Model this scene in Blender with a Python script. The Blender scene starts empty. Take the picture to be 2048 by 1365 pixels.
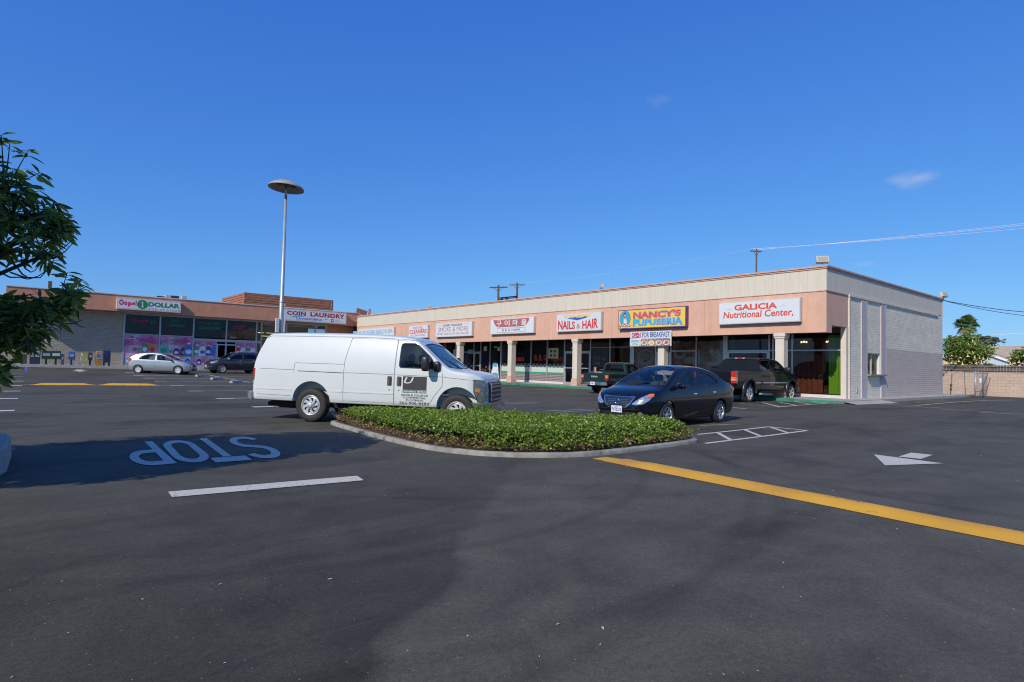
import bpy, bmesh, math, random
import numpy as np
from mathutils import Vector, Matrix, noise
from mathutils.bvhtree import BVHTree
R = math.radians
random.seed(7)
SC = bpy.context.scene
COL = SC.collection
WM = {}

# ------------------------------------------------------------ camera frame
F_PX = 1209.0
CAM_H = 1.4
_v1 = Vector((5 - 1024, -(709.5 - 682.5), -F_PX)).normalized()
_v2 = Vector((2460 - 1024, -(765 - 682.5), -F_PX))
_v2 = (_v2 - _v1 * _v2.dot(_v1)).normalized()
_v3 = _v2.cross(_v1)
CR = Matrix((_v2, _v1, _v3))            # rows: world X, Y, Z axes seen in camera space


def ray(px, py):
    return CR @ Vector((px - 1024, -(py - 682.5), -F_PX))


def ss(a, b, t):
    t = max(0.0, min(1.0, (t - a) / (b - a)))
    return t * t * (3 - 2 * t)


def gh(x, y):
    """height of the car park above the foreground, metres"""
    s = max(0.0, min(1.0, (y - 30) / 27.0)) ** 2
    xx = max(-40.0, min(40.0, x))
    return s * (0.64 - 0.01 * xx) * (1 - 0.8 * ss(18, 27, x)) + 0.12 * ss(13, 25, x) * (1 - 0.6 * s)


def G(px, py):
    """where the line of sight through a point of the photo meets the ground"""
    d = ray(px, py)
    z = 0.0
    p = None
    for _ in range(25):
        t = (z - CAM_H) / d.z
        p = d * t + Vector((0, 0, CAM_H))
        z = 0.5 * z + 0.5 * gh(p.x, p.y)
    return Vector((p.x, p.y, gh(p.x, p.y)))


def at_x(px, py, X):
    d = ray(px, py)
    return d * (X / d.x) + Vector((0, 0, CAM_H))


def at_y(px, py, Y):
    d = ray(px, py)
    return d * (Y / d.y) + Vector((0, 0, CAM_H))


# ------------------------------------------------------------ materials
MT = {}


def nodes(name):
    m = bpy.data.materials.new(name)
    m.use_nodes = True
    nt = m.node_tree
    return m, nt, nt.nodes, nt.links, nt.nodes['Principled BSDF']


def N(nt, typ, **kw):
    n = nt.nodes.new(typ)
    for k, v in kw.items():
        if k.startswith('i_'):
            key = k[2:]
            n.inputs[int(key) if key.isdigit() else key.replace('_', ' ')].default_value = v
        else:
            setattr(n, k, v)
    return n


def ramp(nt, fac, a, b, ca=(0, 0, 0, 1), cb=(1, 1, 1, 1)):
    r = nt.nodes.new('ShaderNodeValToRGB')
    r.color_ramp.elements[0].position = a
    r.color_ramp.elements[1].position = b
    r.color_ramp.elements[0].color = ca
    r.color_ramp.elements[1].color = cb
    nt.links.new(fac, r.inputs[0])
    return r


def c4(c):
    return (c[0], c[1], c[2], 1.0)


def mixc(nt, fac, a, b, mode='MIX'):
    m = nt.nodes.new('ShaderNodeMix')
    m.data_type = 'RGBA'
    m.blend_type = mode
    for sock, v in ((m.inputs[0], fac), (m.inputs[6], a), (m.inputs[7], b)):
        if hasattr(v, 'is_linked') or hasattr(v, 'links'):
            nt.links.new(v, sock)
        elif isinstance(v, (int, float)):
            sock.default_value = v
        else:
            sock.default_value = c4(v)
    return m.outputs[2]


def mat(name, rgb, rough=.6, metal=0.0, spec=.5, var=None, bump=None, coat=0.0, emis=None, streak=0.0):
    if name in MT:
        return MT[name]
    m, nt, ns, lk, P = nodes(name)
    P.inputs['Base Color'].default_value = c4(rgb)
    P.inputs['Roughness'].default_value = rough
    P.inputs['Metallic'].default_value = metal
    P.inputs['Specular IOR Level'].default_value = spec
    if coat:
        P.inputs['Coat Weight'].default_value = coat
        P.inputs['Coat Roughness'].default_value = 0.04
    tc = N(nt, 'ShaderNodeTexCoord')
    if var:
        n1 = N(nt, 'ShaderNodeTexNoise', i_Scale=var[0], i_Detail=6.0, i_Roughness=.65)
        lk.new(tc.outputs['Object'], n1.inputs['Vector'])
        r = ramp(nt, n1.outputs['Fac'], .3, .7, c4([c * (1 - var[1]) for c in rgb]), c4([min(1, c * (1 + var[1])) for c in rgb]))
        lk.new(r.outputs[0], P.inputs['Base Color'])
        if streak:      # rain marks running down the wall, and a few patched areas
            mp = N(nt, 'ShaderNodeMapping')
            mp.inputs['Scale'].default_value = (2.4, 2.4, .22)
            lk.new(tc.outputs['Object'], mp.inputs[0])
            ns_ = N(nt, 'ShaderNodeTexNoise', i_Scale=1.0, i_Detail=8.0, i_Roughness=.75)
            lk.new(mp.outputs[0], ns_.inputs['Vector'])
            rs = ramp(nt, ns_.outputs['Fac'], .35, .62, (1 - streak, 1 - streak * 1.05, 1 - streak * 1.1, 1), (1.02, 1.02, 1.02, 1))
            lk.new(mixc(nt, 1.0, r.outputs[0], rs.outputs[0], 'MULTIPLY'), P.inputs['Base Color'])
    if bump:
        n2 = N(nt, 'ShaderNodeTexNoise', i_Scale=bump[0], i_Detail=5.0)
        lk.new(tc.outputs['Object'], n2.inputs['Vector'])
        b = N(nt, 'ShaderNodeBump', i_Strength=bump[1], i_Distance=bump[2] if len(bump) > 2 else .01)
        lk.new(n2.outputs['Fac'], b.inputs['Height'])
        lk.new(b.outputs[0], P.inputs['Normal'])
    if emis:
        P.inputs['Emission Color'].default_value = c4(emis[0])
        P.inputs['Emission Strength'].default_value = emis[1]
    MT[name] = m
    return m


def glass_mat(name, tint=(.2, .22, .22), refl=1.0, rough=.01):
    if name in MT:
        return MT[name]
    m = bpy.data.materials.new(name)
    m.use_nodes = True
    nt = m.node_tree
    nt.nodes.clear()
    o = N(nt, 'ShaderNodeOutputMaterial')
    t = N(nt, 'ShaderNodeBsdfTransparent')
    t.inputs[0].default_value = c4(tint)
    g = N(nt, 'ShaderNodeBsdfGlossy', i_Roughness=rough)
    g.inputs[0].default_value = (refl, refl, refl, 1)
    f = N(nt, 'ShaderNodeFresnel', i_IOR=1.5)
    ge = N(nt, 'ShaderNodeNewGeometry')
    mr = N(nt, 'ShaderNodeMapRange')
    mr.inputs[3].default_value = 1.5
    mr.inputs[4].default_value = 1 / 1.5
    nt.links.new(ge.outputs['Backfacing'], mr.inputs[0])
    nt.links.new(mr.outputs[0], f.inputs[0])
    mx = N(nt, 'ShaderNodeMixShader')
    nt.links.new(f.outputs[0], mx.inputs[0])
    nt.links.new(t.outputs[0], mx.inputs[1])
    nt.links.new(g.outputs[0], mx.inputs[2])
    nt.links.new(mx.outputs[0], o.inputs[0])
    MT[name] = m
    return m


# ------------------------------------------------------------ mesh builder
class MB:
    def __init__(self):
        self.v = []
        self.f = []
        self.m = []
        self.s = []

    def add(self, vs, fs, mi=0, smooth=False):
        k = len(self.v)
        self.v += [Vector(p) for p in vs]
        for f in fs:
            self.f.append([i + k for i in f])
            self.m.append(mi)
            self.s.append(smooth)
        return self

    def box(self, x0, y0, z0, x1, y1, z1, mi=0):
        x0, x1 = min(x0, x1), max(x0, x1)
        y0, y1 = min(y0, y1), max(y0, y1)
        z0, z1 = min(z0, z1), max(z0, z1)
        return self.add([(x0, y0, z0), (x1, y0, z0), (x1, y1, z0), (x0, y1, z0), (x0, y0, z1), (x1, y0, z1), (x1, y1, z1), (x0, y1, z1)],
                        [(0, 3, 2, 1), (4, 5, 6, 7), (0, 1, 5, 4), (1, 2, 6, 5), (2, 3, 7, 6), (3, 0, 4, 7)], mi)

    def obox(self, c, sx, sy, sz, rot=None, mi=0):
        k = len(self.v)
        self.box(-sx / 2, -sy / 2, -sz / 2, sx / 2, sy / 2, sz / 2, mi)
        M = Matrix.Translation(c) @ (rot.to_4x4() if rot else Matrix())
        for i in range(k, len(self.v)):
            self.v[i] = M @ self.v[i]
        return self

    def tube(self, pts, rad, n=8, mi=0, caps=True, smooth=True):
        pts = [Vector(p) for p in pts]
        if isinstance(rad, (int, float)):
            rad = [rad] * len(pts)
        vs, fs = [], []
        up = None
        for i, p in enumerate(pts):
            d = (pts[min(i + 1, len(pts) - 1)] - pts[max(i - 1, 0)]).normalized()
            if up is None:
                up = Vector((0, 0, 1)) if abs(d.z) < .9 else Vector((1, 0, 0))
            a = d.cross(up).normalized()
            b = a.cross(d).normalized()
            up = b
            for k in range(n):
                t = 2 * math.pi * k / n
                vs.append(p + (a * math.cos(t) + b * math.sin(t)) * rad[i])
        for i in range(len(pts) - 1):
            for k in range(n):
                fs.append((i * n + k, i * n + (k + 1) % n, (i + 1) * n + (k + 1) % n, (i + 1) * n + k))
        self.add(vs, fs, mi, smooth)
        if caps:
            k0 = len(self.v) - len(vs)
            self.f.append([k0 + j for j in range(n)][::-1])
            self.f.append([k0 + (len(pts) - 1) * n + j for j in range(n)])
            self.m += [mi, mi]
            self.s += [False, False]
        return self

    def lathe(self, prof, o=(0, 0, 0), axis=(0, 0, 1), n=24, mi=0, smooth=True, a0=0.0, a1=2 * math.pi):
        o = Vector(o)
        ax = Vector(axis).normalized()
        u = ax.orthogonal().normalized()
        w = ax.cross(u)
        closed = abs(a1 - a0 - 2 * math.pi) < 1e-6
        m = n if closed else n + 1
        vs, fs = [], []
        for r, h in prof:
            for k in range(m):
                t = a0 + (a1 - a0) * k / n
                vs.append(o + ax * h + (u * math.cos(t) + w * math.sin(t)) * max(r, 1e-5))
        for i in range(len(prof) - 1):
            for k in range(n):
                k2 = (k + 1) % m
                fs.append((i * m + k, i * m + k2, (i + 1) * m + k2, (i + 1) * m + k))
        return self.add(vs, fs, mi, smooth)

    def plate(self, poly, o, u, v, w, d0, d1, mi=0, mi_side=None):
        """polygon (list of 2D points) in the frame o,u,v extruded along w from d0 to d1"""
        o, u, v, w = Vector(o), Vector(u), Vector(v), Vector(w)
        n = len(poly)
        A = [o + u * p[0] + v * p[1] + w * d0 for p in poly]
        B = [o + u * p[0] + v * p[1] + w * d1 for p in poly]
        k = len(self.v)
        self.v += A + B
        fs = [list(range(n, 2 * n)), list(range(n))[::-1]]
        for f in fs:
            self.f.append([i + k for i in f])
            self.m.append(mi)
            self.s.append(False)
        for i in range(n):
            j = (i + 1) % n
            self.f.append([k + i, k + j, k + n + j, k + n + i])
            self.m.append(mi if mi_side is None else mi_side)
            self.s.append(False)
        return self

    def ell(self, c, rx, ry, rz, e=1.0, nu=16, nv=10, rot=None, mi=0):
        """superellipsoid, e < 1 is boxier"""
        vs, fs = [], []
        f = lambda t, q: math.copysign(abs(t) ** q, t)
        for j in range(nv + 1):
            b = -math.pi / 2 + math.pi * j / nv
            for i in range(nu):
                a = 2 * math.pi * i / nu
                p = Vector((rx * f(math.cos(b), e) * f(math.cos(a), e), ry * f(math.cos(b), e) * f(math.sin(a), e), rz * f(math.sin(b), e)))
                if rot:
                    p = rot @ p
                vs.append(Vector(c) + p)
        for j in range(nv):
            for i in range(nu):
                fs.append((j * nu + i, j * nu + (i + 1) % nu, (j + 1) * nu + (i + 1) % nu, (j + 1) * nu + i))
        return self.add(vs, fs, mi, True)

    def build(self, name, mats, parent=None, world=True, bevel=0.0, segs=1, clean=False):
        me = bpy.data.meshes.new(name)
        vs = self.v
        if parent is not None and world:
            I = WM[parent].inverted()
            vs = [I @ p for p in vs]
        me.from_pydata([tuple(p) for p in vs], [], self.f)
        if not isinstance(mats, (list, tuple)):
            mats = [mats]
        for q in mats:
            me.materials.append(q)
        me.polygons.foreach_set('material_index', self.m)
        me.polygons.foreach_set('use_smooth', self.s)
        if bevel or clean:
            bm = bmesh.new()
            bm.from_mesh(me)
            bmesh.ops.remove_doubles(bm, verts=bm.verts, dist=1e-5)
            if bevel:
                es = [e for e in bm.edges if len(e.link_faces) == 2 and e.calc_face_angle(0) > .5]
                bmesh.ops.bevel(bm, geom=es, offset=bevel, segments=segs, affect='EDGES', clamp_overlap=True)
            bm.to_mesh(me)
            bm.free()
        me.update()
        return link(name, me, parent)


def link(name, me, parent=None):
    o = bpy.data.objects.new(name, me)
    COL.objects.link(o)
    if parent is not None:
        o.parent = parent
        WM[o] = WM[parent].copy()
    else:
        WM[o] = Matrix()
    return o


def tag(o, label, cat, group=None):
    o['label'] = label
    o['category'] = cat
    if group:
        o['group'] = group
    return o


def T(name, label, cat, loc=(0, 0, 0), rz=0.0, group=None, pitch=0.0):
    o = bpy.data.objects.new(name, None)
    o.empty_display_size = .3
    COL.objects.link(o)
    o.location = loc
    o.rotation_euler = (0, pitch, rz)
    WM[o] = Matrix.Translation(loc) @ Matrix.Rotation(rz, 4, 'Z') @ Matrix.Rotation(pitch, 4, 'Y')
    return tag(o, label, cat, group)


def sub(name, parent):
    """an Empty that is a part of its thing and carries sub-parts"""
    o = bpy.data.objects.new(name, None)
    COL.objects.link(o)
    o.parent = parent
    WM[o] = WM[parent].copy()
    return o


def struct(name, mb, mats, **kw):
    o = mb.build(name, mats, **kw)
    if o.parent is None:
        o['kind'] = 'structure'
    return o


def copy_tree(o, parent=None):
    c = o.copy()
    COL.objects.link(c)
    c.parent = parent
    WM[c] = WM[parent].copy() if parent is not None else Matrix()
    for ch in [q for q in WM if q.parent == o]:
        copy_tree(ch, c)
    return c


def relocate(o, loc, rz, label=None):
    o.location = loc
    o.rotation_euler[2] = rz
    if label:
        o['label'] = label


# ------------------------------------------------------------ lettering
_TX = {}


def text_geo(s, bold=0.0, shear=0.0, sp=1.0):
    key = (s, bold, shear, sp)
    if key in _TX:
        return _TX[key]
    cu = bpy.data.curves.new('t', 'FONT')
    cu.body = s
    cu.resolution_u = 3
    cu.offset = bold
    cu.shear = shear
    cu.space_character = sp
    ob = bpy.data.objects.new('t', cu)
    COL.objects.link(ob)
    dg = bpy.context.evaluated_depsgraph_get()
    dg.update()
    me = bpy.data.meshes.new_from_object(ob.evaluated_get(dg))
    v = [(p.co.x, p.co.y) for p in me.vertices]
    f = [list(p.vertices) for p in me.polygons]
    bpy.data.objects.remove(ob)
    bpy.data.curves.remove(cu)
    bpy.data.meshes.remove(me)
    if not v:
        v, f = [(0, 0), (1, 0), (0, 1)], []
    _TX[key] = (v, f)
    return _TX[key]


def text(mb, s, o, u, v, w, h, mi=0, bold=0.0, shear=0.0, off=.004, warp=None, sp=1.0):
    """lay the string into the rectangle w x h whose lower left corner is o, reading along u, up along v"""
    vs, fs = text_geo(s, bold, shear, sp)
    x0, x1 = min(p[0] for p in vs), max(p[0] for p in vs)
    y0, y1 = min(p[1] for p in vs), max(p[1] for p in vs)
    o, u, v = Vector(o), Vector(u), Vector(v)
    n = u.cross(v).normalized()
    pts = []
    for p in vs:
        a = (p[0] - x0) / (x1 - x0 or 1)
        b = (p[1] - y0) / (y1 - y0 or 1)
        if warp:
            a, b = warp(a, b)
        pts.append(o + u * (a * w) + v * (b * h) + n * off)
    mb.add(pts, fs, mi)
    return mb


def shape(mb, poly, o, u, v, off=.003, mi=0):
    o, u, v = Vector(o), Vector(u), Vector(v)
    n = u.cross(v).normalized()
    mb.add([o + u * p[0] + v * p[1] + n * off for p in poly], [list(range(len(poly)))], mi)
    return mb


def circ(cx, cy, rx, ry=None, n=24, a0=0.0, a1=360.0):
    ry = rx if ry is None else ry
    full = abs(a1 - a0) >= 360
    k = n if full else n + 1
    return [(cx + rx * math.cos(R(a0 + (a1 - a0) * i / n)), cy + ry * math.sin(R(a0 + (a1 - a0) * i / n))) for i in range(k)]


def rect(x0, y0, x1, y1):
    return [(x0, y0), (x1, y0), (x1, y1), (x0, y1)]
# ------------------------------------------------------------ common materials
def worn(name, rgb, lo, hi):
    m, nt, ns, lk, P = nodes(name)
    tc = N(nt, 'ShaderNodeTexCoord')
    a = N(nt, 'ShaderNodeTexNoise', i_Scale=26.0, i_Detail=5.0, i_Roughness=.8)
    lk.new(tc.outputs['Object'], a.inputs['Vector'])
    b = N(nt, 'ShaderNodeTexNoise', i_Scale=1.6, i_Detail=3.0)
    lk.new(tc.outputs['Object'], b.inputs['Vector'])
    s = N(nt, 'ShaderNodeMath', operation='MULTIPLY_ADD')
    lk.new(b.outputs['Fac'], s.inputs[0])
    s.inputs[1].default_value = .5
    lk.new(a.outputs['Fac'], s.inputs[2])
    r = ramp(nt, s.outputs[0], lo, hi)
    d = ramp(nt, b.outputs['Fac'], .3, .7, (.86, .86, .86, 1), (1.08, 1.08, 1.08, 1))
    c = mixc(nt, 1.0, rgb, d.outputs[0], 'MULTIPLY')
    lk.new(mixc(nt, r.outputs[0], c, (.10, .095, .085)), P.inputs['Base Color'])
    P.inputs['Roughness'].default_value = .8
    MT[name] = m
    return m


WHITE_PAINT = worn('line_paint', (.55, .53, .46), .80, .98)
WORN_PAINT = worn('worn_line_paint', (.44, .42, .38), .70, .9)
CONC = mat('concrete', (.36, .35, .32), .85, var=(3, .18), bump=(40, .5))
KERBC = mat('kerb_concrete', (.42, .40, .36), .85, var=(5, .22), bump=(30, .6))
ALU = mat('aluminium_frame', (.52, .53, .54), .4, .6, var=(4, .06))
GALV = mat('galvanised_steel', (.42, .45, .48), .45, .5, var=(5, .12))
DARKF = mat('dark_frame', (.05, .05, .055), .45)
BLACK = mat('black_rubber', (.026, .023, .021), .75, var=(20, .2))
DIRTY = mat('dark_underside', (.012, .012, .012), .9)
CHROME = mat('chrome', (.75, .76, .78), .12, 1.0)
SHADOW_IN = mat('dark_interior', (.03, .03, .032), .9)
STOREGLASS = glass_mat('shop_glass', (.72, .745, .745), .5)
CARGLASS = glass_mat('car_glass', (.62, .68, .67), 1.0)
DARKGLASS = glass_mat('tinted_car_glass', (.1, .12, .14), 1.0)
CLEAR = glass_mat('lamp_glass', (.8, .82, .84), 1.0)


def wall_uv(nt, axis):
    """a vector whose x runs along the wall and y runs up"""
    tc = N(nt, 'ShaderNodeTexCoord')
    sp = N(nt, 'ShaderNodeSeparateXYZ')
    cb = N(nt, 'ShaderNodeCombineXYZ')
    nt.links.new(tc.outputs['Object'], sp.inputs[0])
    nt.links.new(sp.outputs[axis], cb.inputs[0])
    nt.links.new(sp.outputs[2], cb.inputs[1])
    return cb.outputs[0], tc.outputs['Object']


def block_mat(name, axis, c1, c2, mortar, bw=.4, bh=.1, rough=.9, bstr=.6, var=.15, noise_s=1.2):
    m, nt, ns, lk, P = nodes(name)
    uv, ob = wall_uv(nt, axis)
    nz = N(nt, 'ShaderNodeTexNoise', i_Scale=5.0, i_Detail=3.0)
    lk.new(ob, nz.inputs['Vector'])
    dis = N(nt, 'ShaderNodeVectorMath', operation='MULTIPLY_ADD')
    lk.new(nz.outputs['Color'], dis.inputs[0])
    dis.inputs[1].default_value = (.02, .02, 0)
    lk.new(uv, dis.inputs[2])
    b = N(nt, 'ShaderNodeTexBrick', i_Scale=1.0)
    b.inputs['Brick Width'].default_value = bw
    b.inputs['Row Height'].default_value = bh
    b.inputs['Mortar Size'].default_value = .009
    b.inputs['Mortar Smooth'].default_value = .4
    b.inputs['Color1'].default_value = c4(c1)
    b.inputs['Color2'].default_value = c4(c2)
    b.inputs['Mortar'].default_value = c4(mortar)
    lk.new(dis.outputs[0], b.inputs['Vector'])
    n2 = N(nt, 'ShaderNodeTexNoise', i_Scale=noise_s, i_Detail=7.0, i_Roughness=.7)
    lk.new(ob, n2.inputs['Vector'])
    r = ramp(nt, n2.outputs['Fac'], .3, .7, (1 - var, 1 - var, 1 - var, 1), (1 + var, 1 + var, 1 + var, 1))
    lk.new(mixc(nt, 1.0, b.outputs['Color'], r.outputs[0], 'MULTIPLY'), P.inputs['Base Color'])
    P.inputs['Roughness'].default_value = rough
    n3 = N(nt, 'ShaderNodeTexNoise', i_Scale=14.0, i_Detail=4.0)
    lk.new(ob, n3.inputs['Vector'])
    ad = N(nt, 'ShaderNodeMath', operation='MULTIPLY_ADD')
    lk.new(b.outputs['Fac'], ad.inputs[0])
    ad.inputs[1].default_value = -1.0
    lk.new(n3.outputs['Fac'], ad.inputs[2])
    bp = N(nt, 'ShaderNodeBump', i_Strength=bstr, i_Distance=.025)
    lk.new(ad.outputs[0], bp.inputs['Height'])
    lk.new(bp.outputs[0], P.inputs['Normal'])
    MT[name] = m
    return m


def siding_mat(name, axis, rgb, pitch=.2, var=.06):
    """painted grooved boards running up the wall"""
    m, nt, ns, lk, P = nodes(name)
    uv, ob = wall_uv(nt, axis)
    sp = N(nt, 'ShaderNodeSeparateXYZ')
    lk.new(uv, sp.inputs[0])
    d = N(nt, 'ShaderNodeMath', operation='DIVIDE')
    lk.new(sp.outputs[0], d.inputs[0])
    d.inputs[1].default_value = pitch
    fr = N(nt, 'ShaderNodeMath', operation='FRACT')
    lk.new(d.outputs[0], fr.inputs[0])
    g = ramp(nt, fr.outputs[0], 0.0, .08)
    g.color_ramp.interpolation = 'EASE'
    fl = N(nt, 'ShaderNodeMath', operation='FLOOR')
    lk.new(d.outputs[0], fl.inputs[0])
    wn = N(nt, 'ShaderNodeTexWhiteNoise', noise_dimensions='1D')
    lk.new(fl.outputs[0], wn.inputs['W'])
    r1 = ramp(nt, wn.outputs['Value'], 0, 1, c4([c * (1 - var) for c in rgb]), c4([c * (1 + var) for c in rgb]))
    mp = N(nt, 'ShaderNodeMapping')
    mp.inputs['Scale'].default_value = (5, 5, .6)
    lk.new(ob, mp.inputs['Vector'])
    nz = N(nt, 'ShaderNodeTexNoise', i_Scale=1.5, i_Detail=6.0, i_Roughness=.7)
    lk.new(mp.outputs[0], nz.inputs['Vector'])
    r2 = ramp(nt, nz.outputs['Fac'], .3, .75, (.9, .9, .9, 1), (1.06, 1.06, 1.06, 1))
    c = mixc(nt, 1.0, r1.outputs[0], r2.outputs[0], 'MULTIPLY')
    c = mixc(nt, g.outputs[0], [q * .72 for q in rgb], c)
    lk.new(c, P.inputs['Base Color'])
    P.inputs['Roughness'].default_value = .7
    bp = N(nt, 'ShaderNodeBump', i_Strength=.35, i_Distance=.01)
    lk.new(g.outputs[0], bp.inputs['Height'])
    lk.new(bp.outputs[0], P.inputs['Normal'])
    MT[name] = m
    return m


def asphalt_mat():
    m, nt, ns, lk, P = nodes('asphalt')
    tc = N(nt, 'ShaderNodeTexCoord')
    ob = tc.outputs['Object']
    big = N(nt, 'ShaderNodeTexNoise', i_Scale=.32, i_Detail=5.0, i_Roughness=.6, i_Distortion=.8)
    lk.new(ob, big.inputs['Vector'])
    # worn, paler lanes: stretched noise along the driving direction
    mp = N(nt, 'ShaderNodeMapping')
    mp.inputs['Rotation'].default_value = (0, 0, R(38))
    mp.inputs['Scale'].default_value = (.18, 1.1, 1)
    lk.new(ob, mp.inputs['Vector'])
    lane = N(nt, 'ShaderNodeTexNoise', i_Scale=.7, i_Detail=4.0, i_Roughness=.55, i_Distortion=.5)
    lk.new(mp.outputs[0], lane.inputs['Vector'])
    s = N(nt, 'ShaderNodeMath', operation='ADD')
    lk.new(big.outputs['Fac'], s.inputs[0])
    lk.new(lane.outputs['Fac'], s.inputs[1])
    r = ramp(nt, s.outputs[0], .82, 1.2, (.055, .053, .042, 1), (.082, .078, .062, 1))
    base = r.outputs[0]
    # slanting seam between the fresh seal coat and the older, paler lane
    sp = N(nt, 'ShaderNodeSeparateXYZ')
    nzs = N(nt, 'ShaderNodeTexNoise', i_Scale=1.1, i_Detail=3.0)
    lk.new(ob, nzs.inputs['Vector'])
    wob = N(nt, 'ShaderNodeVectorMath', operation='MULTIPLY_ADD')
    lk.new(nzs.outputs['Color'], wob.inputs[0])
    wob.inputs[1].default_value = (.5, .5, 0)
    lk.new(ob, wob.inputs[2])
    lk.new(wob.outputs[0], sp.inputs[0])
    a1, a2 = G(600, 1340), G(925, 1000)
    dx, dy = (a2 - a1).x, (a2 - a1).y
    ln = math.hypot(dx, dy)
    nx, ny = dy / ln, -dx / ln
    q1 = N(nt, 'ShaderNodeMath', operation='MULTIPLY')
    lk.new(sp.outputs[0], q1.inputs[0])
    q1.inputs[1].default_value = nx
    q2 = N(nt, 'ShaderNodeMath', operation='MULTIPLY_ADD')
    lk.new(sp.outputs[1], q2.inputs[0])
    q2.inputs[1].default_value = ny
    lk.new(q1.outputs[0], q2.inputs[2])
    q3 = N(nt, 'ShaderNodeMath', operation='SUBTRACT')
    lk.new(q2.outputs[0], q3.inputs[0])
    q3.inputs[1].default_value = nx * a1.x + ny * a1.y + .25
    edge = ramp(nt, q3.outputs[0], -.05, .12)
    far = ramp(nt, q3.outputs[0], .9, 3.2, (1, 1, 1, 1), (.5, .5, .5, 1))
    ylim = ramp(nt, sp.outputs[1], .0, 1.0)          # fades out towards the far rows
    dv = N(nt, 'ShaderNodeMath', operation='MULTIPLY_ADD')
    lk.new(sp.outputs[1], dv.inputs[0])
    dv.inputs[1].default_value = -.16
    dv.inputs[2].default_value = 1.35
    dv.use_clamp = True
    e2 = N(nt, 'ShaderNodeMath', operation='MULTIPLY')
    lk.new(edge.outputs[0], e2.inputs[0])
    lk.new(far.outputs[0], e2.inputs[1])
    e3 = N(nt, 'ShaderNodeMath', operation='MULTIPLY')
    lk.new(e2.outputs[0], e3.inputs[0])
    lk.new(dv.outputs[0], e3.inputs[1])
    pal = N(nt, 'ShaderNodeTexNoise', i_Scale=.8, i_Detail=5.0, i_Roughness=.6, i_Distortion=.6)
    lk.new(ob, pal.inputs['Vector'])
    pr = ramp(nt, pal.outputs['Fac'], .38, .62)
    e4 = N(nt, 'ShaderNodeMath', operation='MULTIPLY')
    lk.new(e3.outputs[0], e4.inputs[0])
    lk.new(pr.outputs[0], e4.inputs[1])
    e5 = N(nt, 'ShaderNodeMath', operation='MULTIPLY_ADD')
    lk.new(e4.outputs[0], e5.inputs[0])
    e5.inputs[1].default_value = .75
    e6 = N(nt, 'ShaderNodeMath', operation='MULTIPLY')
    lk.new(e3.outputs[0], e6.inputs[0])
    e6.inputs[1].default_value = .12
    lk.new(e6.outputs[0], e5.inputs[2])
    # the freshly sealed, darker patch on the near left of the seam
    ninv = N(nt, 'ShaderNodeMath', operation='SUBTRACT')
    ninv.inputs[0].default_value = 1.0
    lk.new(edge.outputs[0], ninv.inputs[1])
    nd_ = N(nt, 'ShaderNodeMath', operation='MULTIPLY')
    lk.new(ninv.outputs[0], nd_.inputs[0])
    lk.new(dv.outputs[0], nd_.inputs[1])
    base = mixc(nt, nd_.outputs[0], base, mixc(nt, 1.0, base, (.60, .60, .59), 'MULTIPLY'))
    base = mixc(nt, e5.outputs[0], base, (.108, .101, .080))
    # dark drips and soft tyre rubbing
    vo = N(nt, 'ShaderNodeTexVoronoi', i_Scale=.9)
    mp2 = N(nt, 'ShaderNodeMapping')
    mp2.inputs['Scale'].default_value = (1, .45, 1)
    mp2.inputs['Rotation'].default_value = (0, 0, R(20))
    lk.new(ob, mp2.inputs['Vector'])
    lk.new(mp2.outputs[0], vo.inputs['Vector'])
    vr = ramp(nt, vo.outputs['Distance'], .02, .06, (.45, .45, .45, 1), (1, 1, 1, 1))
    base = mixc(nt, 1.0, base, vr.outputs[0], 'MULTIPLY')
    # tyre arcs
    for cx, cy, rr, wd, amt in ((3.2, 9.0, 5.2, .11, .3), (3.2, 9.0, 6.7, .13, .3), (1.0, 13.0, 11.0, .12, .25), (9.5, 13.0, 9.7, .1, .22), (14, 2.0, 6.2, .16, .3)):
        dd = N(nt, 'ShaderNodeVectorMath', operation='DISTANCE')
        lk.new(ob, dd.inputs[0])
        dd.inputs[1].default_value = (cx, cy, 0)
        sb = N(nt, 'ShaderNodeMath', operation='SUBTRACT')
        lk.new(dd.outputs['Value'], sb.inputs[0])
        sb.inputs[1].default_value = rr
        ab = N(nt, 'ShaderNodeMath', operation='ABSOLUTE')
        lk.new(sb.outputs[0], ab.inputs[0])
        tr = ramp(nt, ab.outputs[0], wd * .3, wd, (1 - amt, 1 - amt, 1 - amt, 1), (1, 1, 1, 1))
        br = mixc(nt, big.outputs['Fac'], tr.outputs[0], (1, 1, 1))
        base = mixc(nt, 1.0, base, br, 'MULTIPLY')
    # thin cracks
    vc = N(nt, 'ShaderNodeTexVoronoi', feature='DISTANCE_TO_EDGE', i_Scale=.14)
    nd = N(nt, 'ShaderNodeVectorMath', operation='MULTIPLY_ADD')
    n5 = N(nt, 'ShaderNodeTexNoise', i_Scale=2.0, i_Detail=6.0)
    lk.new(ob, n5.inputs['Vector'])
    lk.new(n5.outputs['Color'], nd.inputs[0])
    nd.inputs[1].default_value = (.7, .7, 0)
    lk.new(ob, nd.inputs[2])
    lk.new(nd.outputs[0], vc.inputs['Vector'])
    cr = ramp(nt, vc.outputs['Distance'], .0004, .0014, (.84, .84, .84, 1), (1, 1, 1, 1))
    base = mixc(nt, 1.0, base, cr.outputs[0], 'MULTIPLY')
    # aggregate
    fine = N(nt, 'ShaderNodeTexNoise', i_Scale=90.0, i_Detail=3.0, i_Roughness=.8)
    lk.new(ob, fine.inputs['Vector'])
    fr = ramp(nt, fine.outputs['Fac'], .3, .72, (.62, .62, .62, 1), (1.4, 1.4, 1.4, 1))
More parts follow.
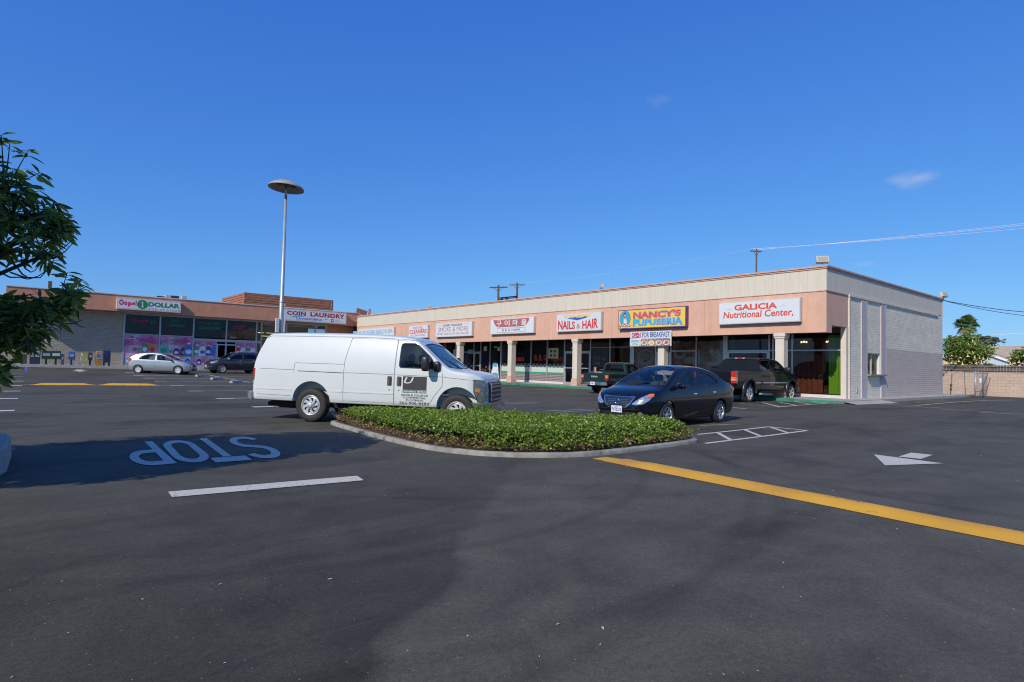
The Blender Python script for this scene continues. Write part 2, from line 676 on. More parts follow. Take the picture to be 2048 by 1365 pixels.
    base = mixc(nt, 1.0, base, fr.outputs[0], 'MULTIPLY')
    mot = N(nt, 'ShaderNodeTexNoise', i_Scale=1.25, i_Detail=7.0, i_Roughness=.68, i_Distortion=.9)
    lk.new(ob, mot.inputs['Vector'])
    mor = ramp(nt, mot.outputs['Fac'], .34, .68, (.84, .84, .85, 1), (1.2, 1.19, 1.16, 1))
    base = mixc(nt, 1.0, base, mor.outputs[0], 'MULTIPLY')
    gr = N(nt, 'ShaderNodeTexNoise', i_Scale=26.0, i_Detail=3.0, i_Roughness=.75)
    lk.new(ob, gr.inputs['Vector'])
    grr = ramp(nt, gr.outputs['Fac'], .3, .7, (.80, .80, .80, 1), (1.22, 1.22, 1.22, 1))
    base = mixc(nt, 1.0, base, grr.outputs[0], 'MULTIPLY')
    scr = N(nt, 'ShaderNodeTexNoise', i_Scale=2.2, i_Detail=8.0, i_Roughness=.8)
    mp3 = N(nt, 'ShaderNodeMapping')
    mp3.inputs['Rotation'].default_value = (0, 0, R(-50))
    mp3.inputs['Scale'].default_value = (.25, 2.6, 1)
    lk.new(ob, mp3.inputs['Vector'])
    lk.new(mp3.outputs[0], scr.inputs['Vector'])
    scrr = ramp(nt, scr.outputs['Fac'], .58, .74, (0, 0, 0, 1), (.4, .4, .4, 1))
    base = mixc(nt, scrr.outputs[0], base, (.12, .115, .10))
    vs = N(nt, 'ShaderNodeTexVoronoi', i_Scale=30.0, i_Randomness=1.0)
    lk.new(ob, vs.inputs['Vector'])
    wc = ramp(nt, vs.outputs['Distance'], .05, .13, (1, 1, 1, 1), (0, 0, 0, 1))
    spx = N(nt, 'ShaderNodeSeparateXYZ')
    lk.new(vs.outputs['Color'], spx.inputs[0])
    gt = N(nt, 'ShaderNodeMath', operation='GREATER_THAN')
    lk.new(spx.outputs[0], gt.inputs[0])
    gt.inputs[1].default_value = .8
    ml = N(nt, 'ShaderNodeMath', operation='MULTIPLY')
    lk.new(wc.outputs[0], ml.inputs[0])
    lk.new(gt.outputs[0], ml.inputs[1])
    base = mixc(nt, ml.outputs[0], base, (.34, .32, .28))
    lk.new(base, P.inputs['Base Color'])
    P.inputs['Roughness'].default_value = .82
    P.inputs['Specular IOR Level'].default_value = .22
    bp = N(nt, 'ShaderNodeBump', i_Strength=.5, i_Distance=.006)
    lk.new(fine.outputs['Fac'], bp.inputs['Height'])
    lk.new(bp.outputs[0], P.inputs['Normal'])
    return m


# ------------------------------------------------------------ ground
def axis_steps(a, b, fine0, fine1, step):
    xs = [fine0 + step * i for i in range(int((fine1 - fine0) / step) + 1)]
    d = step
    x = xs[0]
    left = []
    while x > a:
        d *= 1.5
        x -= d
        left.append(x)
    x = xs[-1]
    d = step
    while x < b:
        d *= 1.5
        x += d
        xs.append(x)
    return left[::-1] + xs


gx = axis_steps(-900, 900, -20, 56, 1.0)
gy = axis_steps(-900, 900, -6, 66, 1.0)
mb = MB()
mb.add([(x, y, gh(x, y)) for y in gy for x in gx],
       [(j * len(gx) + i, j * len(gx) + i + 1, (j + 1) * len(gx) + i + 1, (j + 1) * len(gx) + i) for j in range(len(gy) - 1) for i in range(len(gx) - 1)], 0, True)
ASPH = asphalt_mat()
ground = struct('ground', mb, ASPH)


def sheet(mb, pts, lift=.006, mi=0, hump=None):
    """a painted polygon (3 or 4 ground points) laid over the uneven ground, cut fine enough to follow it"""
    P = [Vector((p[0], p[1])) for p in pts]
    if len(P) == 3:
        P.append(P[2].copy())
    n = max(1, int(max((P[1] - P[0]).length, (P[2] - P[3]).length) / .5))
    k = max(1, int(max((P[3] - P[0]).length, (P[2] - P[1]).length) / .5))
    vs, fs = [], []
    for j in range(k + 1):
        for i in range(n + 1):
            a = P[0].lerp(P[1], i / n)
            b = P[3].lerp(P[2], i / n)
            q = a.lerp(b, j / k)
            # the ground between its 1 m grid posts is bilinear: sample it the same way
            vs.append((q.x, q.y, gz(q.x, q.y) + lift))
    for j in range(k):
        for i in range(n):
            fs.append((j * (n + 1) + i, j * (n + 1) + i + 1, (j + 1) * (n + 1) + i + 1, (j + 1) * (n + 1) + i))
    mb.add(vs, fs, mi, True)


def gz(x, y):
    x0, y0 = math.floor(x), math.floor(y)
    u, v = x - x0, y - y0
    return (gh(x0, y0) * (1 - u) + gh(x0 + 1, y0) * u) * (1 - v) + (gh(x0, y0 + 1) * (1 - u) + gh(x0 + 1, y0 + 1) * u) * v


def line(name, p, q, w, m=None, lift=.007, parent=None):
    """a painted stripe from p to q, w wide"""
    p, q = Vector((p[0], p[1])), Vector((q[0], q[1]))
    d = (q - p).normalized()
    n = Vector((-d.y, d.x)) * w / 2
    b = MB()
    sheet(b, [p - n, q - n, q + n, p + n], lift)
    return b.build(name, m or WHITE_PAINT, parent or ground)


# stop bar and STOP letters (upside down for us, letters built from painted strokes)
b = MB()
sheet(b, [G(336, 985), G(344, 996), G(728, 962), G(714, 953)], .007)
b.build('stop_line', WHITE_PAINT, ground)


def stroke_letter(b, strokes, O, U, V):
    """strokes: closed 4-corner pieces in letter space; O+U*x+V*y on the ground"""
    for s in strokes:
        sheet(b, [O + U * p[0] + V * p[1] for p in s], .007)


def arc_piece(cx, cy, rx, ry, tw, th, a0, a1, n):
    out = []
    for i in range(n):
        p, q = R(a0 + (a1 - a0) * i / n), R(a0 + (a1 - a0) * (i + 1) / n)
        out.append([(cx + rx * math.cos(p), cy + ry * math.sin(p)), (cx + rx * math.cos(q), cy + ry * math.sin(q)),
                    (cx + (rx - tw) * math.cos(q), cy + (ry - th) * math.sin(q)), (cx + (rx - tw) * math.cos(p), cy + (ry - th) * math.sin(p))])
    return out


# letter cell 1 x 1; stroke widths t (across) and h (along)
t_, h_ = .24, .1
LET = {
    'S': arc_piece(.5, .72, .5, .28, t_, h_ * 1.2, 20, 270, 16) + arc_piece(.5, .26, .5, .28 - .0, t_, h_ * 1.2, 90, -160, 16),
    'T': [rect(0, .84, 1, 1), rect(.38, 0, .62, .825)],
    'O': arc_piece(.5, .7, .5, .3, t_, h_ * 1.3, 0, 180, 14) + [rect(0, .3, t_, .695), rect(1 - t_, .3, 1, .695)] + arc_piece(.5, .295, .5, .295, t_, h_ * 1.3, 180, 360, 14),
    'P': [rect(0, 0, t_, .34), rect(0, .355, t_, .995)] + [rect(t_, .995 - h_ * 1.3, .5, .995), rect(t_, .40, .5, .40 + h_ * 1.3)] + arc_piece(.5, .6975, .5, .2975, t_, h_ * 1.3, -90, 90, 14),
}
b = MB()
quads = {  # for every letter, its corners in the photo: bottom-left, bottom-right, top-left of the letter as it reads
    'S': (G(507, 873.5), G(449, 877), G(577, 914.5)),
    'T': (G(436, 877), G(377, 880), G(504, 921)),
    'O': (G(378, 880), G(318, 884), G(432, 922.5)),
    'P': (G(304, 883.5), G(238, 888), G(354, 928)),
}
for ch, (bl, br, tl) in quads.items():
    U, V = br - bl, tl - bl
    stroke_letter(b, LET[ch], bl, U, V)
b.build('stop_lettering', WHITE_PAINT, ground)

# arrows
b = MB()
sheet(b, [G(1748, 910), G(1886, 928), G(1770, 932)], .007)
sheet(b, [G(1822, 906.5), G(1866, 911), G(1842, 919), G(1797, 914.5)], .007)
b.build('direction_arrow', WHITE_PAINT, ground)
b = MB()
sheet(b, [G(144, 741.5), G(160, 744.2), G(175, 741.8)], .007)
sheet(b, [G(152, 739.6), G(165, 739.6), G(168, 741.3), G(150, 741.3)], .007)
b.build('direction_arrow', WHITE_PAINT, ground)

# hatched strip behind the hedge, right
lw = .1
A0, A1 = G(1395, 870), G(1537, 854.5)
B0, B1 = G(1410, 888), G(1614, 862)
D1 = G(1614, 862)
line('hatch_line', A0, A1, lw)
line('hatch_line', B0, B1, lw)
line('hatch_line', A1, D1, lw, lift=.009)
for (p, q) in (((1436, 867), (1463, 882)), ((1489, 860.5), (1524, 874.5)), ((1540, 855), (1578, 867.5))):
    line('hatch_line', G(*p), G(*q), lw, lift=.009)
# handicap hatching by the pale pickup kerb
line('hatch_line', G(1480, 808), G(1563, 814.5), lw, WORN_PAINT)
line('hatch_line', G(1555, 815), G(1676, 806), lw)
for (p, q) in (((1525, 806), (1559, 814.5)), ((1555, 804.5), (1593, 811.5)), ((1586, 803.5), (1622, 809.5)), ((1624, 803.5), (1650, 807.5))):
    line('hatch_line', G(*p), G(*q), .1, lift=.009)
line('stall_line', G(1466, 816), G(1494, 818.2), .11)
# hatching along the end wall
line('hatch_line', G(1705, 804), G(1757, 806.5), .1)
line('hatch_line', G(1733, 808), G(1832, 811.8), .1)
line('hatch_line', G(1803, 813), G(1897, 817.5), .1)
line('hatch_line', G(1876, 818.5), G(1990, 825), .1)
line('hatch_line', G(1962, 825.5), G(2060, 830), .1)
pts = [G(1833, 811.8), G(1870, 808.5), G(1920, 804.5), G(1970, 801.8), G(2030, 801)]
for i in range(4):
    line('hatch_line', pts[i], pts[i + 1], .1, lift=.009)
for i in range(11):
    k = i / 10
    a = G(1722 + 150 * k, 802.2 - 6.2 * k)
    bq = G(1790 + 190 * k, 809.0 - 7.0 * k)
    line('hatch_line', a, a + (bq - a) * .95, .09, WORN_PAINT, lift=.009)
# stall stripes seen between the van and the shops (hairpin ends)
for (p, q) in (((1003, 775), (1040, 775.5)), ((1003, 770.5), (1010, 771)), ((1069, 780), (1190, 781)), ((1143, 784.8), (1188, 785.2))):
    line('stall_line', G(*p), G(*q), .1)
for (p, q) in (((990, 806), (1070, 806.3)), ((990, 809.5), (1078, 806.6)), ((1090, 823), (1190, 818.5)), ((1110, 825.5), (1192, 821.3)), ((1400, 852), (1478, 849))):
    line('stall_line', G(*p), G(*q), .1, WORN_PAINT)
# left row: hairpin stripes, their tips at the kerb lane
TL = [(29, 822), (36, 798), (41, 783), (45, 772), (47, 763), (49, 754), (50.5, 748.5)]
for i, (px, py) in enumerate(TL):
    e = G(px, py)
    dirv = Vector((-1, .03 + .012 * i, 0)).normalized()
    for s in ((.16, -.16) if i < 5 else (0,)):
        line('stall_line', e + Vector((0, s, 0)), e + dirv * 5.2 + Vector((0, s, 0)), .1)
    if i < 5:
        line('stall_line', e + Vector((-.5, 0, 0)), e, .42, lift=.009)
b = MB()
BLUEP = mat('blue_paint', (.05, .12, .45), .8, var=(8, .3))
q = G(51, 738)
sheet(b, [G(49, 745), G(54, 745), G(56, 731.5), G(51, 731.5)], .012)
b.build('blue_kerb_mark', BLUEP, ground)
line('blue_stall_line', G(3, 743.6), G(47, 744.6), .12, BLUEP)
line('stall_line', G(0, 740.2), G(44, 740.8), .12)
# middle rows: long stripes seen almost edge on
TR = [(505, 815), (433, 798), (376, 783), (341, 771.8), (309, 763), (287, 757), (266, 751.5), (251, 745.5)]
for i, (px, py) in enumerate(TR):
    e = G(px, py)
    for s in ((.13, -.13) if i < 2 else (0,)):
        line('stall_line', e + Vector((0, s, 0)), e + Vector((9.5, s, 0)), .1 if i < 2 else .14)
    line('stall_line', e, e + Vector((.6, 0, 0)), .36, lift=.009)
line('cross_line', G(415, 750), G(500, 765.5), .11, lift=.009)

# leaf litter and grit: tiny folded scraps, many
b = MB()
LITTER = [mat('litter_pale', (.55, .53, .45), .8), mat('litter_yellow', (.5, .4, .12), .7), mat('litter_brown', (.12, .08, .05), .8)]
spots = [(440, 983, .03), (660, 1160, .05), (440, 1170, .04), (1116, 1250, .05), (1567, 1127, .06), (1205, 1258, .07), (285, 1200, .03), (553, 992, .03), (769, 992, .03), (1089, 975, .04), (1333, 995, .04),
         (1665, 982, .06), (1629, 1039, .04), (1794, 1059, .05), (1280, 1016, .03), (1500, 1118, .05), (1201, 1291, .04), (1780, 1017, .04), (1963, 912, .06), (2035, 962, .04), (178, 1226, .03), (690, 972, .03)]
for i in range(170):
    px, py = random.uniform(0, 2048), 830 + 530 * random.random() ** 1.3
    spots.append((px, py, random.choice((.004, .005, .006, .009))))
for i in range(60):
    spots.append((random.uniform(1000, 1500), random.uniform(885, 935), random.uniform(.008, .016)))
for px, py, s in spots:
    s *= .35 if s > .02 else 1
    p = G(px, py)
    a = random.uniform(0, 6.28)
    u = Vector((math.cos(a), math.sin(a), 0)) * s
    v = Vector((-math.sin(a), math.cos(a), 0)) * s * random.uniform(.3, .7)
    z = Vector((0, 0, .004))
    up = Vector((0, 0, s * .15))
    b.add([p + z - u, p + z - v * .8 + up, p + z + u, p + z + v + up], [(0, 1, 2, 3)], random.choice((0, 0, 1, 2)) if s < .02 else random.choice((0, 0, 1)))
lit = b.build('leaf_litter', LITTER)
lit['kind'] = 'stuff'

# ------------------------------------------------------------ speed bumps
YEL = mat('yellow_paint', (.62, .33, .025), .75, var=(7, .18), bump=(50, .4))


def yellow_worn():
    m, nt, ns, lk, P = nodes('worn_yellow_paint')
    tc = N(nt, 'ShaderNodeTexCoord')
    n1 = N(nt, 'ShaderNodeTexNoise', i_Scale=2.2, i_Detail=8.0, i_Roughness=.75)
    mp = N(nt, 'ShaderNodeMapping')
    mp.inputs['Scale'].default_value = (3.5, 1, 1)
    lk.new(tc.outputs['Object'], mp.inputs[0])
    lk.new(mp.outputs[0], n1.inputs['Vector'])
    r = ramp(nt, n1.outputs['Fac'], .60, .65)
    n2 = N(nt, 'ShaderNodeTexNoise', i_Scale=1.0, i_Detail=6.0)
    lk.new(tc.outputs['Object'], n2.inputs['Vector'])
    r2 = ramp(nt, n2.outputs['Fac'], .3, .7, (.50, .26, .03, 1), (.68, .36, .025, 1))
    c = mixc(nt, r.outputs[0], r2.outputs[0], (.12, .09, .06))
    lk.new(c, P.inputs['Base Color'])
    P.inputs['Roughness'].default_value = .7
    n3 = N(nt, 'ShaderNodeTexNoise', i_Scale=70.0)
    lk.new(tc.outputs['Object'], n3.inputs['Vector'])
    bp = N(nt, 'ShaderNodeBump', i_Strength=.4, i_Distance=.006)
    lk.new(n3.outputs['Fac'], bp.inputs['Height'])
    lk.new(bp.outputs[0], P.inputs['Normal'])
    return m


YELW = yellow_worn()


def bump_ridge(p, q, w, h, fade=.7, m=None):
    b = MB()
    p, q = Vector((p[0], p[1])), Vector((q[0], q[1]))
    L = (q - p).length
    d = (q - p) / L
    nrm = Vector((-d.y, d.x))
    n, k = int(L / .15) + 2, 12
    vs, fs = [], []
    for i in range(n + 1):
        s = L * i / n
        e = min(1, s / fade, (L - s) / fade)
        e = e * e * (3 - 2 * e)
        wob = .012 * noise.noise(Vector((s * 1.3, p.x, 0)))
        for j in range(k + 1):
            t = -1 + 2 * j / k
            c = p + d * s + nrm * (t * w / 2 + wob)
            vs.append((c.x, c.y, gz(c.x, c.y) + .006 + h * e * math.cos(t * math.pi / 2) ** 1.3))
    for i in range(n):
        for j in range(k):
            a = i * (k + 1) + j
            fs.append((a, a + k + 1, a + k + 2, a + 1))
    b.add(vs, fs, 0, True)
    return b


near_p, near_q = G(1230, 921), G(2110, 1092)
o = bump_ridge(near_p, near_q + (near_q - near_p).normalized() * 1.5, .5, .055, .7).build('speed_bump', YELW)
tag(o, 'long worn yellow speed bump running from the hedge to the right edge', 'speed bump', 'yellow speed bumps')
o = bump_ridge(G(60, 770.5), G(190, 770.5), .42, .085, .5).build('speed_bump', YEL)
tag(o, 'low yellow speed bump on the far left, nearer the foreground tree', 'speed bump', 'yellow speed bumps')
o = bump_ridge(G(197, 770.5), G(320, 771.5), .42, .085, .5).build('speed_bump', YEL)
tag(o, 'low yellow speed bump on the left in front of the silver hatchback', 'speed bump', 'yellow speed bumps')
line('yellow_line', G(46, 770), G(345, 772), .14, YEL, lift=.004)
b = MB()
sheet(b, [G(1185, 918), G(1240, 930), G(1262, 922), G(1212, 915)], .005)
b.build('yellow_line', YELW, ground)
# ------------------------------------------------------------ right-hand shop building
PINK = mat('salmon_stucco', (.66, .395, .29), .85, streak=.10, var=(1.3, .07), bump=(45, .35))
PINKD = mat('salmon_trim', (.60, .38, .30), .8, streak=.15, var=(4, .1), bump=(40, .3))
BROWNPINK = mat('brown_pink_stucco', (.58, .265, .165), .85, streak=.14, var=(1.5, .09), bump=(45, .4))
CREAM = mat('cream_stucco', (.66, .59, .50), .85, streak=.12, var=(2, .06), bump=(60, .3))
SID_F = siding_mat('beige_siding', 1, (.64, .585, .485), .2, .02)
SID_E = siding_mat('beige_siding_end', 0, (.64, .585, .485), .2, .03)
BLK_E = block_mat('painted_slump_block', 0, (.80, .73, .58), (.75, .68, .54), (.52, .465, .38), .4, .115, bstr=.55)
BLK_P = block_mat('repainted_slump_block', 0, (.56, .485, .42), (.53, .455, .40), (.38, .33, .285), .4, .115, bstr=.5, var=.05)
GRYTRIM = mat('grey_violet_trim', (.46, .42, .42), .75, var=(3, .06))
ROOF = mat('roof_felt', (.3, .29, .28), .9, var=(2, .2))
GREENK = mat('green_kerb_paint', (.035, .20, .13), .7, var=(3, .35), bump=(30, .4))
SOFFIT = mat('soffit_paint', (.33, .22, .17), .85, var=(2, .08))
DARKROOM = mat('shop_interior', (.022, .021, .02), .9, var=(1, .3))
XF, XS, YC, YE = 27.205, 29.45, 11.222, 57.0
ZW, ZT, ZS, ZP = .25, 6.05, 5.0, 3.172
XE = 43.6

shopR = T('strip_mall', 'long beige and salmon shop building with a columned arcade and a row of signs', 'building', (XF, YC, ZW))
# sidewalk: a slab with a kerb
sw = MB()
sw.plate([(26.55, YE), (XS + 16, YE), (XS + 16, YC - .0), (XE + 3.5, YC), (XE + 3.5, YC - .75), (30.6, 10.35), (26.95, 10.45), (26.55, 12.3)],
         (0, 0, 0), (1, 0, 0), (0, 1, 0), (0, 0, 1), -.1, ZW)
struct('sidewalk', sw, CONC)
gk = MB()
for (ya, yb) in ((12.3, 16.2), (21.0, 47.0)):
    gk.box(26.47, ya, .05, 26.72, yb, ZW + .004)
gk = gk.build('green_kerb', GREENK)
tag(gk, 'green painted kerb along the shop sidewalk', 'kerb')
gp = MB()
for (p, q) in (((26.55, 12.29), (26.95, 10.44)),):
    d = (Vector(q) - Vector(p)).normalized()
    n_ = Vector((-d.y, d.x)) * .012
    P_ = [Vector(p) - n_, Vector(q) - n_, Vector(q) + n_, Vector(p) + n_]
    gp.plate([tuple(v) for v in P_], (0, 0, 0), (1, 0, 0), (0, 1, 0), (0, 0, 1), .1, ZW - .003)
gpo = gp.build('green_kerb', GREENK)
w = MB()
w.add([(27.0, 10.75, ZW + .004), (30.9, 10.55, ZW + .004), (31.2, 9.7, .125), (27.1, 9.95, .125)], [(0, 3, 2, 1)])
struct('sidewalk', w, CONC)
tag(gpo, 'green painted kerb corner behind the black crew cab pickup, by the hatched bay', 'kerb')

w = MB()   # fascia: stucco band
w.box(XF, YC, ZP, XF + .25, YE - .4, ZS)
w.box(XF + .25, YC, ZP, XF + .55, YC + .25, ZS)
w.box(XF + .55, YC, ZP + .34, XS + .02, YC + .25, ZS)
w.build('fascia', PINK, shopR)
w = MB()   # siding band
w.box(XF - .012, YC, ZS + .002, XF + .25, YE - .4, ZT - .1)
w.build('siding', SID_F, shopR)
w = MB()
w.box(XF - .01, YC - .012, ZS + .03, XE, YC + .2, ZT - .1)
w.build('siding', SID_E, shopR)
w = MB()   # thin shadow lip between the bands
w.box(XF - .03, YC - .02, ZS - .03, XF + .01, YE - .4, ZS + .004)
w.box(XF - .03, YC - .035, ZS - .03, XS, YC + .01, ZS + .028)
w.box(XF - .05, YC - .05, ZT - .1, XF + .3, YE - .4, ZT - .03)
w.box(XF - .09, YC - .09, ZT - .03, XF + .3, YE - .4, ZT + .04)
w.box(XF + .3, YC - .05, ZT - .1, XE + .02, YC + .3, ZT - .03)
w.box(XF + .3, YC - .09, ZT - .03, XE + .05, YC + .3, ZT + .04)
w.build('cap_trim', PINKD, shopR)
for y in [YC + 2.9 + i * 3.05 for i in range(15)]:     # vertical joints of the stucco
    w = MB()
    w.box(XF - .004, y, ZP, XF + .01, y + .012, ZS - .03)
    w.build('stucco_joint', mat('joint', (.4, .22, .15), .9), shopR)
w = MB()
w.box(XF + .02, YC + .26, ZT - .5, XE, YE + 18, ZT - .3)
w.build('roof', ROOF, shopR)
w = MB()
w.box(XF + .25, YC + .25, ZP + .36, XS + .1, YE - .4, ZP + .46)
w.build('soffit', SOFFIT, shopR)
# end wall with pilasters
wy = YC
px = lambda a, y=700: at_y(a, y, YC).x
zpaint = 2.71
w = MB()
w.box(XS + .105, wy, 0.0, px(1721.5), wy + .2, ZS)                       # left of strip 1
w.build('end_wall', BLK_E, shopR)
s1a, s1b, s2a, s2b = px(1721.5), px(1732.5), px(1760.5), px(1770.5)
zw0, zw1 = at_y(1745, 749, YC).z, at_y(1745, 707, YC).z
w = MB()
w.box(s1b, wy, 0.0, s2a, wy + .2, zw0)
w.box(s1b, wy, zw1, s2a, wy + .2, ZS)
w.box(s2b, wy, zpaint, XE, wy + .2, ZS)
w.build('end_wall', BLK_E, shopR)
w = MB()
w.box(s2b, wy + .002, 0.0, XE, wy + .2, zpaint)
w.build('end_wall', BLK_P, shopR)['label'] = 'lower part of the end wall, repainted in a darker grey'
w = MB()
for (a, b_) in ((s1a, s1b), (s2a, s2b)):
    w.box(a, wy - .05, 0.0, b_ - .06, wy + .2, ZS - .06)
w.build('pilaster', GRYTRIM, shopR)
w = MB()
for (a, b_) in ((s1a, s1b), (s2a, s2b)):
    w.box(b_ - .06, wy - .055, 0.0, b_, wy + .2, ZS - .06)
w.box(XS + .1, wy - .07, ZS - .06, XE - 1.0, wy + .01, ZS + .04)
w.box(XS + .1, wy - .05, 0.0, XS + .2, wy - .001, ZS - .06)
w.box(XE - .1, wy - .03, ZS, XE + .01, wy, ZT - .1)
w.build('corner_trim', CREAM, shopR)
w = MB()
w.box(XS - .15, wy, ZW, XS + .1, wy + .24, ZP + .34)
w.build('corner_post', CREAM, shopR)
# end window
win = sub('window', shopR)
w = MB()
x0, x1 = s1b + .02, s2a + .28
w.box(x0, wy + .12, zw0, x1, wy + .16, zw1)
w.build('pane', STOREGLASS, win)
w = MB()
w.box(x0, wy + .1, zw0, x0 + .05, wy + .17, zw1)
w.box(x1 - .34, wy + .02, zw0, x1, wy + .17, zw1)
w.box(x0 + .05, wy + .1, zw1 - .05, x1 - .34, wy + .17, zw1)
w.box((x0 + x1) / 2 - .15, wy + .1, zw0, (x0 + x1) / 2 - .1, wy + .17, zw1)
w.build('frame', mat('white_frame', (.7, .7, .68), .5), win)
w = MB()
w.box(s1b - .02, wy - .22, zw0 - .08, x1 + .02, wy + .1, zw0 - .003)
w.build('sill', mat('sill_grey', (.2, .2, .2), .7), win)
w = MB()
w.box(x0, wy + .35, zw0 - .2, x1, wy + .4, zw1 + .1)
w.box(x0 - .3, wy + .205, zw0 - .2, x1, wy + .4, zw0 - .15)
w.build('blind', mat('green_brown_blind', (.12, .13, .05), .9, var=(1.1, .6)), win)
w = MB()
w.box(px(1713) - .04, wy - .04, .55, px(1713) + .04, wy, .75)
w.build('outlet_box', GALV, shopR)
# storefront and interior shell
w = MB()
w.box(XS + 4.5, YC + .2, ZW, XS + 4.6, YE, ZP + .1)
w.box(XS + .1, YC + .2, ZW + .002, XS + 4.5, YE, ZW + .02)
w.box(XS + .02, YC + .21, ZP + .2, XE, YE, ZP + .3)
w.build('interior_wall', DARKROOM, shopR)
for y in (16.9, 23.55, 30.0 - .6, 36.3, 41.0, 47.0, 52.0):
    w = MB()
    w.box(XS + .1, y, ZW + .02, XS + 4.5, y + .12, ZP + .1)
    w.build('party_wall', mat('party_wall_paint', (.16, .13, .1), .9), shopR)
w = MB()
w.box(XS - .02, YC + .245, ZP + .1, XS + .12, YE - .4, ZP + .36)
w.build('header', DARKF, shopR)

MULL = [(11.42, 11.50), (13.70, 13.78), (14.66, 14.74), (14.86, 14.94), (17.18, 17.44), (19.04, 19.12), (20.70, 20.78), (21.76, 21.84), (23.40, 23.70), (25.27, 25.35),
        (26.93, 27.01), (29.33, 29.41), (31.05, 31.13), (32.76, 32.84), (36.2, 36.34), (37.60, 37.68), (38.83, 38.91), (39.74, 39.82), (42.35, 42.45), (44.0, 44.08), (46.9, 47.0), (49.5, 49.6), (52.0, 52.1), (54.5, 54.6)]
DOORS = [(14.94, 17.18, 0), (20.78, 21.76, 1), (27.01, 29.33, 1), (37.68 + 1.23, 39.74, 2)]
frm = MB()
for a, b_ in MULL:
    frm.box(XS - .03, a, ZW + .1, XS + .07, b_, ZP + .1)
frm.box(XS - .025, YC + .25, ZW, XS + .065, YE - .4, ZW + .1)
frm.box(XS - .025, YC + .25, 2.44, XS + .06, 14.86, 2.50)
frm.box(XS - .025, 14.94, 2.44, XS + .06, 17.18, 2.50)
frm.box(XS - .025, 19.12, 2.44, XS + .06, 20.70, 2.50)
frm.box(XS - .025, 27.01, 2.44, XS + .06, 29.33, 2.50)
frm.box(XS - .025, 23.70, 2.72, XS + .05, 26.93, 2.75)
frm.box(XS - .025, 25.35, 1.1, XS + .06, 26.93, 1.17)
frm.box(XS - .025, 38.91, 2.44, XS + .06, 42.35, 2.50)
frm.build('window_frame', ALU, shopR)
for (a, b_) in ((YC + .26, 13.70), (29.42, 36.2)):
    w = MB()
    w.box(XS - .05, a, ZW, XS + .08, b_, ZW + .14)
    w.build('white_sill', mat('white_sill_paint', (.6, .6, .6), .6, var=(3, .08)), shopR)
ys = sorted([YC + .25] + [v for ab in MULL for v in ab] + [YE - .4])
for i in range(0, len(ys) - 1, 2):
    a, b_ = ys[i], ys[i + 1]
    if b_ - a < .2:
        continue
    if any(d[0] - .05 < (a + b_) / 2 < d[1] + .05 for d in DOORS):
        z0 = 2.5
    else:
        z0 = ZW + .1
    w = MB()
    w.box(XS + .02, a, z0, XS + .028, b_, ZP + .1)
    w.build('window_pane', STOREGLASS, shopR)
for a, b_, k in DOORS:
    dr = sub('door', shopR)
    w = MB()
    for (p, q) in ((a, a + .09), (b_ - .09, b_)):
        w.box(XS - .02, p, ZW + .03, XS + .05, q, 2.43)
    w.box(XS - .02, a + .09, 2.34, XS + .05, b_ - .09, 2.43)
    w.box(XS - .02, a + .09, ZW + .03, XS + .05, b_ - .09, ZW + .16)
    w.box(XS - .03, a + .09, 1.33, XS + .05, b_ - .09, 1.39)
    w.build('frame', ALU, dr)
    if k != 2:
        w = MB()
        w.box(XS + .02, a + .09, ZW + .16, XS + .028, b_ - .09, 2.34)
        w.build('pane', STOREGLASS, dr)
    w = MB()
    w.tube([(XS - .03, b_ - .14, 1.1), (XS - .09, b_ - .14, 1.15), (XS - .09, b_ - .14, 1.45), (XS - .03, b_ - .14, 1.5)], .014, 6)
    w.build('handle', CHROME, dr)

# columns
COLY = [13.305, 19.84, 26.28, 32.6, 38.9, 45.2, 51.5]
for i, y in enumerate(COLY):
    cg = sub('column', shopR)
    w = MB()
    w.box(XF + .03, y - .205, .7, XF + .44, y + .205, 2.93)
    w.build('shaft', CREAM, cg, bevel=.012)
    w = MB()
    w.box(XF - .02, y - .27, 3.02, XF + .5, y + .27, ZP)
    w.box(XF + .0, y - .24, 2.93, XF + .47, y + .24, 3.02)
    w.build('capital', CREAM, cg, bevel=.015)
    w = MB()
    w.plate([(-.28, ZW), (.28, ZW), (.27, ZW + .2), (.215, .7), (-.215, .7), (-.27, ZW + .2)], (XF + .235, y, 0), (0, 1, 0), (0, 0, 1), (1, 0, 0), -.25, .25)
    w.build('base', PINKD, cg, bevel=.012)


# ------------------------------------------------------------ signs
def sign_frame(name, label, right, loc_a, loc_b, z0, z1, base, depth, side_m, face_m, cat='sign', group='signs on the shop fascias', lip=None):
    """cabinet sign; right=True stands on the facade X=base facing -X (reads along -Y), else on Y=base facing -Y (reads along +X)"""
    if right:
        t = T(name, label, cat, (base, (loc_a + loc_b) / 2, z0), 0, group)
        o = Vector((base - depth, loc_a, z0))
        u = Vector((0, -1, 0))
        n = Vector((-1, 0, 0))
        W = abs(loc_a - loc_b)
    else:
        t = T(name, label, cat, ((loc_a + loc_b) / 2, base, z0), 0, group)
        o = Vector((loc_a, base - depth, z0))
        u = Vector((1, 0, 0))
        n = Vector((0, -1, 0))
        W = abs(loc_b - loc_a)
    v = Vector((0, 0, 1))
    H = z1 - z0
    w = MB()
    w.plate(rect(0, 0, W, H), o, u, v, n, -depth + .001, 0, 0)
    w.build('cabinet', side_m, t, bevel=.01)
    L = .04 if lip is None else lip
    w = MB()
    w.plate(rect(L, L, W - L, H - L), o, u, v, n, -.01, .006, 0)
    w.build('face', face_m, t)
    return t, o + n * .008, u, v, W, H


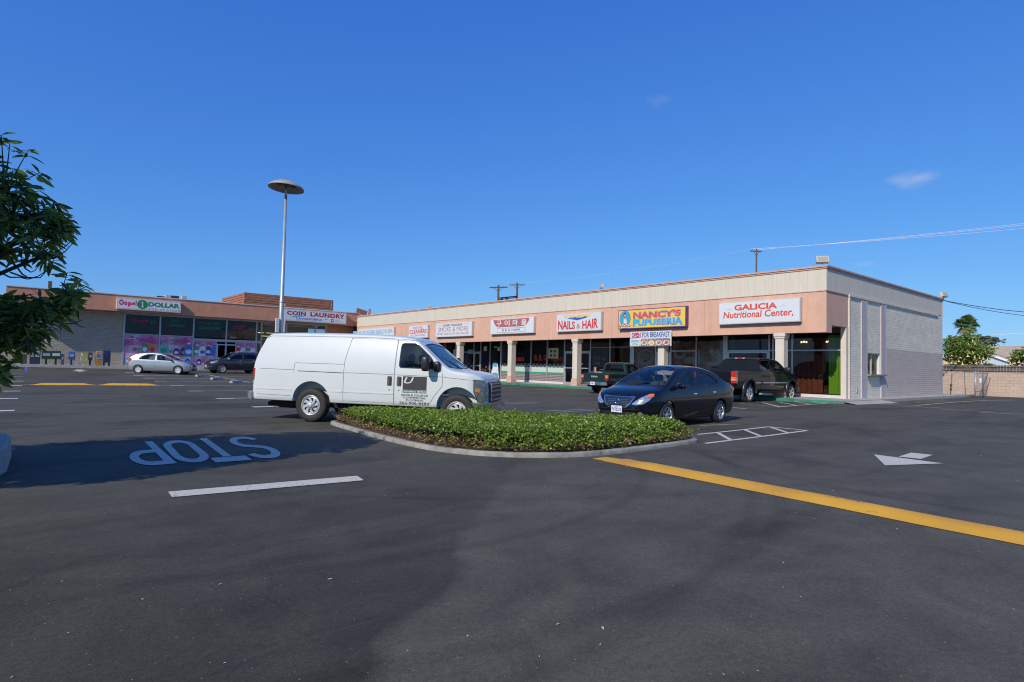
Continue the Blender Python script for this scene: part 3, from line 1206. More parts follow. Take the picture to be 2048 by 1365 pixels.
def letters(t, s, o, u, v, x0, y0, x1, y1, m, bold=.0, shear=0, off=.003, warp=None, name='lettering', sp=1.0):
    w = MB()
    text(w, s, o + u * x0 + v * y0, u, v, x1 - x0, y1 - y0, 0, bold, shear, off, warp, sp)
    return w.build(name, m, t)


def art(t, polys, o, u, v, m, off=.002, name='artwork'):
    w = MB()
    for p in polys:
        shape(w, p, o, u, v, off)
    return w.build(name, m, t)


SW = mat('sign_white', (.66, .68, .71), .35, var=(1.5, .03))
SGREY = mat('sign_cabinet_grey', (.5, .51, .5), .6, var=(6, .1))
SRED = mat('sign_red', (.62, .03, .04), .5)
SDRED = mat('sign_dark_red', (.36, .02, .025), .5)
SMAROON = mat('sign_maroon', (.42, .13, .14), .5)
SBLACK = mat('sign_black', (.04, .04, .045), .5)
SBLUE = mat('sign_blue', (.03, .11, .5), .5)
SCYAN = mat('sign_cyan', (.03, .36, .62), .5)
SSKY = mat('sign_light_blue', (.35, .62, .85), .5)
SYEL = mat('sign_yellow', (.8, .56, .07), .45)
SGREEN = mat('sign_green', (.02, .22, .07), .5)
SPINKRED = mat('sign_pink_red', (.6, .03, .10), .5)
SCORAL = mat('sign_coral', (.66, .07, .04), .5)
SPURPLE = mat('sign_purple', (.10, .06, .22), .5)
SBROWN = mat('sign_brown', (.32, .12, .04), .6)
SGOLD = mat('sign_gold', (.78, .5, .08), .5)
SGRAYT = mat('sign_grey_text', (.2, .2, .25), .5)

# GALICIA
t, o, u, v, W, H = sign_frame('shop_sign', 'wide white sign reading GALICIA Nutritional Center in red, nearest the corner', True, 16.25, 12.25, 3.66, 4.75, XF, .22, SGREY, SW)
letters(t, 'GALICIA', o, u, v, W * .21, H * .60, W * .74, H * .86, SCORAL, .035)
letters(t, 'Nutritional Center,', o, u, v, W * .065, H * .22, W * .925, H * .57, SCORAL, .02, .12)
art(t, [[(W * .10, H * .67), (W * .14, H * .71), (W * .17, H * .68), (W * .19, H * .58), (W * .16, H * .64)], [(W * .76, H * .64), (W * .80, H * .69), (W * .85, H * .68), (W * .81, H * .73)]], o, u, v, SSKY)
# NANCY'S PUPUSERIA
t, o, u, v, W, H = sign_frame('shop_sign', "yellow sign with purple edge reading NANCY'S PUPUSERIA", True, 22.62, 18.1, 3.64, 4.73, XF, .24, SPURPLE, SYEL, lip=.05)


def outlined(t, s, x0, y0, x1, y1, m, bold, warp=None, sp=1.0):
    letters(t, s, o, u, v, x0 - .03, y0 - .03, x1 + .03, y1 + .03, SBLUE, bold + .05, 0, .003, warp, sp=sp, name='lettering_outline')
    letters(t, s, o, u, v, x0 - .01, y0 - .01, x1 + .01, y1 + .01, SW, bold + .025, 0, .005, warp, sp=sp, name='lettering_outline')
    letters(t, s, o, u, v, x0, y0, x1, y1, m, bold, 0, .007, warp, sp=sp)


outlined(t, "NANCY'S", W * .245, H * .52, W * .93, H * .85, SCORAL, .045, lambda a, b_: (a, b_ * (1 - .05 * math.sin(a * 3.1)) + .0), 1.03)
outlined(t, 'PUPUSERIA', W * .245, H * .13, W * .955, H * .47, SCYAN, .04, lambda a, b_: (a, (b_ - .5) * (.82 + .25 * abs(2 * a - 1) ** 2) + .5), 1.05)
art(t, [circ(W * .115, H * .55, W * .088, H * .40, 28)], o, u, v, SBROWN, .002)
art(t, [circ(W * .115, H * .55, W * .080, H * .37, 28)], o, u, v, SCYAN, .003)
SKIN = mat('sign_skin', (.6, .38, .25), .6)
art(t, [circ(W * .112, H * .72, W * .022, H * .14)], o, u, v, SBLACK, .004)
art(t, [circ(W * .114, H * .70, W * .014, H * .085), [(W * .085, H * .33), (W * .095, H * .58), (W * .13, H * .58), (W * .15, H * .33)]], o, u, v, SKIN, .005)
art(t, [[(W * .095, H * .2), (W * .1, H * .5), (W * .135, H * .5), (W * .145, H * .2)]], o, u, v, SW, .006)
art(t, [circ(W * .11, H * .17, W * .095, H * .12, 26)], o, u, v, SBROWN, .007)
art(t, [circ(W * (.045 + .033 * i), H * (.19 + (.04 if i % 2 else 0)), W * .017, H * .032, 12) for i in range(5)] + [circ(W * (.065 + .033 * i), H * .10, W * .016, H * .03, 12) for i in range(4)], o, u, v, SW, .009)
# CINDY NAILS & HAIR
t, o, u, v, W, H = sign_frame('shop_sign', 'white sign reading CINDY NAILS & HAIR in yellow and red', True, 27.7, 23.92, 3.63, 4.76, XF, .22, SGREY, mat('sign_grey_white', (.62, .65, .66), .4))
art(t, [[(W * .22, H * .76), (W * .30, H * .70), (W * .49, H * .60), (W * .70, H * .72), (W * .69, H * .80)]], o, u, v, SBLUE, .002)
letters(t, 'CINDY', o, u, v, W * .18, H * .74, W * .80, H * .91, SGOLD, .05, .1, .004)
wp = lambda a, b_: (a, b_ * (.78 + .30 * (2 * a - 1) ** 2))
letters(t, 'NAILS', o, u, v, W * .045, H * .12, W * .435, H * .66, SRED, .03, 0, .004, lambda a, b_: (a, b_ * (1.0 - .22 * a)))
letters(t, '&', o, u, v, W * .47, H * .14, W * .555, H * .40, SMAROON, .0)
letters(t, 'HAIR', o, u, v, W * .60, H * .12, W * .935, H * .66, SRED, .03, 0, .004, lambda a, b_: (a, b_ * (.78 + .25 * a)))
# BBQ TOWN
t, o, u, v, W, H = sign_frame('shop_sign', 'white sign with maroon Korean lettering over the words B.B.Q. TOWN', True, 34.55, 29.85, 3.64, 4.75, XF, .22, SGREY, SW)
art(t, [[(W * .075, H * .93), (W * .09, H * .75), (W * .14, H * .52), (W * .20, H * .44), (W * .78, H * .44), (W * .84, H * .52), (W * .89, H * .75), (W * .905, H * .93)]], o, u, v, SMAROON)
for i, ch in enumerate('구이마을'):
    letters(t, ch, o, u, v, W * (.155 + .19 * i), H * .50, W * (.275 + .19 * i), H * .88, SW, .02, 0, .004)
art(t, [rect(W * .17, H * .09, W * .82, H * .37)], o, u, v, SBLACK, .002)
art(t, [rect(W * .175, H * .105, W * .815, H * .355)], o, u, v, SW, .004, 'face')
letters(t, 'B. B. Q. TOWN', o, u, v, W * .30, H * .15, W * .70, H * .31, SBLACK, .02, 0, .006)
# SMOKE & MORE
t, o, u, v, W, H = sign_frame('shop_sign', 'white sign reading IN2555 TRADING SMOKE & MORE in grey and red', True, 41.8, 36.8, 3.6, 4.72, XF, .22, SGREY, SW)
letters(t, 'IN2555 TRADING', o, u, v, W * .22, H * .74, W * .74, H * .90, SBLACK, .015)
letters(t, 'SMOKE & MORE', o, u, v, W * .08, H * .38, W * .91, H * .69, SMAROON, -.004)
letters(t, 'GIFT ITEMS · CIGARETTES · LOTTO · PIPES · PHONE CARDS', o, u, v, W * .05, H * .14, W * .93, H * .29, SGRAYT, .0)
art(t, [rect(W * .05, H * .84, W * .19, H * .865), rect(W * .05, H * .79, W * .19, H * .815), rect(W * .77, H * .88, W * .93, H * .905), rect(W * .77, H * .83, W * .93, H * .855)], o, u, v, SSKY)
# CLEANERS
t, o, u, v, W, H = sign_frame('shop_sign', 'white sign reading VINEYARD CLEANERS ALTERATIONS in red and grey', True, 46.1, 43.0, 3.6, 4.68, XF, .22, SGREY, SW)
letters(t, 'VINEYARD', o, u, v, W * .22, H * .72, W * .76, H * .90, SGRAYT, -.003)
letters(t, 'CLEANERS', o, u, v, W * .05, H * .36, W * .95, H * .68, SRED, .02)
letters(t, 'ALTERATIONS', o, u, v, W * .14, H * .14, W * .86, H * .28, SGRAYT, .0)
# BLUE OCEAN HEALTH SPA
t, o, u, v, W, H = sign_frame('shop_sign', 'white sign reading BLUE OCEAN HEALTH SPA in light blue, seen above the van roof', True, 55.9, 48.7, 3.7, 4.73, XF, .22, SGREY, SW)
letters(t, 'BLUE OCEAN HEALTH SPA', o, u, v, W * .04, H * .42, W * .97, H * .80, SCYAN, .0)
letters(t, 'MASSAGE · SAUNA · OPEN 7 DAYS', o, u, v, W * .1, H * .12, W * .9, H * .26, SCYAN, .0)
# banner under the Nancy's sign
bn = T('banner', 'vinyl banner reading OPEN FOR BREAKFAST hanging below the yellow sign', 'banner', (XF - .1, 20.4, 2.66))
o = Vector((XF - .14, 21.8, 2.66))
u, v = Vector((0, -1, 0)), Vector((0, 0, 1))
W, H = 2.75, .82
w = MB()
nx_ = 24
vs = []
for i in range(nx_ + 1):
    a = i / nx_
    for z in (0, 1):
        vs.append(o + u * (W * a) + v * (H * z) + Vector((.012 * math.sin(a * 9 + z), 0, 0)))
w.add(vs, [(2 * i, 2 * i + 2, 2 * i + 3, 2 * i + 1) for i in range(nx_)], 0, True)
w.build('cloth', SW, bn)
o = o + Vector((-.02, 0, 0))
art(bn, [rect(W * .30, H * .50, W * .98, H * .98)], o, u, v, mat('banner_lilac', (.55, .62, .85), .5))
art(bn, [rect(0, 0, W * .25, H * .5)], o, u, v, mat('banner_sky', (.5, .68, .72), .5))
art(bn, [rect(0, 0, W * .25, H * .12)], o, u, v, mat('banner_sand', (.62, .58, .4), .5), .004)
letters(bn, 'OPEN', o, u, v, W * .04, H * .66, W * .27, H * .94, SPINKRED, .02, .1, .006)
art(bn, [[(W * .03, H * .60), (W * .28, H * .66), (W * .28, H * .62), (W * .03, H * .56)]], o, u, v, SPINKRED, .006)
letters(bn, 'FOR BREAKFAST', o, u, v, W * .31, H * .58, W * .965, H * .93, SBLACK, .01, 0, .006)
letters(bn, 'STARTING', o, u, v, W * .03, H * .26, W * .22, H * .42, SBLACK, .0, .1, .006)
letters(bn, 'AT 7am', o, u, v, W * .06, H * .08, W * .2, H * .22, SBLACK, .0, .1, .006)
for i, cc in enumerate(((.45, .22, .08), (.65, .5, .15), (.5, .2, .07), (.5, .1, .07))):
    x = W * (.275 + .178 * i)
    art(bn, [rect(x, H * .04, x + W * .165, H * .46)], o, u, v, SBROWN, .006, 'food_photo')
    art(bn, [circ(x + W * .082, H * .22, W * .075, H * .17, 18)], o, u, v, SW, .008, 'food_photo')
    art(bn, [[(x + W * .03, H * .14), (x + W * .06, H * .34), (x + W * .11, H * .36), (x + W * .14, H * .2), (x + W * .09, H * .1)]], o, u, v, mat('food_%d' % i, cc, .6, var=(30, .5)), .010, 'food_photo')


# ------------------------------------------------------------ posters and goods behind the shop glass
def onglass(name, label, cat, y0, z0, y1, z1, m, dx=.0, grp=None):
    w = MB()
    w.box(XS + .008 + dx, y0, z0, XS + .014 + dx, y1, z1)
    o_ = w.build(name, m)
    return tag(o_, label, cat, grp)


def food_mat(name, c1, c2, c3, sc=1.4):
    m, nt, ns, lk, P = nodes(name)
    tc = N(nt, 'ShaderNodeTexCoord')
    n1 = N(nt, 'ShaderNodeTexNoise', i_Scale=sc, i_Detail=3.0, i_Distortion=1.5)
    lk.new(tc.outputs['Object'], n1.inputs['Vector'])
    r = ramp(nt, n1.outputs['Fac'], .35, .65, c4(c1), c4(c3))
    e = r.color_ramp.elements.new(.5)
    e.color = c4(c2)
    lk.new(r.outputs[0], P.inputs['Base Color'])
    P.inputs['Roughness'].default_value = .5
    return m


FOODA = food_mat('poster_food_pink', (.30, .16, .14), (.62, .54, .50), (.46, .25, .20), 2.2)
FOODB = food_mat('poster_food_orange', (.5, .48, .46), (.55, .22, .10), (.18, .11, .09), 1.7)
pA = onglass('poster', 'large pinkish window poster of plated food behind the column by the banner', 'poster', 21.86, 1.25, 23.38, 3.05, FOODA, .05, grp='food posters in the restaurant windows')
pB = onglass('poster', 'large window poster of a white plate with fried food, between banner and pickup', 'poster', 17.46, 1.45, 19.02, 3.0, FOODA, .05, grp='food posters in the restaurant windows')
pC = onglass('poster', 'brown window poster of bowls and bread, just above the pickup bed', 'poster', 19.14, 1.7, 20.68, 3.0, FOODB, .05, grp='food posters in the restaurant windows')
w = MB()
u, v = Vector((0, -1, 0)), Vector((0, 0, 1))
PLATE = mat('poster_plate', (.62, .60, .57), .5, var=(2, .1))
for (cy, cz, rx, rz_, m_, off) in ((18.2, 2.05, .72, .42, PLATE, .0), (18.2, 2.12, .45, .28, FOODB, .003), (20.2, 2.3, .4, .3, PLATE, .0), (20.15, 2.42, .3, .22, FOODB, .003), (19.55, 1.95, .38, .2, PLATE, .0), (22.6, 2.1, .62, .5, PLATE, .0), (22.6, 2.15, .42, .34, FOODA, .003)):
    w = MB()
    shape(w, circ(0, 0, rx, rz_, 26), (XS + .055, cy, cz), u, v, off)
    w.build('printed_plate', m_, pB if cy < 19 else (pC if cy < 21 else pA))
# green and brown curtains of the corner shop
def curtain(y0, y1, z0, z1, m, label, x=XS + .5):
    w = MB()
    n = 46
    vs = []
    for i in range(n + 1):
        a = i / n
        dx_ = .035 * math.sin(a * n * .9) + .02 * math.sin(a * n * .37)
        for z in (z0, z1):
            vs.append((x + dx_, y0 + (y1 - y0) * a, z))
    w.add(vs, [(2 * i, 2 * i + 2, 2 * i + 3, 2 * i + 1) for i in range(n)], 0, True)
    return tag(w.build('curtain', m), label, 'curtain', 'curtains in the corner shop window')


curtain(11.6, 12.15, .42, 3.2, mat('lime_curtain', (.33, .62, .03), .85), 'bright lime green curtain hanging at the right end of the corner window', XS + .3)
curtain(12.5, 14.2, .42, 2.3, mat('rust_curtain', (.30, .07, .035), .85, var=(3, .15)), 'rust brown curtain in the middle of the corner window')
w = MB()
w.box(XS + .9, YC + .4, .27, XS + 1.0, 16.8, 3.1)
w.build('back_partition', mat('brown_partition', (.08, .035, .02), .9, var=(1, .4)), shopR)
for k, y in enumerate((12.3, 13.5)):
    f = T('ceiling_lamp', 'cluster of lit bulbs inside the corner shop, %s' % ('nearer the green curtain' if k == 0 else 'above the rust curtain'), 'lamp', (XS + .7, y, 2.95), 0, 'lit bulbs in the corner shop')
    w = MB()
    for j in range(3):
        w.ell((XS + .7, y - .12 + .12 * j, 2.9 + .02 * (j % 2)), .045, .045, .05, 1, 10, 6)
    w.build('bulb', mat('lit_bulb', (.9, .8, .6), .4, emis=((1, .75, .4), 3.0)), f)
    w = MB()
    w.tube([(XS + .7, y, 2.95), (XS + .7, y, 3.2)], .01, 5)
    w.build('stem', DARKF, f)
# BBQ restaurant lower window film: green cornice, tile lattice, brick
def lattice_mat():
    m, nt, ns, lk, P = nodes('lattice_film')
    uv, ob = wall_uv(nt, 1)
    w1 = N(nt, 'ShaderNodeTexWave', wave_type='BANDS', bands_direction='DIAGONAL', i_Scale=1.6)
    lk.new(uv, w1.inputs['Vector'])
    mp = N(nt, 'ShaderNodeMapping')
    mp.inputs['Scale'].default_value = (-1, 1, 1)
    lk.new(uv, mp.inputs[0])
    w2 = N(nt, 'ShaderNodeTexWave', wave_type='BANDS', bands_direction='DIAGONAL', i_Scale=1.6)
    lk.new(mp.outputs[0], w2.inputs['Vector'])
    mx = N(nt, 'ShaderNodeMath', operation='MAXIMUM')
    lk.new(w1.outputs['Fac'], mx.inputs[0])
    lk.new(w2.outputs['Fac'], mx.inputs[1])
    r = ramp(nt, mx.outputs[0], .82, .9, (.03, .04, .04, 1), (.2, .24, .23, 1))
    lk.new(r.outputs[0], P.inputs['Base Color'])
    return m


LAT = lattice_mat()
BRF = block_mat('film_brick', 1, (.07, .02, .025), (.05, .02, .025), (.30, .25, .25), .3, .11, .5, 0)
MT['film_brick'].node_tree.nodes['Brick Texture'].inputs['Mortar Size'].default_value = .045
MINT = mat('mint_film', (.48, .56, .52), .6, var=(7, .12))
GRF = mat('green_film', (.02, .30, .19), .5)
for i, (a, b_) in enumerate(((29.42, 31.04), (31.14, 32.75), (32.85, 36.19))):
    fg = T('window_film', ['tile and brick patterned window film beside the restaurant door', 'tile and brick patterned window film in the middle restaurant pane', 'tile and brick patterned window film behind the column under the Korean sign'][i], 'window film', (XS + .035, a, .38), 0, 'patterned films on the barbecue windows')
    for nm, z0, z1, m_ in (('brick_band', .385, .90, BRF), ('green_band', .90, 1.02, GRF), ('pale_band', 1.02, 1.36, MINT), ('lattice_band', 1.36, 1.62, LAT)):
        w = MB()
        w.box(XS + .008, a, z0 + .001, XS + .016, b_, z1)
        w.build(nm, m_, fg)
neon = T('neon_sign', 'dim red window lettering reading Korean B.B.Q. behind the glass', 'window sign', (XS + .2, 35.8, 1.9))
NEON = mat('dull_red_neon', (.5, .02, .02), .5, emis=((1, .03, .02), .25))
letters(neon, 'Korean', Vector((XS + .12, 35.6, 1.78)), u, v, 0, 0, 1.9, .42, NEON, .02)
for i, s in enumerate(('B.', 'B.', 'Q.')):
    letters(neon, s, Vector((XS + .12, 32.55 - .48 * i, 1.82)), u, v, 0, 0, .34, .42, NEON, .02)
letters(neon, 'SUSHI', Vector((XS + .12, 30.9, 1.85)), u, v, 0, 0, 1.2, .26, NEON, .0)
pm_ = T('menu_poster', 'small yellow menu poster with four dark dishes in the barbecue window', 'poster', (XS + .034, 30.5, 2.05))
w = MB()
w.box(XS + .010, 30.0, 2.0, XS + .016, 31.0, 2.72)
w.build('sheet', mat('menu_paper', (.45, .45, .22), .6, var=(3, .15)), pm_)
w = MB()
for cy, cz in ((30.72, 2.5), (30.35, 2.5), (30.72, 2.2), (30.35, 2.2)):
    shape(w, circ(0, 0, .12, .1, 14), (XS + .008, cy, cz), u, v, .001)
w.build('dish_picture', SBLACK, pm_)
# small stickers and notices, address numbers
GOODS = [mat('good_%d' % i, c, .6) for i, c in enumerate(((.6, .35, .1), (.15, .35, .1), (.5, .5, .48), (.45, .05, .05), (.08, .3, .5), (.6, .5, .15), (.5, .25, .3)))]
k = 0
for (y, z, w_, h_s, gi, nm) in ((36.6, 2.7, .28, .3, 2, 'round grey notice'), (42.5, 2.35, .5, .75, 2, 'tall grey green notice'), (38.3, 2.75, .4, .35, 2, 'white notice'), (40.3, 2.5, .7, .35, 4, 'blue notice'),
                                (41.5, 2.7, .5, .18, 1, 'green lit sticker'), (37.0, 2.85, .4, .14, 1, 'green strip sticker'), (35.0, 1.95, .45, .55, 3, 'red notice'), (35.1, 1.75, .5, .2, 2, 'white strip notice'),
                                (28.6, 2.72, .32, .12, 2, 'white address number plate'), (27.9, 1.65, .45, .12, 2, 'white strip on the door glass'), (28.0, 1.35, .3, .5, 3, 'red hours sticker on the door'), (26.6, 1.3, .25, .3, 6, 'pink flyer low in the nail salon window')):
    onglass('notice', nm + ' stuck inside the shop window', 'notice', y - w_ / 2, z - h_s / 2, y + w_ / 2, z + h_s / 2, GOODS[gi], .0, 'notices in the shop windows')
w = MB()
ns_ = T('window_lettering', 'pale blue lettering Full Set and Fill with a pale panel in the nail salon window', 'window sign', (XS + .03, 26.0, 1.3))
w = MB()
w.box(XS + .045, 25.5, 1.45, XS + .05, 26.85, 2.68)
w.build('panel', mat('salon_panel', (.10, .14, .15), .6, var=(2, .3)), ns_)
for s, z in (('Full Set', 1.95), ('Fill', 1.6)):
    letters(ns_, s, Vector((XS + .04, 26.6, z)), u, v, 0, 0, .9 if z > 1.8 else .4, .18, SSKY, .0)
letters(ns_, 'NAILS', Vector((XS + .04, 26.2, 1.28)), u, v, 0, 0, .5, .06, SW, .03)
# goods displayed low in the smoke shop window and the water advert
gd = T('display_goods', 'colourful goods and papers piled low inside the smoke shop window', 'shop display', (XS + .2, 39, ZW + .1))
w = MB()
rr = random.Random(3)
for i in range(34):
    y = rr.uniform(36.5, 42.2)
    z = rr.uniform(.9, 1.5)
    if 38.9 < y < 39.75:
        continue
    s = rr.uniform(.08, .16)
    w.box(XS + .1, y, z, XS + .14, y + s * 1.4, z + s * 1.3, rr.randrange(7))
w.build('packet', GOODS, gd)
ad = T('advert_stand', 'white and blue advertising panel leaning at the smoke shop window', 'advert', (XS - .1, 37.0, ZW))
w = MB()
w.plate([(0, 0), (1.15, 0), (1.05, .8), (.95, 1.25), (.4, 1.25), (.35, .8)], (XS - .06, 37.55, ZW + .12), (0, -1, 0), (0, 0, 1), (-1, 0, 0), 0, .02)
w.build('panel', SW, ad)
w = MB()
shape(w, [(.03, .02), (1.1, .02), (1.06, .4), (.8, .5), (.2, .42)], (XS - .085, 37.55, ZW + .12), (0, -1, 0), (0, 0, 1), .004)
shape(w, rect(.45, .95, .9, 1.15), (XS - .085, 37.55, ZW + .12), (0, -1, 0), (0, 0, 1), .004)
w.build('blue_print', SCYAN, ad)
# ------------------------------------------------------------ left-hand market building
YL, YG = 57.0, 58.3
ZL = 6.37
sz = lambda x: .765 - .0105 * x                     # pavement level along the front
BLK_L = block_mat('grey_block', 0, (.43, .37, .29), (.38, .33, .26), (.27, .235, .19), .4, .2, bstr=.8, var=.08)
mk = T('market_building', 'long brown pink shop building on the left with a wood screen on its roof', 'building', (0, YL, .7))
w = MB()
w.plate([(-30, .2), (XF + .3, .0), (XF + .3, sz(27)), (-30, sz(-30))], (0, 0, 0), (1, 0, 0), (0, 0, 1), (0, 1, 0), YL - 1.6, YG + 6)
struct('sidewalk', w, CONC)
w = MB()
w.plate([(-30, .2), (27.0, .0), (27.0, sz(27) + .004), (-30, sz(-30) + .004)], (0, 0, 0), (1, 0, 0), (0, 0, 1), (0, 1, 0), YL - 1.75, YL - 1.6)
tag(w.build('kerb', KERBC), 'pale kerb along the front of the left building', 'kerb')
w = MB()
w.box(0.0, YL, 5.08, XF + .4, YL + .25, ZL)
w.box(-.0, YL + .25, 5.08, .25, YG + .2, ZL)
w.build('fascia', BROWNPINK, mk)
w = MB()
w.box(-.04, YL - .05, ZL, XF + .4, YL + .3, ZL + .07)
w.box(-30, YG - .04, ZL - .6, -.05, YG + .3, ZL - .53)
w.build('cap_trim', mat('pale_cap', (.6, .58, .55), .6), mk)
w = MB()
w.box(.25, YL + .25, 5.1, XF + .4, YG + .1, 5.2)
w.build('soffit', SOFFIT, mk)
w = MB()
w.box(-30, YG, 0, 7.5, YG + .3, ZL - .6)
w.build('block_wall', BLK_L, mk)
w = MB()
w.box(-30, YG + .3, ZL - .8, XF + 1, YG + 30, ZL - .65)
w.build('roof', ROOF, mk)
w = MB()
w.box(24.7, YG, 0, XF + .4, YG + .3, 5.12)
w.build('stucco_wall', BROWNPINK, mk)
mx_ = lambda p: at_y(p, 660, YG).x
MUL = [7.52, mx_(320), mx_(387), mx_(453), mx_(513), mx_(523), mx_(573), mx_(631), 24.65]
w = MB()
for i, x in enumerate(MUL):
    w.box(x - .06, YG - .04, sz(x) - .02, x + .06, YG + .08, 5.1)
w.box(7.6, YG - .03, 3.28, MUL[2], YG + .06, 3.36)
w.box(MUL[2], YG - .035, 2.98, MUL[5], YG + .065, 3.2)
w.box(7.6, YG - .03, 4.95, 24.6, YG + .07, 5.1)
w.box(7.6, YG - .03, .5, MUL[3] - .4, YG + .06, .82)
w.box(MUL[5], YG - .03, 3.35, 24.6, YG + .06, 3.42)
w.box(MUL[5], YG - .03, .4, 24.6, YG + .06, .72)
dx0, dx1 = mx_(434), mx_(473)
for x in (mx_(413), dx0, dx1, mx_(492)):
    w.box(x - .04, YG - .035, .5, x + .04, YG + .065, 2.98)
w.build('window_frame', GALV, mk)
for i in range(len(MUL) - 1):
    if MUL[i + 1] - MUL[i] < 1:
        continue
    w = MB()
    w.box(MUL[i] + .06, YG + .02, 3.3 if 2 <= i <= 3 else .8, MUL[i + 1] - .06, YG + .03, 4.95)
    w.build('window_pane', STOREGLASS, mk)
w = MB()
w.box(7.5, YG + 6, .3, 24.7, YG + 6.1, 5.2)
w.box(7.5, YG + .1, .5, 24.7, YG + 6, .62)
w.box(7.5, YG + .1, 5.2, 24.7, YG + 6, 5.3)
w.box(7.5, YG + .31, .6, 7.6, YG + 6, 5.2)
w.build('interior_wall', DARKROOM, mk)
w = MB()
w.box(18.1, YG + .5, .6, 18.25, YG + 6, 5.2)
w.box(18.3, YG + 4.5, .6, 24.6, YG + 4.6, 5.2)
w.build('party_wall', mat('laundry_wall', (.40, .38, .33), .9), mk)
dd = sub('door', mk)
w = MB()
w.box(dx0 + .04, YG - .02, 2.68, dx1 - .04, YG + .05, 2.78)
w.box(dx0 + .04, YG - .02, .72, dx0 + .14, YG + .05, 2.68)
w.build('frame', ALU, dd)
# poster panels behind the lower glass
def poster_mat():
    m, nt, ns, lk, P = nodes('pink_poster')
    tc = N(nt, 'ShaderNodeTexCoord')
    n1 = N(nt, 'ShaderNodeTexNoise', i_Scale=.8, i_Detail=2.0)
    lk.new(tc.outputs['Object'], n1.inputs['Vector'])
    r = ramp(nt, n1.outputs['Fac'], .36, .66, (.50, .05, .22, 1), (.66, .56, .62, 1))
    e = r.color_ramp.elements.new(.5)
    e.color = (.58, .28, .46, 1)
    lk.new(r.outputs[0], P.inputs['Base Color'])
    return m


PPK = poster_mat()
PGRN = mat('print_green', (.03, .32, .16), .5)
PTEAL = mat('print_teal', (.1, .45, .42), .5)
PNAVY = mat('print_navy', (.03, .05, .2), .5)
PBLU = mat('print_blue', (.05, .15, .6), .5)
PORG = mat('print_orange', (.6, .25, .06), .5)
PWHT = mat('print_white', (.7, .7, .75), .5)
UL, VL = Vector((1, 0, 0)), Vector((0, 0, 1))


def bottle(w, x, z, s, mi, lab=None, hdl=False):
    """flat printed bottle picture, standing on z"""
    bottle.k = getattr(bottle, 'k', 0) + 1
    e = .0009 * (bottle.k % 7)
    p = [(-.28, 0), (.28, 0), (.32, .08), (.32, .5), (.22, .72), (.1, .8), (.1, .92), (-.1, .92), (-.1, .8), (-.22, .72), (-.32, .5), (-.32, .08)]
    shape(w, [(x + a * s, z + b_ * s) for a, b_ in p], (0, YG - .008, 0), UL, VL, .001 + e, mi)
    shape(w, [(x + a * s, z + b_ * s) for a, b_ in rect(-.12, .9, .12, 1.02)], (0, YG - .008, 0), UL, VL, .0013 + e, 6 if lab is None else lab)
    shape(w, [(x + a * s, z + b_ * s) for a, b_ in circ(0, .33, .22, .17, 12)], (0, YG - .008, 0), UL, VL, .0016 + e, 6 if lab is None else lab)


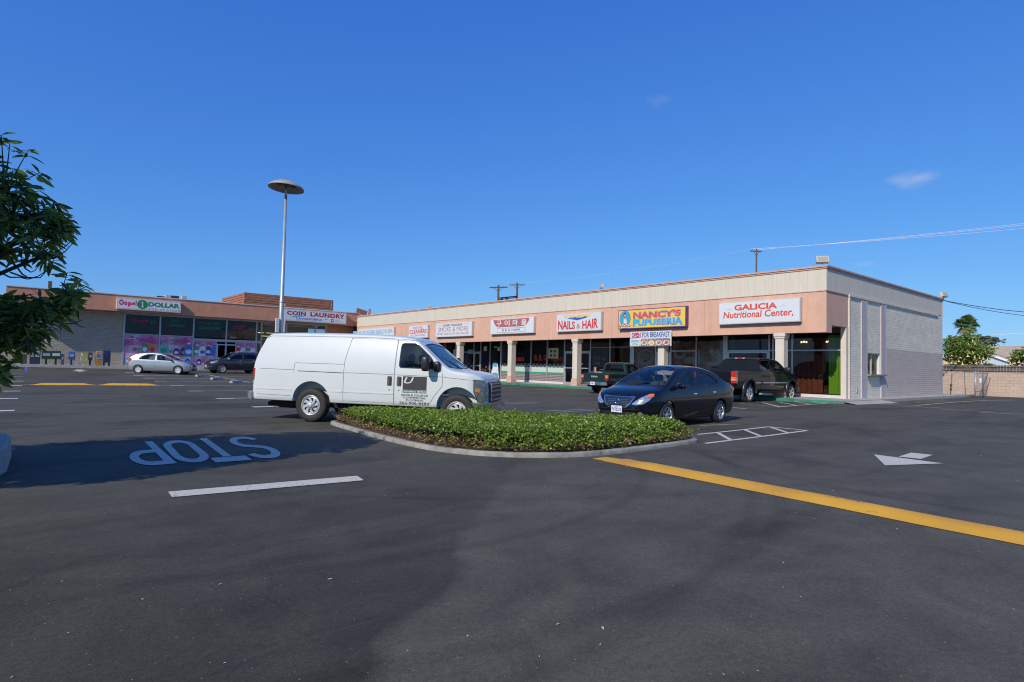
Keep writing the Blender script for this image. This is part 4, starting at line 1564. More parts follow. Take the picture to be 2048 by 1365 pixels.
PRM = [PGRN, PTEAL, PNAVY, PBLU, PORG, SRED, PWHT, SBLACK, SYEL]
panels = [(7.6, MUL[1] - .08, 3.26, 'pink shop poster with soft drink logos and the word Snacks'), (MUL[1] + .08, MUL[2] - .08, 3.26, 'pink shop poster with bottles and the words Laundry Products'),
          (MUL[2] + .08, mx_(413) - .05, 2.96, 'pink poster of green tubs left of the market door'), (mx_(413) + .05, dx0 - .05, 2.96, 'narrow pink poster of a blue and white jar beside the market door'),
          (dx1 + .06, mx_(492) - .05, 2.96, 'narrow pink poster just right of the market door'), (mx_(492) + .05, MUL[4] - .08, 2.96, 'pink poster next to the van, second right of the market door')]
for i, (a, b_, z1, lab) in enumerate(panels):
    pg = T('window_poster', lab, 'poster', (a, YG, .8), 0, 'pink posters covering the market windows')
    w = MB()
    w.box(a, YG - .006, .83, b_, YG + .015, z1)
    w.build('sheet', PPK, pg)
    w = MB()
    w.box(a, YG - .0075, 1.56, b_, YG - .0065, 1.60)
    if i == 0:
        oo = (0, YG - .008, 0)
        shape(w, circ(8.1, 2.98, .2), oo, UL, VL, .002, 6)
        shape(w, circ(8.1, 2.98, .19, .19, 20, 10, 170), oo, UL, VL, .004, 5)
        shape(w, circ(8.1, 2.98, .19, .19, 20, 190, 350), oo, UL, VL, .004, 3)
        text(w, 'pepsi', Vector((8.4, YG - .01, 2.88)), UL, VL, .7, .22, 3, 0, 0)
        text(w, 'Coca-Cola', Vector((7.85, YG - .01, 2.4)), UL, VL, 1.25, .36, 5, 0.01, .3)
        shape(w, circ(8.35, 2.07, .13), oo, UL, VL, .002, 5)
        text(w, '7up', Vector((8.15, YG - .013, 1.93)), UL, VL, .65, .34, 0, .03, .2)
        text(w, 'Snacks', Vector((9.15, YG - .01, 2.9)), UL, VL, .72, .18, 0, .03, .15)
        for (x, z, s, mi) in ((9.05, 1.75, 0, 0), (9.6, 1.75, 0, 4)):
            shape(w, [(x - .22, z), (x + .24, z), (x + .22, z + .8), (x - .2, z + .85)], oo, UL, VL, .002, mi)
            shape(w, circ(x, z + .35, .17, .2, 14), oo, UL, VL, .003, 6 if mi == 0 else 5)
        bottle(w, 7.9, .9, .6, 1)
        bottle(w, 8.3, .85, .55, 2)
    elif i == 1:
        text(w, 'Laundry', Vector((10.9, YG - .01, 2.85)), UL, VL, 1.0, .28, 0, .03, .15)
        text(w, 'Products', Vector((11.0, YG - .01, 2.52)), UL, VL, 1.15, .24, 0, .03, .15)
        for (x, z, s, mi, lb) in ((10.45, 1.66, 1.2, 1, 0), (11.4, 1.66, .75, 2, 6), (11.95, 1.66, .8, 7, 4), (12.35, 1.62, 1.15, 3, 6), (12.3, .88, .65, 3, 6), (11.6, .9, .6, 7, 6)):
            bottle(w, x, z, s, mi, lb)
        shape(w, [(10.98 + (.22 if k % 2 else .1) * math.cos(k * .628), 2.0 + (.2 if k % 2 else .09) * math.sin(k * .628)) for k in range(10)], (0, YG - .008, 0), UL, VL, .002, 0)
    else:
        m_ = (a + b_) / 2
        bottle(w, m_ - .2, 1.75, .9, (0, 2, 5, 0)[i - 2], 6)
        bottle(w, m_ + .25, 1.7, .95, (6, 3, 6, 6)[i - 2], 3)
        bottle(w, m_, .9, .6, 2, 6)
    w.build('print', PRM, pg)
    for o_ in (pg,):
        pass
# lettering on the upper glass
gl = T('window_lettering', 'faded red and green lettering on the upper market windows', 'window sign', (7.6, YG, 4.2))
DIMG, DIMR = mat('window_green_text', (.02, .20, .12), .6), mat('window_red_text', (.35, .03, .09), .6)
for (s, x, z, wd, h, m_) in (('Oops!', 8.05, 4.25, 1.2, .4, DIMR), ('$1', 9.35, 4.25, .35, .35, DIMG), ('BEST', 10.9, 4.5, .8, .26, DIMG), ('SAVINGS', 10.8, 4.1, 1.15, .28, DIMG),
                             ('100% OF BEST', 13.0, 4.45, 1.9, .26, DIMG), ('GUARANTEED', 13.05, 4.02, 1.85, .28, DIMG), ('OOPS!', 15.9, 4.15, 1.2, .42, DIMR), ('$1', 17.2, 4.1, .3, .3, DIMG), ('13219', 15.7, 3.34, .5, .15, SGREY)):
    letters(gl, s, Vector((x, YG - .005, z)), UL, VL, 0, 0, wd, h, m_, .03)
# laundry windows: lattice strip, yellow strip lights
w = MB()
for i in range(46):
    x = MUL[5] + .15 + i * .115
    for z in (4.72, 4.83):
        w.box(x + (.055 if z > 4.8 else 0), YG - .05, z, x + .06 + (.055 if z > 4.8 else 0), YG - .045, z + .07)
w.build('lattice_trim', GALV, mk)
lights = T('strip_light', 'rows of long lit tubes inside the laundry above the van roof', 'strip lights', (21, YG + 2, 3.9))
for k in range(5):
    w = MB()
    w.box(18.9 + 1.15 * k, YG + 1.5, 3.72, 19.8 + 1.15 * k, YG + 1.6, 3.77)
    w.box(18.7 + 1.15 * k, YG + 3.0, 4.1, 19.6 + 1.15 * k, YG + 3.1, 4.14)
    w.build('tube', mat('lit_tube', (.9, .85, .6), .4, emis=((1, .85, .45), 1.6)), lights)
w = MB()
w.plate([(0, .1), (.2, 0), (1.35, 0), (1.6, .1), (1.6, .35), (0, .35)], (19.0, YG - .02, 3.45), (1, 0, 0), (0, 0, 1), (0, -1, 0), 0, .01)
tag(w.build('notice', PTEAL), 'teal notice in the laundry window beside the lamp post', 'notice')

# signs on the left fascia
t, o, u, v, W, H = sign_frame('shop_sign', 'white sign reading Oops! 1 DOLLAR AND UP STORE in red and green', False, 6.74, 11.28, 5.22, 6.14, YL, .35, SGREY, SW, lip=.09)
for i, (ch, x, y, h) in enumerate((('O', .03, .34, .50), ('o', .105, .35, .34), ('p', .165, .24, .42), ('s', .22, .34, .32), ('!', .275, .34, .5))):
    letters(t, ch, o, u, v, W * x, H * y, W * (x + (.07 if i == 0 else .05 if i < 4 else .018)), H * (y + h), SPINKRED, .06, .0, .003)
art(t, [circ(W * .385, H * .52, W * .085, H * .40)], o, u, v, SGREEN)
art(t, [[(W * .368, H * .27), (W * .405, H * .27), (W * .405, H * .36), (W * .394, H * .36), (W * .394, H * .78), (W * .380, H * .78), (W * .366, H * .68), (W * .366, H * .62), (W * .378, H * .64), (W * .378, H * .36), (W * .368, H * .36)]], o, u, v, SW, .006, 'lettering')
letters(t, 'DOLLAR', o, u, v, W * .475, H * .38, W * .975, H * .80, SGREEN, .05)
letters(t, 'AND UP STORE', o, u, v, W * .48, H * .12, W * .975, H * .25, SBLACK, .0, 0, .003, None, sp=1.6)
t, o, u, v, W, H = sign_frame('shop_sign', 'long white sign reading COIN LAUNDRY LAVANDERIA in dark red and blue', False, 19.75, 26.05, 5.16, 6.28, YL, .35, SGREY, SW, lip=.1)


def slab_text(t, s, x0, y0, x1, y1, m):
    letters(t, s, o, u, v, x0, y0, x1, y1, m, .045, 0, .003, None, sp=1.08)


slab_text(t, 'COIN', W * .06, H * .50, W * .345, H * .85, SDRED)
slab_text(t, 'LAUNDRY', W * .415, H * .50, W * .965, H * .85, SDRED)
w = MB()   # serifs at the stems
for x in (.243, .298, .335, .418, .468, .53, .575, .60, .645, .667, .70, .745, .785, .835, .885, .935):
    for y in (.49, .835):
        shape(w, rect(W * (x - .012), H * y, W * (x + .012), H * (y + .03)), o, u, v, .0035)
w.build('lettering', SDRED, t)
art(t, [[(W * .10, H * .30), (W * .16, H * .42), (W * .22, H * .47), (W * .27, H * .47), (W * .33, H * .44), (W * .25, H * .40), (W * .17, H * .34)], [(W * .62, H * .24), (W * .66, H * .34), (W * .70, H * .40), (W * .67, H * .28)]], o, u, v, SCYAN)
letters(t, 'LAVANDERIA', o, u, v, W * .20, H * .16, W * .61, H * .34, SBLUE, .02, 0, .004)
art(t, [rect(W * .745, H * .14, W * .785, H * .38)], o, u, v, SBLACK, .002)
art(t, [circ(W * .765, H * .26, W * .012, H * .08, 12)], o, u, v, SW, .004)
letters(t, 'HOME', o, u, v, W * .81, H * .28, W * .87, H * .36, SGRAYT)
letters(t, 'WASH, INC.', o, u, v, W * .81, H * .14, W * .92, H * .22, SGRAYT)

# rooftop: slatted wooden screen, air conditioners, floodlights
scr = T('rooftop_screen', 'tall horizontal wood slat screen around plant on the left roof', 'screen', (17.9, 62, ZL - .65))
WOODS = mat('redwood_slat', (.36, .15, .085), .8, var=(2, .25), bump=(30, .4))
w = MB()
w2 = MB()
xa, xb_, ya, yb_ = 17.9, 26.9, 62.0, 70.0
for k in range(9):
    z = 5.95 + k * .235
    w.box(xa, ya, z, xb_, ya + .05, z + .19)
    w2.box(xa - .05, ya - .01, z, xa, yb_, z + .19)
w.build('front_slats', WOODS, scr)
w2.build('side_slats', WOODS, scr)
w = MB()
for x in (xa - .06, 20.9, 23.9, xb_ - .06):
    w.box(x, ya + .051, 5.7, x + .12, ya + .15, 8.05)
for y in (64.6, 67.2, 69.8):
    w.box(xa + .001, y, 5.7, xa + .1, y + .12, 8.05)
w.box(xa + .1, ya + .3, 5.7, xb_ - .1, ya + .35, 7.98)
w.box(xa + .1, ya + .4, 5.7, xa + .15, yb_, 7.98)
w.build('post', mat('wood_post', (.2, .11, .07), .85), scr)
w = MB()
w.box(xa - .9, 63, 5.7, xa - .06, 70, 6.75)
w.build('low_screen', WOODS, scr)
for i, (p0, p1, yt, lab) in enumerate((((303), (330), 590.2, 'long pale rooftop air conditioner behind the one dollar sign'), ((331), (358), 589.8, 'grey rooftop air conditioner with a dark grille side'))):
    a = at_y(p0, 600, 62)
    b_ = at_y(p1, 600, 62)
    z = at_y(p0, yt, 62).z
    ac = T('air_conditioner', lab, 'air conditioner', (a.x, 62, ZL - .65), 0, 'air conditioners on the left roof')
    w = MB()
    if i == 0:
        for j in range(4):
            w.box(a.x + j * .35, 62 + .1 * j, ZL - .65, b_.x, 63.5, z - .35 + j * .11)
    else:
        w.box(a.x, 62, ZL - .65, b_.x, 63.6, z)
    w.build('casing', mat('ac_paint', (.45, .45, .42), .6, var=(4, .1)), ac, bevel=.02)
    w = MB()
    for j in range(8):
        w.box(b_.x - .62 + j * .07, 61.97, ZL - .4, b_.x - .58 + j * .07, 61.998, z - .08)
    w.box(b_.x - .66, 61.985, ZL - .45, b_.x - .02, 61.992, z - .04)
    w.build('grille', DARKF, ac)


def floodlight(x, y, z, rz, label, s=1.0):
    f = T('floodlight', label, 'floodlight', (x, y, z), rz, 'floodlights on the roof edges')
    w = MB()
    w.tube([(x, y, z), (x, y, z + .12 * s)], .025, 6)
    w.build('bracket', GALV, f)
    rot = Matrix.Rotation(rz, 3, 'Z') @ Matrix.Rotation(R(20), 3, 'Y')
    w = MB()
    w.obox((x, y, z + .26 * s), .2 * s, .5 * s, .3 * s, rot)
    w.build('housing', mat('flood_housing', (.55, .53, .48), .5), f, bevel=.015)
    w = MB()
    w.obox(Vector((x, y, z + .26 * s)) + rot @ Vector((-.101 * s, 0, 0)), .01, .42 * s, .22 * s, rot)
    w.build('lens', mat('flood_lens', (.35, .36, .3), .15), f)


floodlight(XF + .05, YC + .2, ZT + .04, R(35), 'square floodlight on the near corner of the beige building')
floodlight(XF + .1, 24.2, ZT + .04, R(-20), 'pale floodlight on the roof edge above the nail salon sign', .8)
floodlight(XF + .1, 43.3, ZT + .04, 0, 'small floodlight on the roof edge above the cleaners sign', .7)
floodlight(XE - .1, YC - .1, ZT + .0, R(70), 'white floodlight at the far end of the end wall')
floodlight(at_y(368, 598, YL + .2).x, YL + .2, ZL + .05, R(90), 'small dark floodlight on the left roof beside the air conditioner', .8)
floodlight(at_y(566, 614, YL + .2).x, YL + .2, ZL + .05, R(90), 'pale floodlight on the left roof above the laundry sign', .8)
w = MB()
qx = at_y(100, 570, YL + 2).x
w.box(qx - .12, YL + 1.8, ZL - .6, qx + .12, YL + 2.1, at_y(100, 563, YL + 2).z)
tag(w.build('roof_vent', mat('vent_brown', (.12, .09, .08), .8), bevel=.01), 'thin dark vent post standing on the left roof behind the leaves', 'vent')
w = MB()
w.box(XF + 1.0, YE + 3, 5.4, XF + 4.5, YE + 3.6, 6.6)
w.box(XF + 4.6, YE - 8, 5.4, XF + 8, YE + 3.2, 6.75)
o_ = w.build('roof_duct', mat('roof_duct_paint', (.42, .41, .38), .7, var=(3, .2)), bevel=.03)
tag(o_, 'long grey duct housing on the roof where the two buildings meet', 'roof duct')
w = MB()
w.obox((XF + 1.4, YE + 1.6, 6.72), 1.2, .1, .5, Matrix.Rotation(R(12), 3, 'Y'))
w.obox((XF + 2.3, YE + 1.6, 6.8), .12, .3, .6)
tag(w.build('roof_hatch', WOODS), 'small tilted brown panel on the roof beside the duct', 'roof panel')

# ------------------------------------------------------------ racks and boxes along the left wall
def rack(name, label, cat, pxa, pxb, ytop, yd=56.6, grp='news boxes and bins along the block wall'):
    a, b_ = at_y(pxa, 720, yd).x, at_y(pxb, 720, yd).x
    z0 = sz((a + b_) / 2)
    z1 = at_y((pxa + pxb) / 2, ytop, yd).z
    t = T(name, label, cat, ((a + b_) / 2, yd, z0), 0, grp)
    return t, a, b_, z0, z1, yd


t, a, b_, z0, z1, yd = rack('trash_bin', 'brown ribbed litter bin with a flat top, left end of the row', 'bin', 40.5, 54.5, 707.5)
w = MB()
w.plate([(a + .02, yd - .2), (b_ - .02, yd - .2), (b_ - .02, yd + .2), (a + .02, yd + .2)], (0, 0, 0), (1, 0, 0), (0, 1, 0), (0, 0, 1), z0, z1 - .08)
for i in range(7):
    x = a + .04 + i * (b_ - a - .08) / 6
    w.box(x - .012, yd - .215, z0 + .03, x + .012, yd - .2, z1 - .1)
w.build('body', mat('bin_brown', (.12, .10, .085), .8), t)
w = MB()
w.box(a - .02, yd - .24, z1 - .08, b_ + .02, yd + .24, z1)
w.build('lid', mat('bin_lid', (.2, .17, .15), .7), t, bevel=.02)


def newsbox(label, pa, pb, yt, col, win=True, legs=False, cat='news box', top=None, cut=.5):
    t, a, b_, z0, z1, yd = rack('news_box', label, cat, pa, pb, yt)
    M = mat('box_%s' % label[:18].replace(' ', '_'), col, .5, var=(5, .12))
    w = MB()
    zb = z0 + (.4 * (z1 - z0) if legs else 0)
    w.plate([(yd - .22, zb), (yd + .2, zb), (yd + .2, z1), (yd - .1, z1), (yd - .22, z1 - .12)], (0, 0, 0), (0, 1, 0), (0, 0, 1), (1, 0, 0), a, b_)
    w.build('body', M, t, bevel=.012)
    if legs:
        w = MB()
        xm = (a + b_) / 2
        w.box(xm - .06, yd - .06, z0, xm + .06, yd + .06, zb)
        w.box(xm - .14, yd - .14, z0, xm + .14, yd + .14, z0 + .03)
        w.build('pedestal', M, t)
    if win:
        w = MB()
        w.box(a + .05, yd - .235, z0 + (z1 - z0) * cut, b_ - .05, yd - .222, z1 - .18)
        w.build('window', top or mat('paper_grey', (.3, .33, .36), .3, var=(9, .3)), t)
    return t


newsbox('large dark navy news box with a clear hood, next to the bin', 59, 80, 697, (.02, .03, .05), cut=.45)
newsbox('dark green double news rack, left half', 83, 101.5, 702, (.012, .04, .022), legs=True, cut=.62)
newsbox('dark green double news rack, right half with white paper', 102, 121, 702, (.012, .04, .022), legs=True, top=mat('paper_white', (.5, .5, .45), .5), cut=.62)
newsbox('small violet news box low behind the green rack', 122, 128, 709, (.06, .06, .2), cut=.5)
newsbox('bright blue news box on a narrow pedestal', 136.5, 149, 703.5, (.03, .08, .27), legs=True, cut=.62)
newsbox('orange yellow news box with round emblem, second from the right', 191.5, 204, 702, (.33, .17, .03), cut=.45)
newsbox('small black news box on thin legs, between the yellow rack and the orange box', 176.5, 184, 705.5, (.02, .02, .022), legs=True, cut=.62)


def wire_rack(label, pa, pb, yt, col, top=False):
    t, a, b_, z0, z1, yd = rack('wire_rack', label, 'wire rack', pa, pb, yt)
    M = mat('rack_%s' % label[:10].replace(' ', '_'), col, .5)
    w = MB()
    for x in (a, b_):
        for y in (yd - .18, yd + .15):
            w.tube([(x, y, z0), (x, y, z1)], .014, 5)
    w.build('upright', M, t)
    w = MB()
    for k in range(4):
        z = z0 + .06 + k * (z1 - z0 - .1) / 3
        for y in (yd - .18, yd + .15, yd):
            w.tube([(a, y, z), (b_, y, z)], .01, 4)
    w.build('shelf', M, t)
    if top:
        w = MB()
        w.box(a, yd - .2, z1 - .42, b_, yd - .17, z1)
        w.build('header', mat('rack_header_yellow', (.33, .36, .07), .6), t)


wire_rack('white wire rack with papers beside the blue news box', 149.5, 160, 714, (.6, .6, .6))
wire_rack('yellow wire rack with lime green header', 163.5, 173, 706, (.6, .6, .3), True)
t, a, b_, z0, z1, yd = rack('mailbox', 'dark navy mailbox with rounded top, right end of the row', 'mailbox', 206.5, 220, 701.5)
w = MB()
n = 10
prof = [(yd - .26, z0 + .25), (yd + .26, z0 + .25)] + [(yd + .26 * math.cos(math.pi * k / n), z1 - .26 + .26 * math.sin(math.pi * k / n)) for k in range(n + 1)]
w.plate(prof, (0, 0, 0), (0, 1, 0), (0, 0, 1), (1, 0, 0), a, b_)
w.build('body', mat('mail_navy', (.012, .022, .085), .4), t, bevel=.01)
for x in (a + .05, b_ - .05):
    for y in (yd - .2, yd + .2):
        w = MB()
        w.box(x - .04, y - .04, z0, x + .04, y + .04, z0 + .25)
        w.build('leg', mat('mail_navy', (.01, .02, .08)), t)
w = MB()
w.box(a + .08, yd - .275, z1 - .42, b_ - .08, yd - .262, z1 - .3)
w.build('flap', mat('mail_flap', (.03, .04, .12), .4), t)
# the emblem on the orange box
w = MB()
q = at_y(197.5, 712, 56.36)
shape(w, circ(0, 0, .13, .16, 16), (q.x, 56.36, q.z), UL, VL, .004)
tag(w.build('round_emblem', PBLU), 'round blue emblem sticker on the orange news box', 'sticker')

# ------------------------------------------------------------ lamp post
lb = G(556.5, 788)
yl = lb.y
zt = at_y(566, 373, yl).z
lp = T('lamp_post', 'tall tapered steel lamp post with a wide shallow dish, rising behind the white van', 'lamp post', tuple(lb))
w = MB()
w.tube([(lb.x, yl, lb.z), (lb.x, yl, lb.z + 3.9), (lb.x, yl, lb.z + 3.92), (lb.x, yl, zt - .35)], [.105, .095, .085, .055], 14)
w.tube([(lb.x, yl, zt - .35), (lb.x, yl, zt + .05)], .035, 10)
w.tube([(lb.x, yl, lb.z + 3.88), (lb.x, yl, lb.z + 3.94)], .1, 14)
w.build('pole', GALV, lp)
w = MB()
rd = .74
prof = [(.04, .32), (.18, .31), (.38, .25), (.58, .15), (.70, .06), (rd, 0.0), (rd, -.03), (rd - .02, -.03), (rd - .03, 0), (.66, .05), (.54, .12), (.36, .2), (.12, .25), (.04, .26)]
tilt = Matrix.Rotation(R(4), 3, 'Y')
w.lathe(prof, (lb.x, yl, zt - .05), tilt @ Vector((0, 0, 1)), 40)
w.build('dish', mat('dish_grey', (.33, .32, .29), .6, var=(5, .1)), lp)
w = MB()
w.lathe([(.02, .0), (.1, 0), (.12, .1), (.1, .2)], (lb.x, yl, zt - .0), (0, 0, 1), 16)
w.ell((lb.x + .3, yl, zt + .07), .12, .08, .07)
w.ell((lb.x - .3, yl, zt + .07), .12, .08, .07)
w.tube([(lb.x, yl, zt + .25), (lb.x, yl, zt + .37)], .015, 6)
w.build('lamp_holder', mat('lamp_inside', (.15, .14, .13), .6), lp)
w = MB()
zc = at_y(556, 651, yl).z
w.box(lb.x - .26, yl - .13, zc - .32, lb.x - .11, yl - .05, zc + .3)
w.build('notice_plate', mat('pale_plate', (.62, .62, .6), .5), lp, bevel=.01)
w = MB()
w.box(lb.x + .09, yl - .16, zc - .3, lb.x + .13, yl + .1, zc + .3)
w.build('notice_plate', mat('pale_plate2', (.5, .52, .55), .5), lp)

# ------------------------------------------------------------ wheel stops
for i, (pl, pr_, yb, lab) in enumerate(((392.5, 415, 754, 'concrete wheel stop nearest the silver hatchback'), (423, 449, 760, 'middle concrete wheel stop in the row of three'), (462, 490, 767, 'concrete wheel stop nearest the white van'))):
    p = G(pl, yb)
    q = G(pr_, yb - 2.2)
    d = (q - p)
    d.z = 0
    d = Vector((.97, -.0, 0)).normalized() if False else Vector((.55, .83, 0)).normalized()
    L = 1.75
    zb = gz(p.x, p.y)
    ws = T('wheel_stop', lab, 'wheel stop', (p.x, p.y, zb), 0, 'concrete wheel stops in the parking rows')
    w = MB()
    pr = [(-.1, 0), (.1, 0), (.085, .1), (.05, .145), (-.05, .145), (-.085, .1)]
    nn = Vector((-d.y, d.x, 0))
    e = Vector((pr_ - pl, 0, 0))
    w.plate(pr, p, nn, (0, 0, 1), d, 0, L)
    w.build('block', mat('stop_concrete', (.42, .41, .38), .85, var=(8, .2)), ws, bevel=.012)
    w = MB()
    for s in (.3, L - .3):
        c = p + d * s
        w.tube([c + Vector((0, 0, .14)), c + Vector((0, 0, .155))], .018, 6)
    w.build('pin', DARKF, ws)

# ------------------------------------------------------------ utility poles and wires
PW = mat('creosote_wood', (.10, .07, .055), .9, var=(3, .3))
CER = mat('insulator', (.35, .33, .3), .3)


def upole(px_, ytop, ybase_z, dist_y, label, arm_w, arm_rz, rad=.14, arms=1):
    q = at_y(px_, ytop, dist_y)
    t = T('utility_pole', label, 'utility pole', (q.x, q.y, 0), 0, 'wooden utility poles behind the shops')
    w = MB()
    w.tube([(q.x, q.y, 0), (q.x, q.y, q.z)], [rad * 1.2, rad * .85], 10)
    w.build('pole', PW, t)
    d = Vector((math.cos(arm_rz), math.sin(arm_rz), 0))
    w = MB()
    c = Vector((q.x, q.y, q.z - .35))
    rot = Matrix.Rotation(arm_rz, 3, 'Z')
    w.obox(c + Vector((-d.y, d.x, 0)) * .16, arm_w, .1, .14, rot)
    if arms > 1:
        w.obox(c - Vector((-d.y, d.x, 0)) * .16, arm_w, .1, .14, rot)
    w.build('crossarm', PW, t)
    w = MB()
    for s in (-1, 1):
        w.tube([c + d * (s * arm_w * .28), c + Vector((0, 0, -.75))], .03, 4)
    w.build('brace', PW, t)
    tips = []
    w = MB()
    for s in (-.46, -.28, .28, .46):
        b0 = c + d * (s * arm_w) + Vector((-d.y, d.x, 0)) * .16 + Vector((0, 0, .07))
        w.lathe([(.02, 0), (.02, .1), (.06, .12), (.07, .18), (.03, .24)], b0, (0, 0, 1), 8)
        tips.append(b0 + Vector((0, 0, .22)))
    w.build('insulator', CER, t)
    return t, q, tips


img_r = math.atan2(-.644, .764)
tA, qA, tipsA = upole(1513, 498, 0, 45, 'wooden utility pole with one crossarm above the near end of the beige roof', 1.9, img_r + .2, .13)
tB, qB, tipsB = upole(997, 571, 0, 76, 'left wooden pole of the pair behind the beige roof, with double crossarm', 3.0, img_r - .35, .2, 2)
tC, qC, tipsC = upole(1034.5, 566, 0, 78, 'right wooden pole of the pair behind the beige roof, with thin crossarm', 2.7, img_r - .2, .2)
w = MB()
w.tube([Vector((qB.x, qB.y, qB.z - 2.1)), Vector((qC.x, qC.y, qC.z - 2.3))], .11, 6)
w.tube([Vector((qB.x, qB.y, qB.z - 2.35)), Vector((qC.x, qC.y, qC.z - 2.5))], .08, 6)
for k in (.2, .45):
    c = Vector((qB.x, qB.y, qB.z - 2.4)).lerp(Vector((qC.x, qC.y, qC.z - 2.5)), k)
    w.lathe([(.05, -.25), (.16, -.2), (.16, .15), (.05, .2)], c, (0, 0, 1), 10)
tag(w.build('transformer_platform', PW), 'timber beam with fittings spanning between the pair of utility poles', 'pole beam')
WIRE = mat('wire', (.85, .82, .84), .5)
WIRED = mat('dark_wire', (.05, .05, .055), .6)


def wire(p, q, sag, r, m, label, grp='overhead wires'):
    w = MB()
    pts = []
    for i in range(17):
        a = i / 16
        c = Vector(p).lerp(Vector(q), a)
        c.z -= sag * 4 * a * (1 - a)
        pts.append(c)
    w.tube(pts, r, 5)
    return tag(w.build('overhead_wire', m), label, 'wire', grp)


wl = ('uppermost pale wire running from the pole to the right edge', 'middle pale wire running from the pole to the right edge', 'lowest pale wire running from the pole to the right edge')
for i, (ye, ti) in enumerate(((441, 3), (445.5, 2), (455, 0))):
    e = at_x(2200, ye - 12, 120 + i * .3)
    wire(tipsA[ti], e, .25, .022, WIRE, wl[i])
wire(tipsC[3], tipsA[0], .5, .006, WIRE, 'thin pale wire from the pole pair to the near pole, above the roof', 'thin overhead wires')
p0 = Vector((XE, YC, ZT - .05))
wire(p0, at_x(2200, 626, 60), .35, .022, WIRED, 'upper dark service wire leaving the end of the beige roof', 'dark service wires')
wire(p0, at_x(2200, 634, 60), .45, .018, WIRED, 'lower dark service wire leaving the end of the beige roof', 'dark service wires')
wire(at_x(1880, 676, 90), at_x(2200, 655, 90), .1, .02, WIRE, 'faint distant wire behind the palm tree', 'thin overhead wires')
# ------------------------------------------------------------ right background
XB = 50.0
PBLK = block_mat('pink_block', 1, (.52, .40, .33), (.47, .365, .30), (.36, .28, .235), .42, .2, bstr=.5, var=.1)
w = MB()
zt0 = at_x(1990, 746, XB).z
w.box(XB, -14, 0, XB + .2, 14.5, zt0 - .0)
bw = w.build('block_wall', PBLK)
tag(bw, 'salmon pink block boundary wall below the dark wooden fence', 'wall')
w = MB()
w.box(XB - .02, -14, zt0, XB + .22, 14.5, zt0 + .04)
w.build('coping', mat('wall_coping', (.45, .35, .3), .8), bw)
wf = T('wood_fence', 'dark weathered board fence standing on the pink wall', 'fence', (XB + .3, 0, zt0))
BOARD = mat('old_board', (.10, .08, .07), .9, var=(1.1, .55), bump=(20, .5))
w = MB()
y = -14.0
rr = random.Random(5)
while y < 14.5:
    h = .5 + rr.uniform(-.02, .02)
    w.plate([(0, -.3), (.15, -.3), (.15, h - .04), (.11, h), (.04, h), (0, h - .04)], (XB + .3, y, zt0), (0, 1, 0), (0, 0, 1), (1, 0, 0), rr.uniform(0, .012), .02)
    y += .165
w.build('boards', BOARD, wf)
for z in (.12, .38):
    w = MB()
    w.box(XB + .24, -14, zt0 + z, XB + .3, 14.5, zt0 + z + .08)
    w.build('rail', mat('fence_rail', (.16, .14, .13), .9, var=(3, .3)), wf)
# house beyond
hs = T('house', 'low house with tan gabled roof, white rake board and pale blue gable', 'house', (62, 0, 0))
SH = mat('tan_shingle', (.42, .34, .25), .9, var=(3, .2), bump=(25, .8))
BLUEW = mat('pale_blue_wall', (.45, .55, .62), .8, var=(2, .05))
WTRIM = mat('white_trim', (.78, .78, .76), .6)
XH = 64.0
pk_, rr_, ll_ = at_x(1958, 700, 63.3), at_x(2075, 739.5, 63.3), at_x(1922, 716, 63.3)
zr = at_x(2000, 692.5, 69).z
yl_ = at_x(1965, 692.5, 69).y
w = MB()
w.add([(63.9, -25, 2.1), (69, -25, zr), (69, yl_, zr), (63.9, yl_ + .6, 2.1), (74, -25, 2.1), (74, yl_ + .6, 2.1)], [(0, 3, 2, 1), (1, 2, 5, 4), (3, 5, 2)], 0)
w.build('roof', SH, hs)
w = MB()
w.plate([(ll_.y, 0), (rr_.y, 0), (rr_.y, rr_.z - .1), (pk_.y, pk_.z - .1), (ll_.y, ll_.z - .1)], (63.5, 0, 0), (0, 1, 0), (0, 0, 1), (1, 0, 0), 0, .2)
w.build('wall', BLUEW, hs)
for e_ in (rr_, ll_):
    w = MB()
    p, q = pk_, pk_ + (e_ - pk_) * 1.03
    w.add([p + Vector((x, 0, z)) for x in (0, .06) for z in (0, -.2)] + [q + Vector((x, 0, z)) for x in (0, .06) for z in (0, -.2)], [(0, 1, 5, 4), (2, 6, 7, 3), (0, 4, 6, 2), (1, 3, 7, 5)])
    w.build('rake_board', WTRIM, hs)
w = MB()
for e_ in (rr_, ll_):
    w.add([pk_ + Vector((.0, 0, .02)), e_ + Vector((.0, 0, .02)), e_ + Vector((3, 0, .02)), pk_ + Vector((3, 0, .02))], [(0, 1, 2, 3)])
w.build('gable_roof', SH, hs)
h2 = T('house', 'pale blue house with white rake, mostly hidden behind the flowering shrub', 'house', (60, 13, 0))
w = MB()
a_, b2 = at_x(1880, 708, 60), at_x(1912, 722, 60)
w.plate([(a_.y + 3, 0), (at_x(1912, 722, 60).y - 2.5, 0), (b2.y - 2.5, b2.z - 1.3), (a_.y, a_.z - .1), (a_.y + 3, a_.z - 1.2)], (60.3, 0, 0), (0, 1, 0), (0, 0, 1), (1, 0, 0), 0, .2)
w.build('wall', BLUEW, h2)
w = MB()
p, q = Vector((60, a_.y, a_.z)), Vector((60, b2.y - 2.6, b2.z - 1.35))
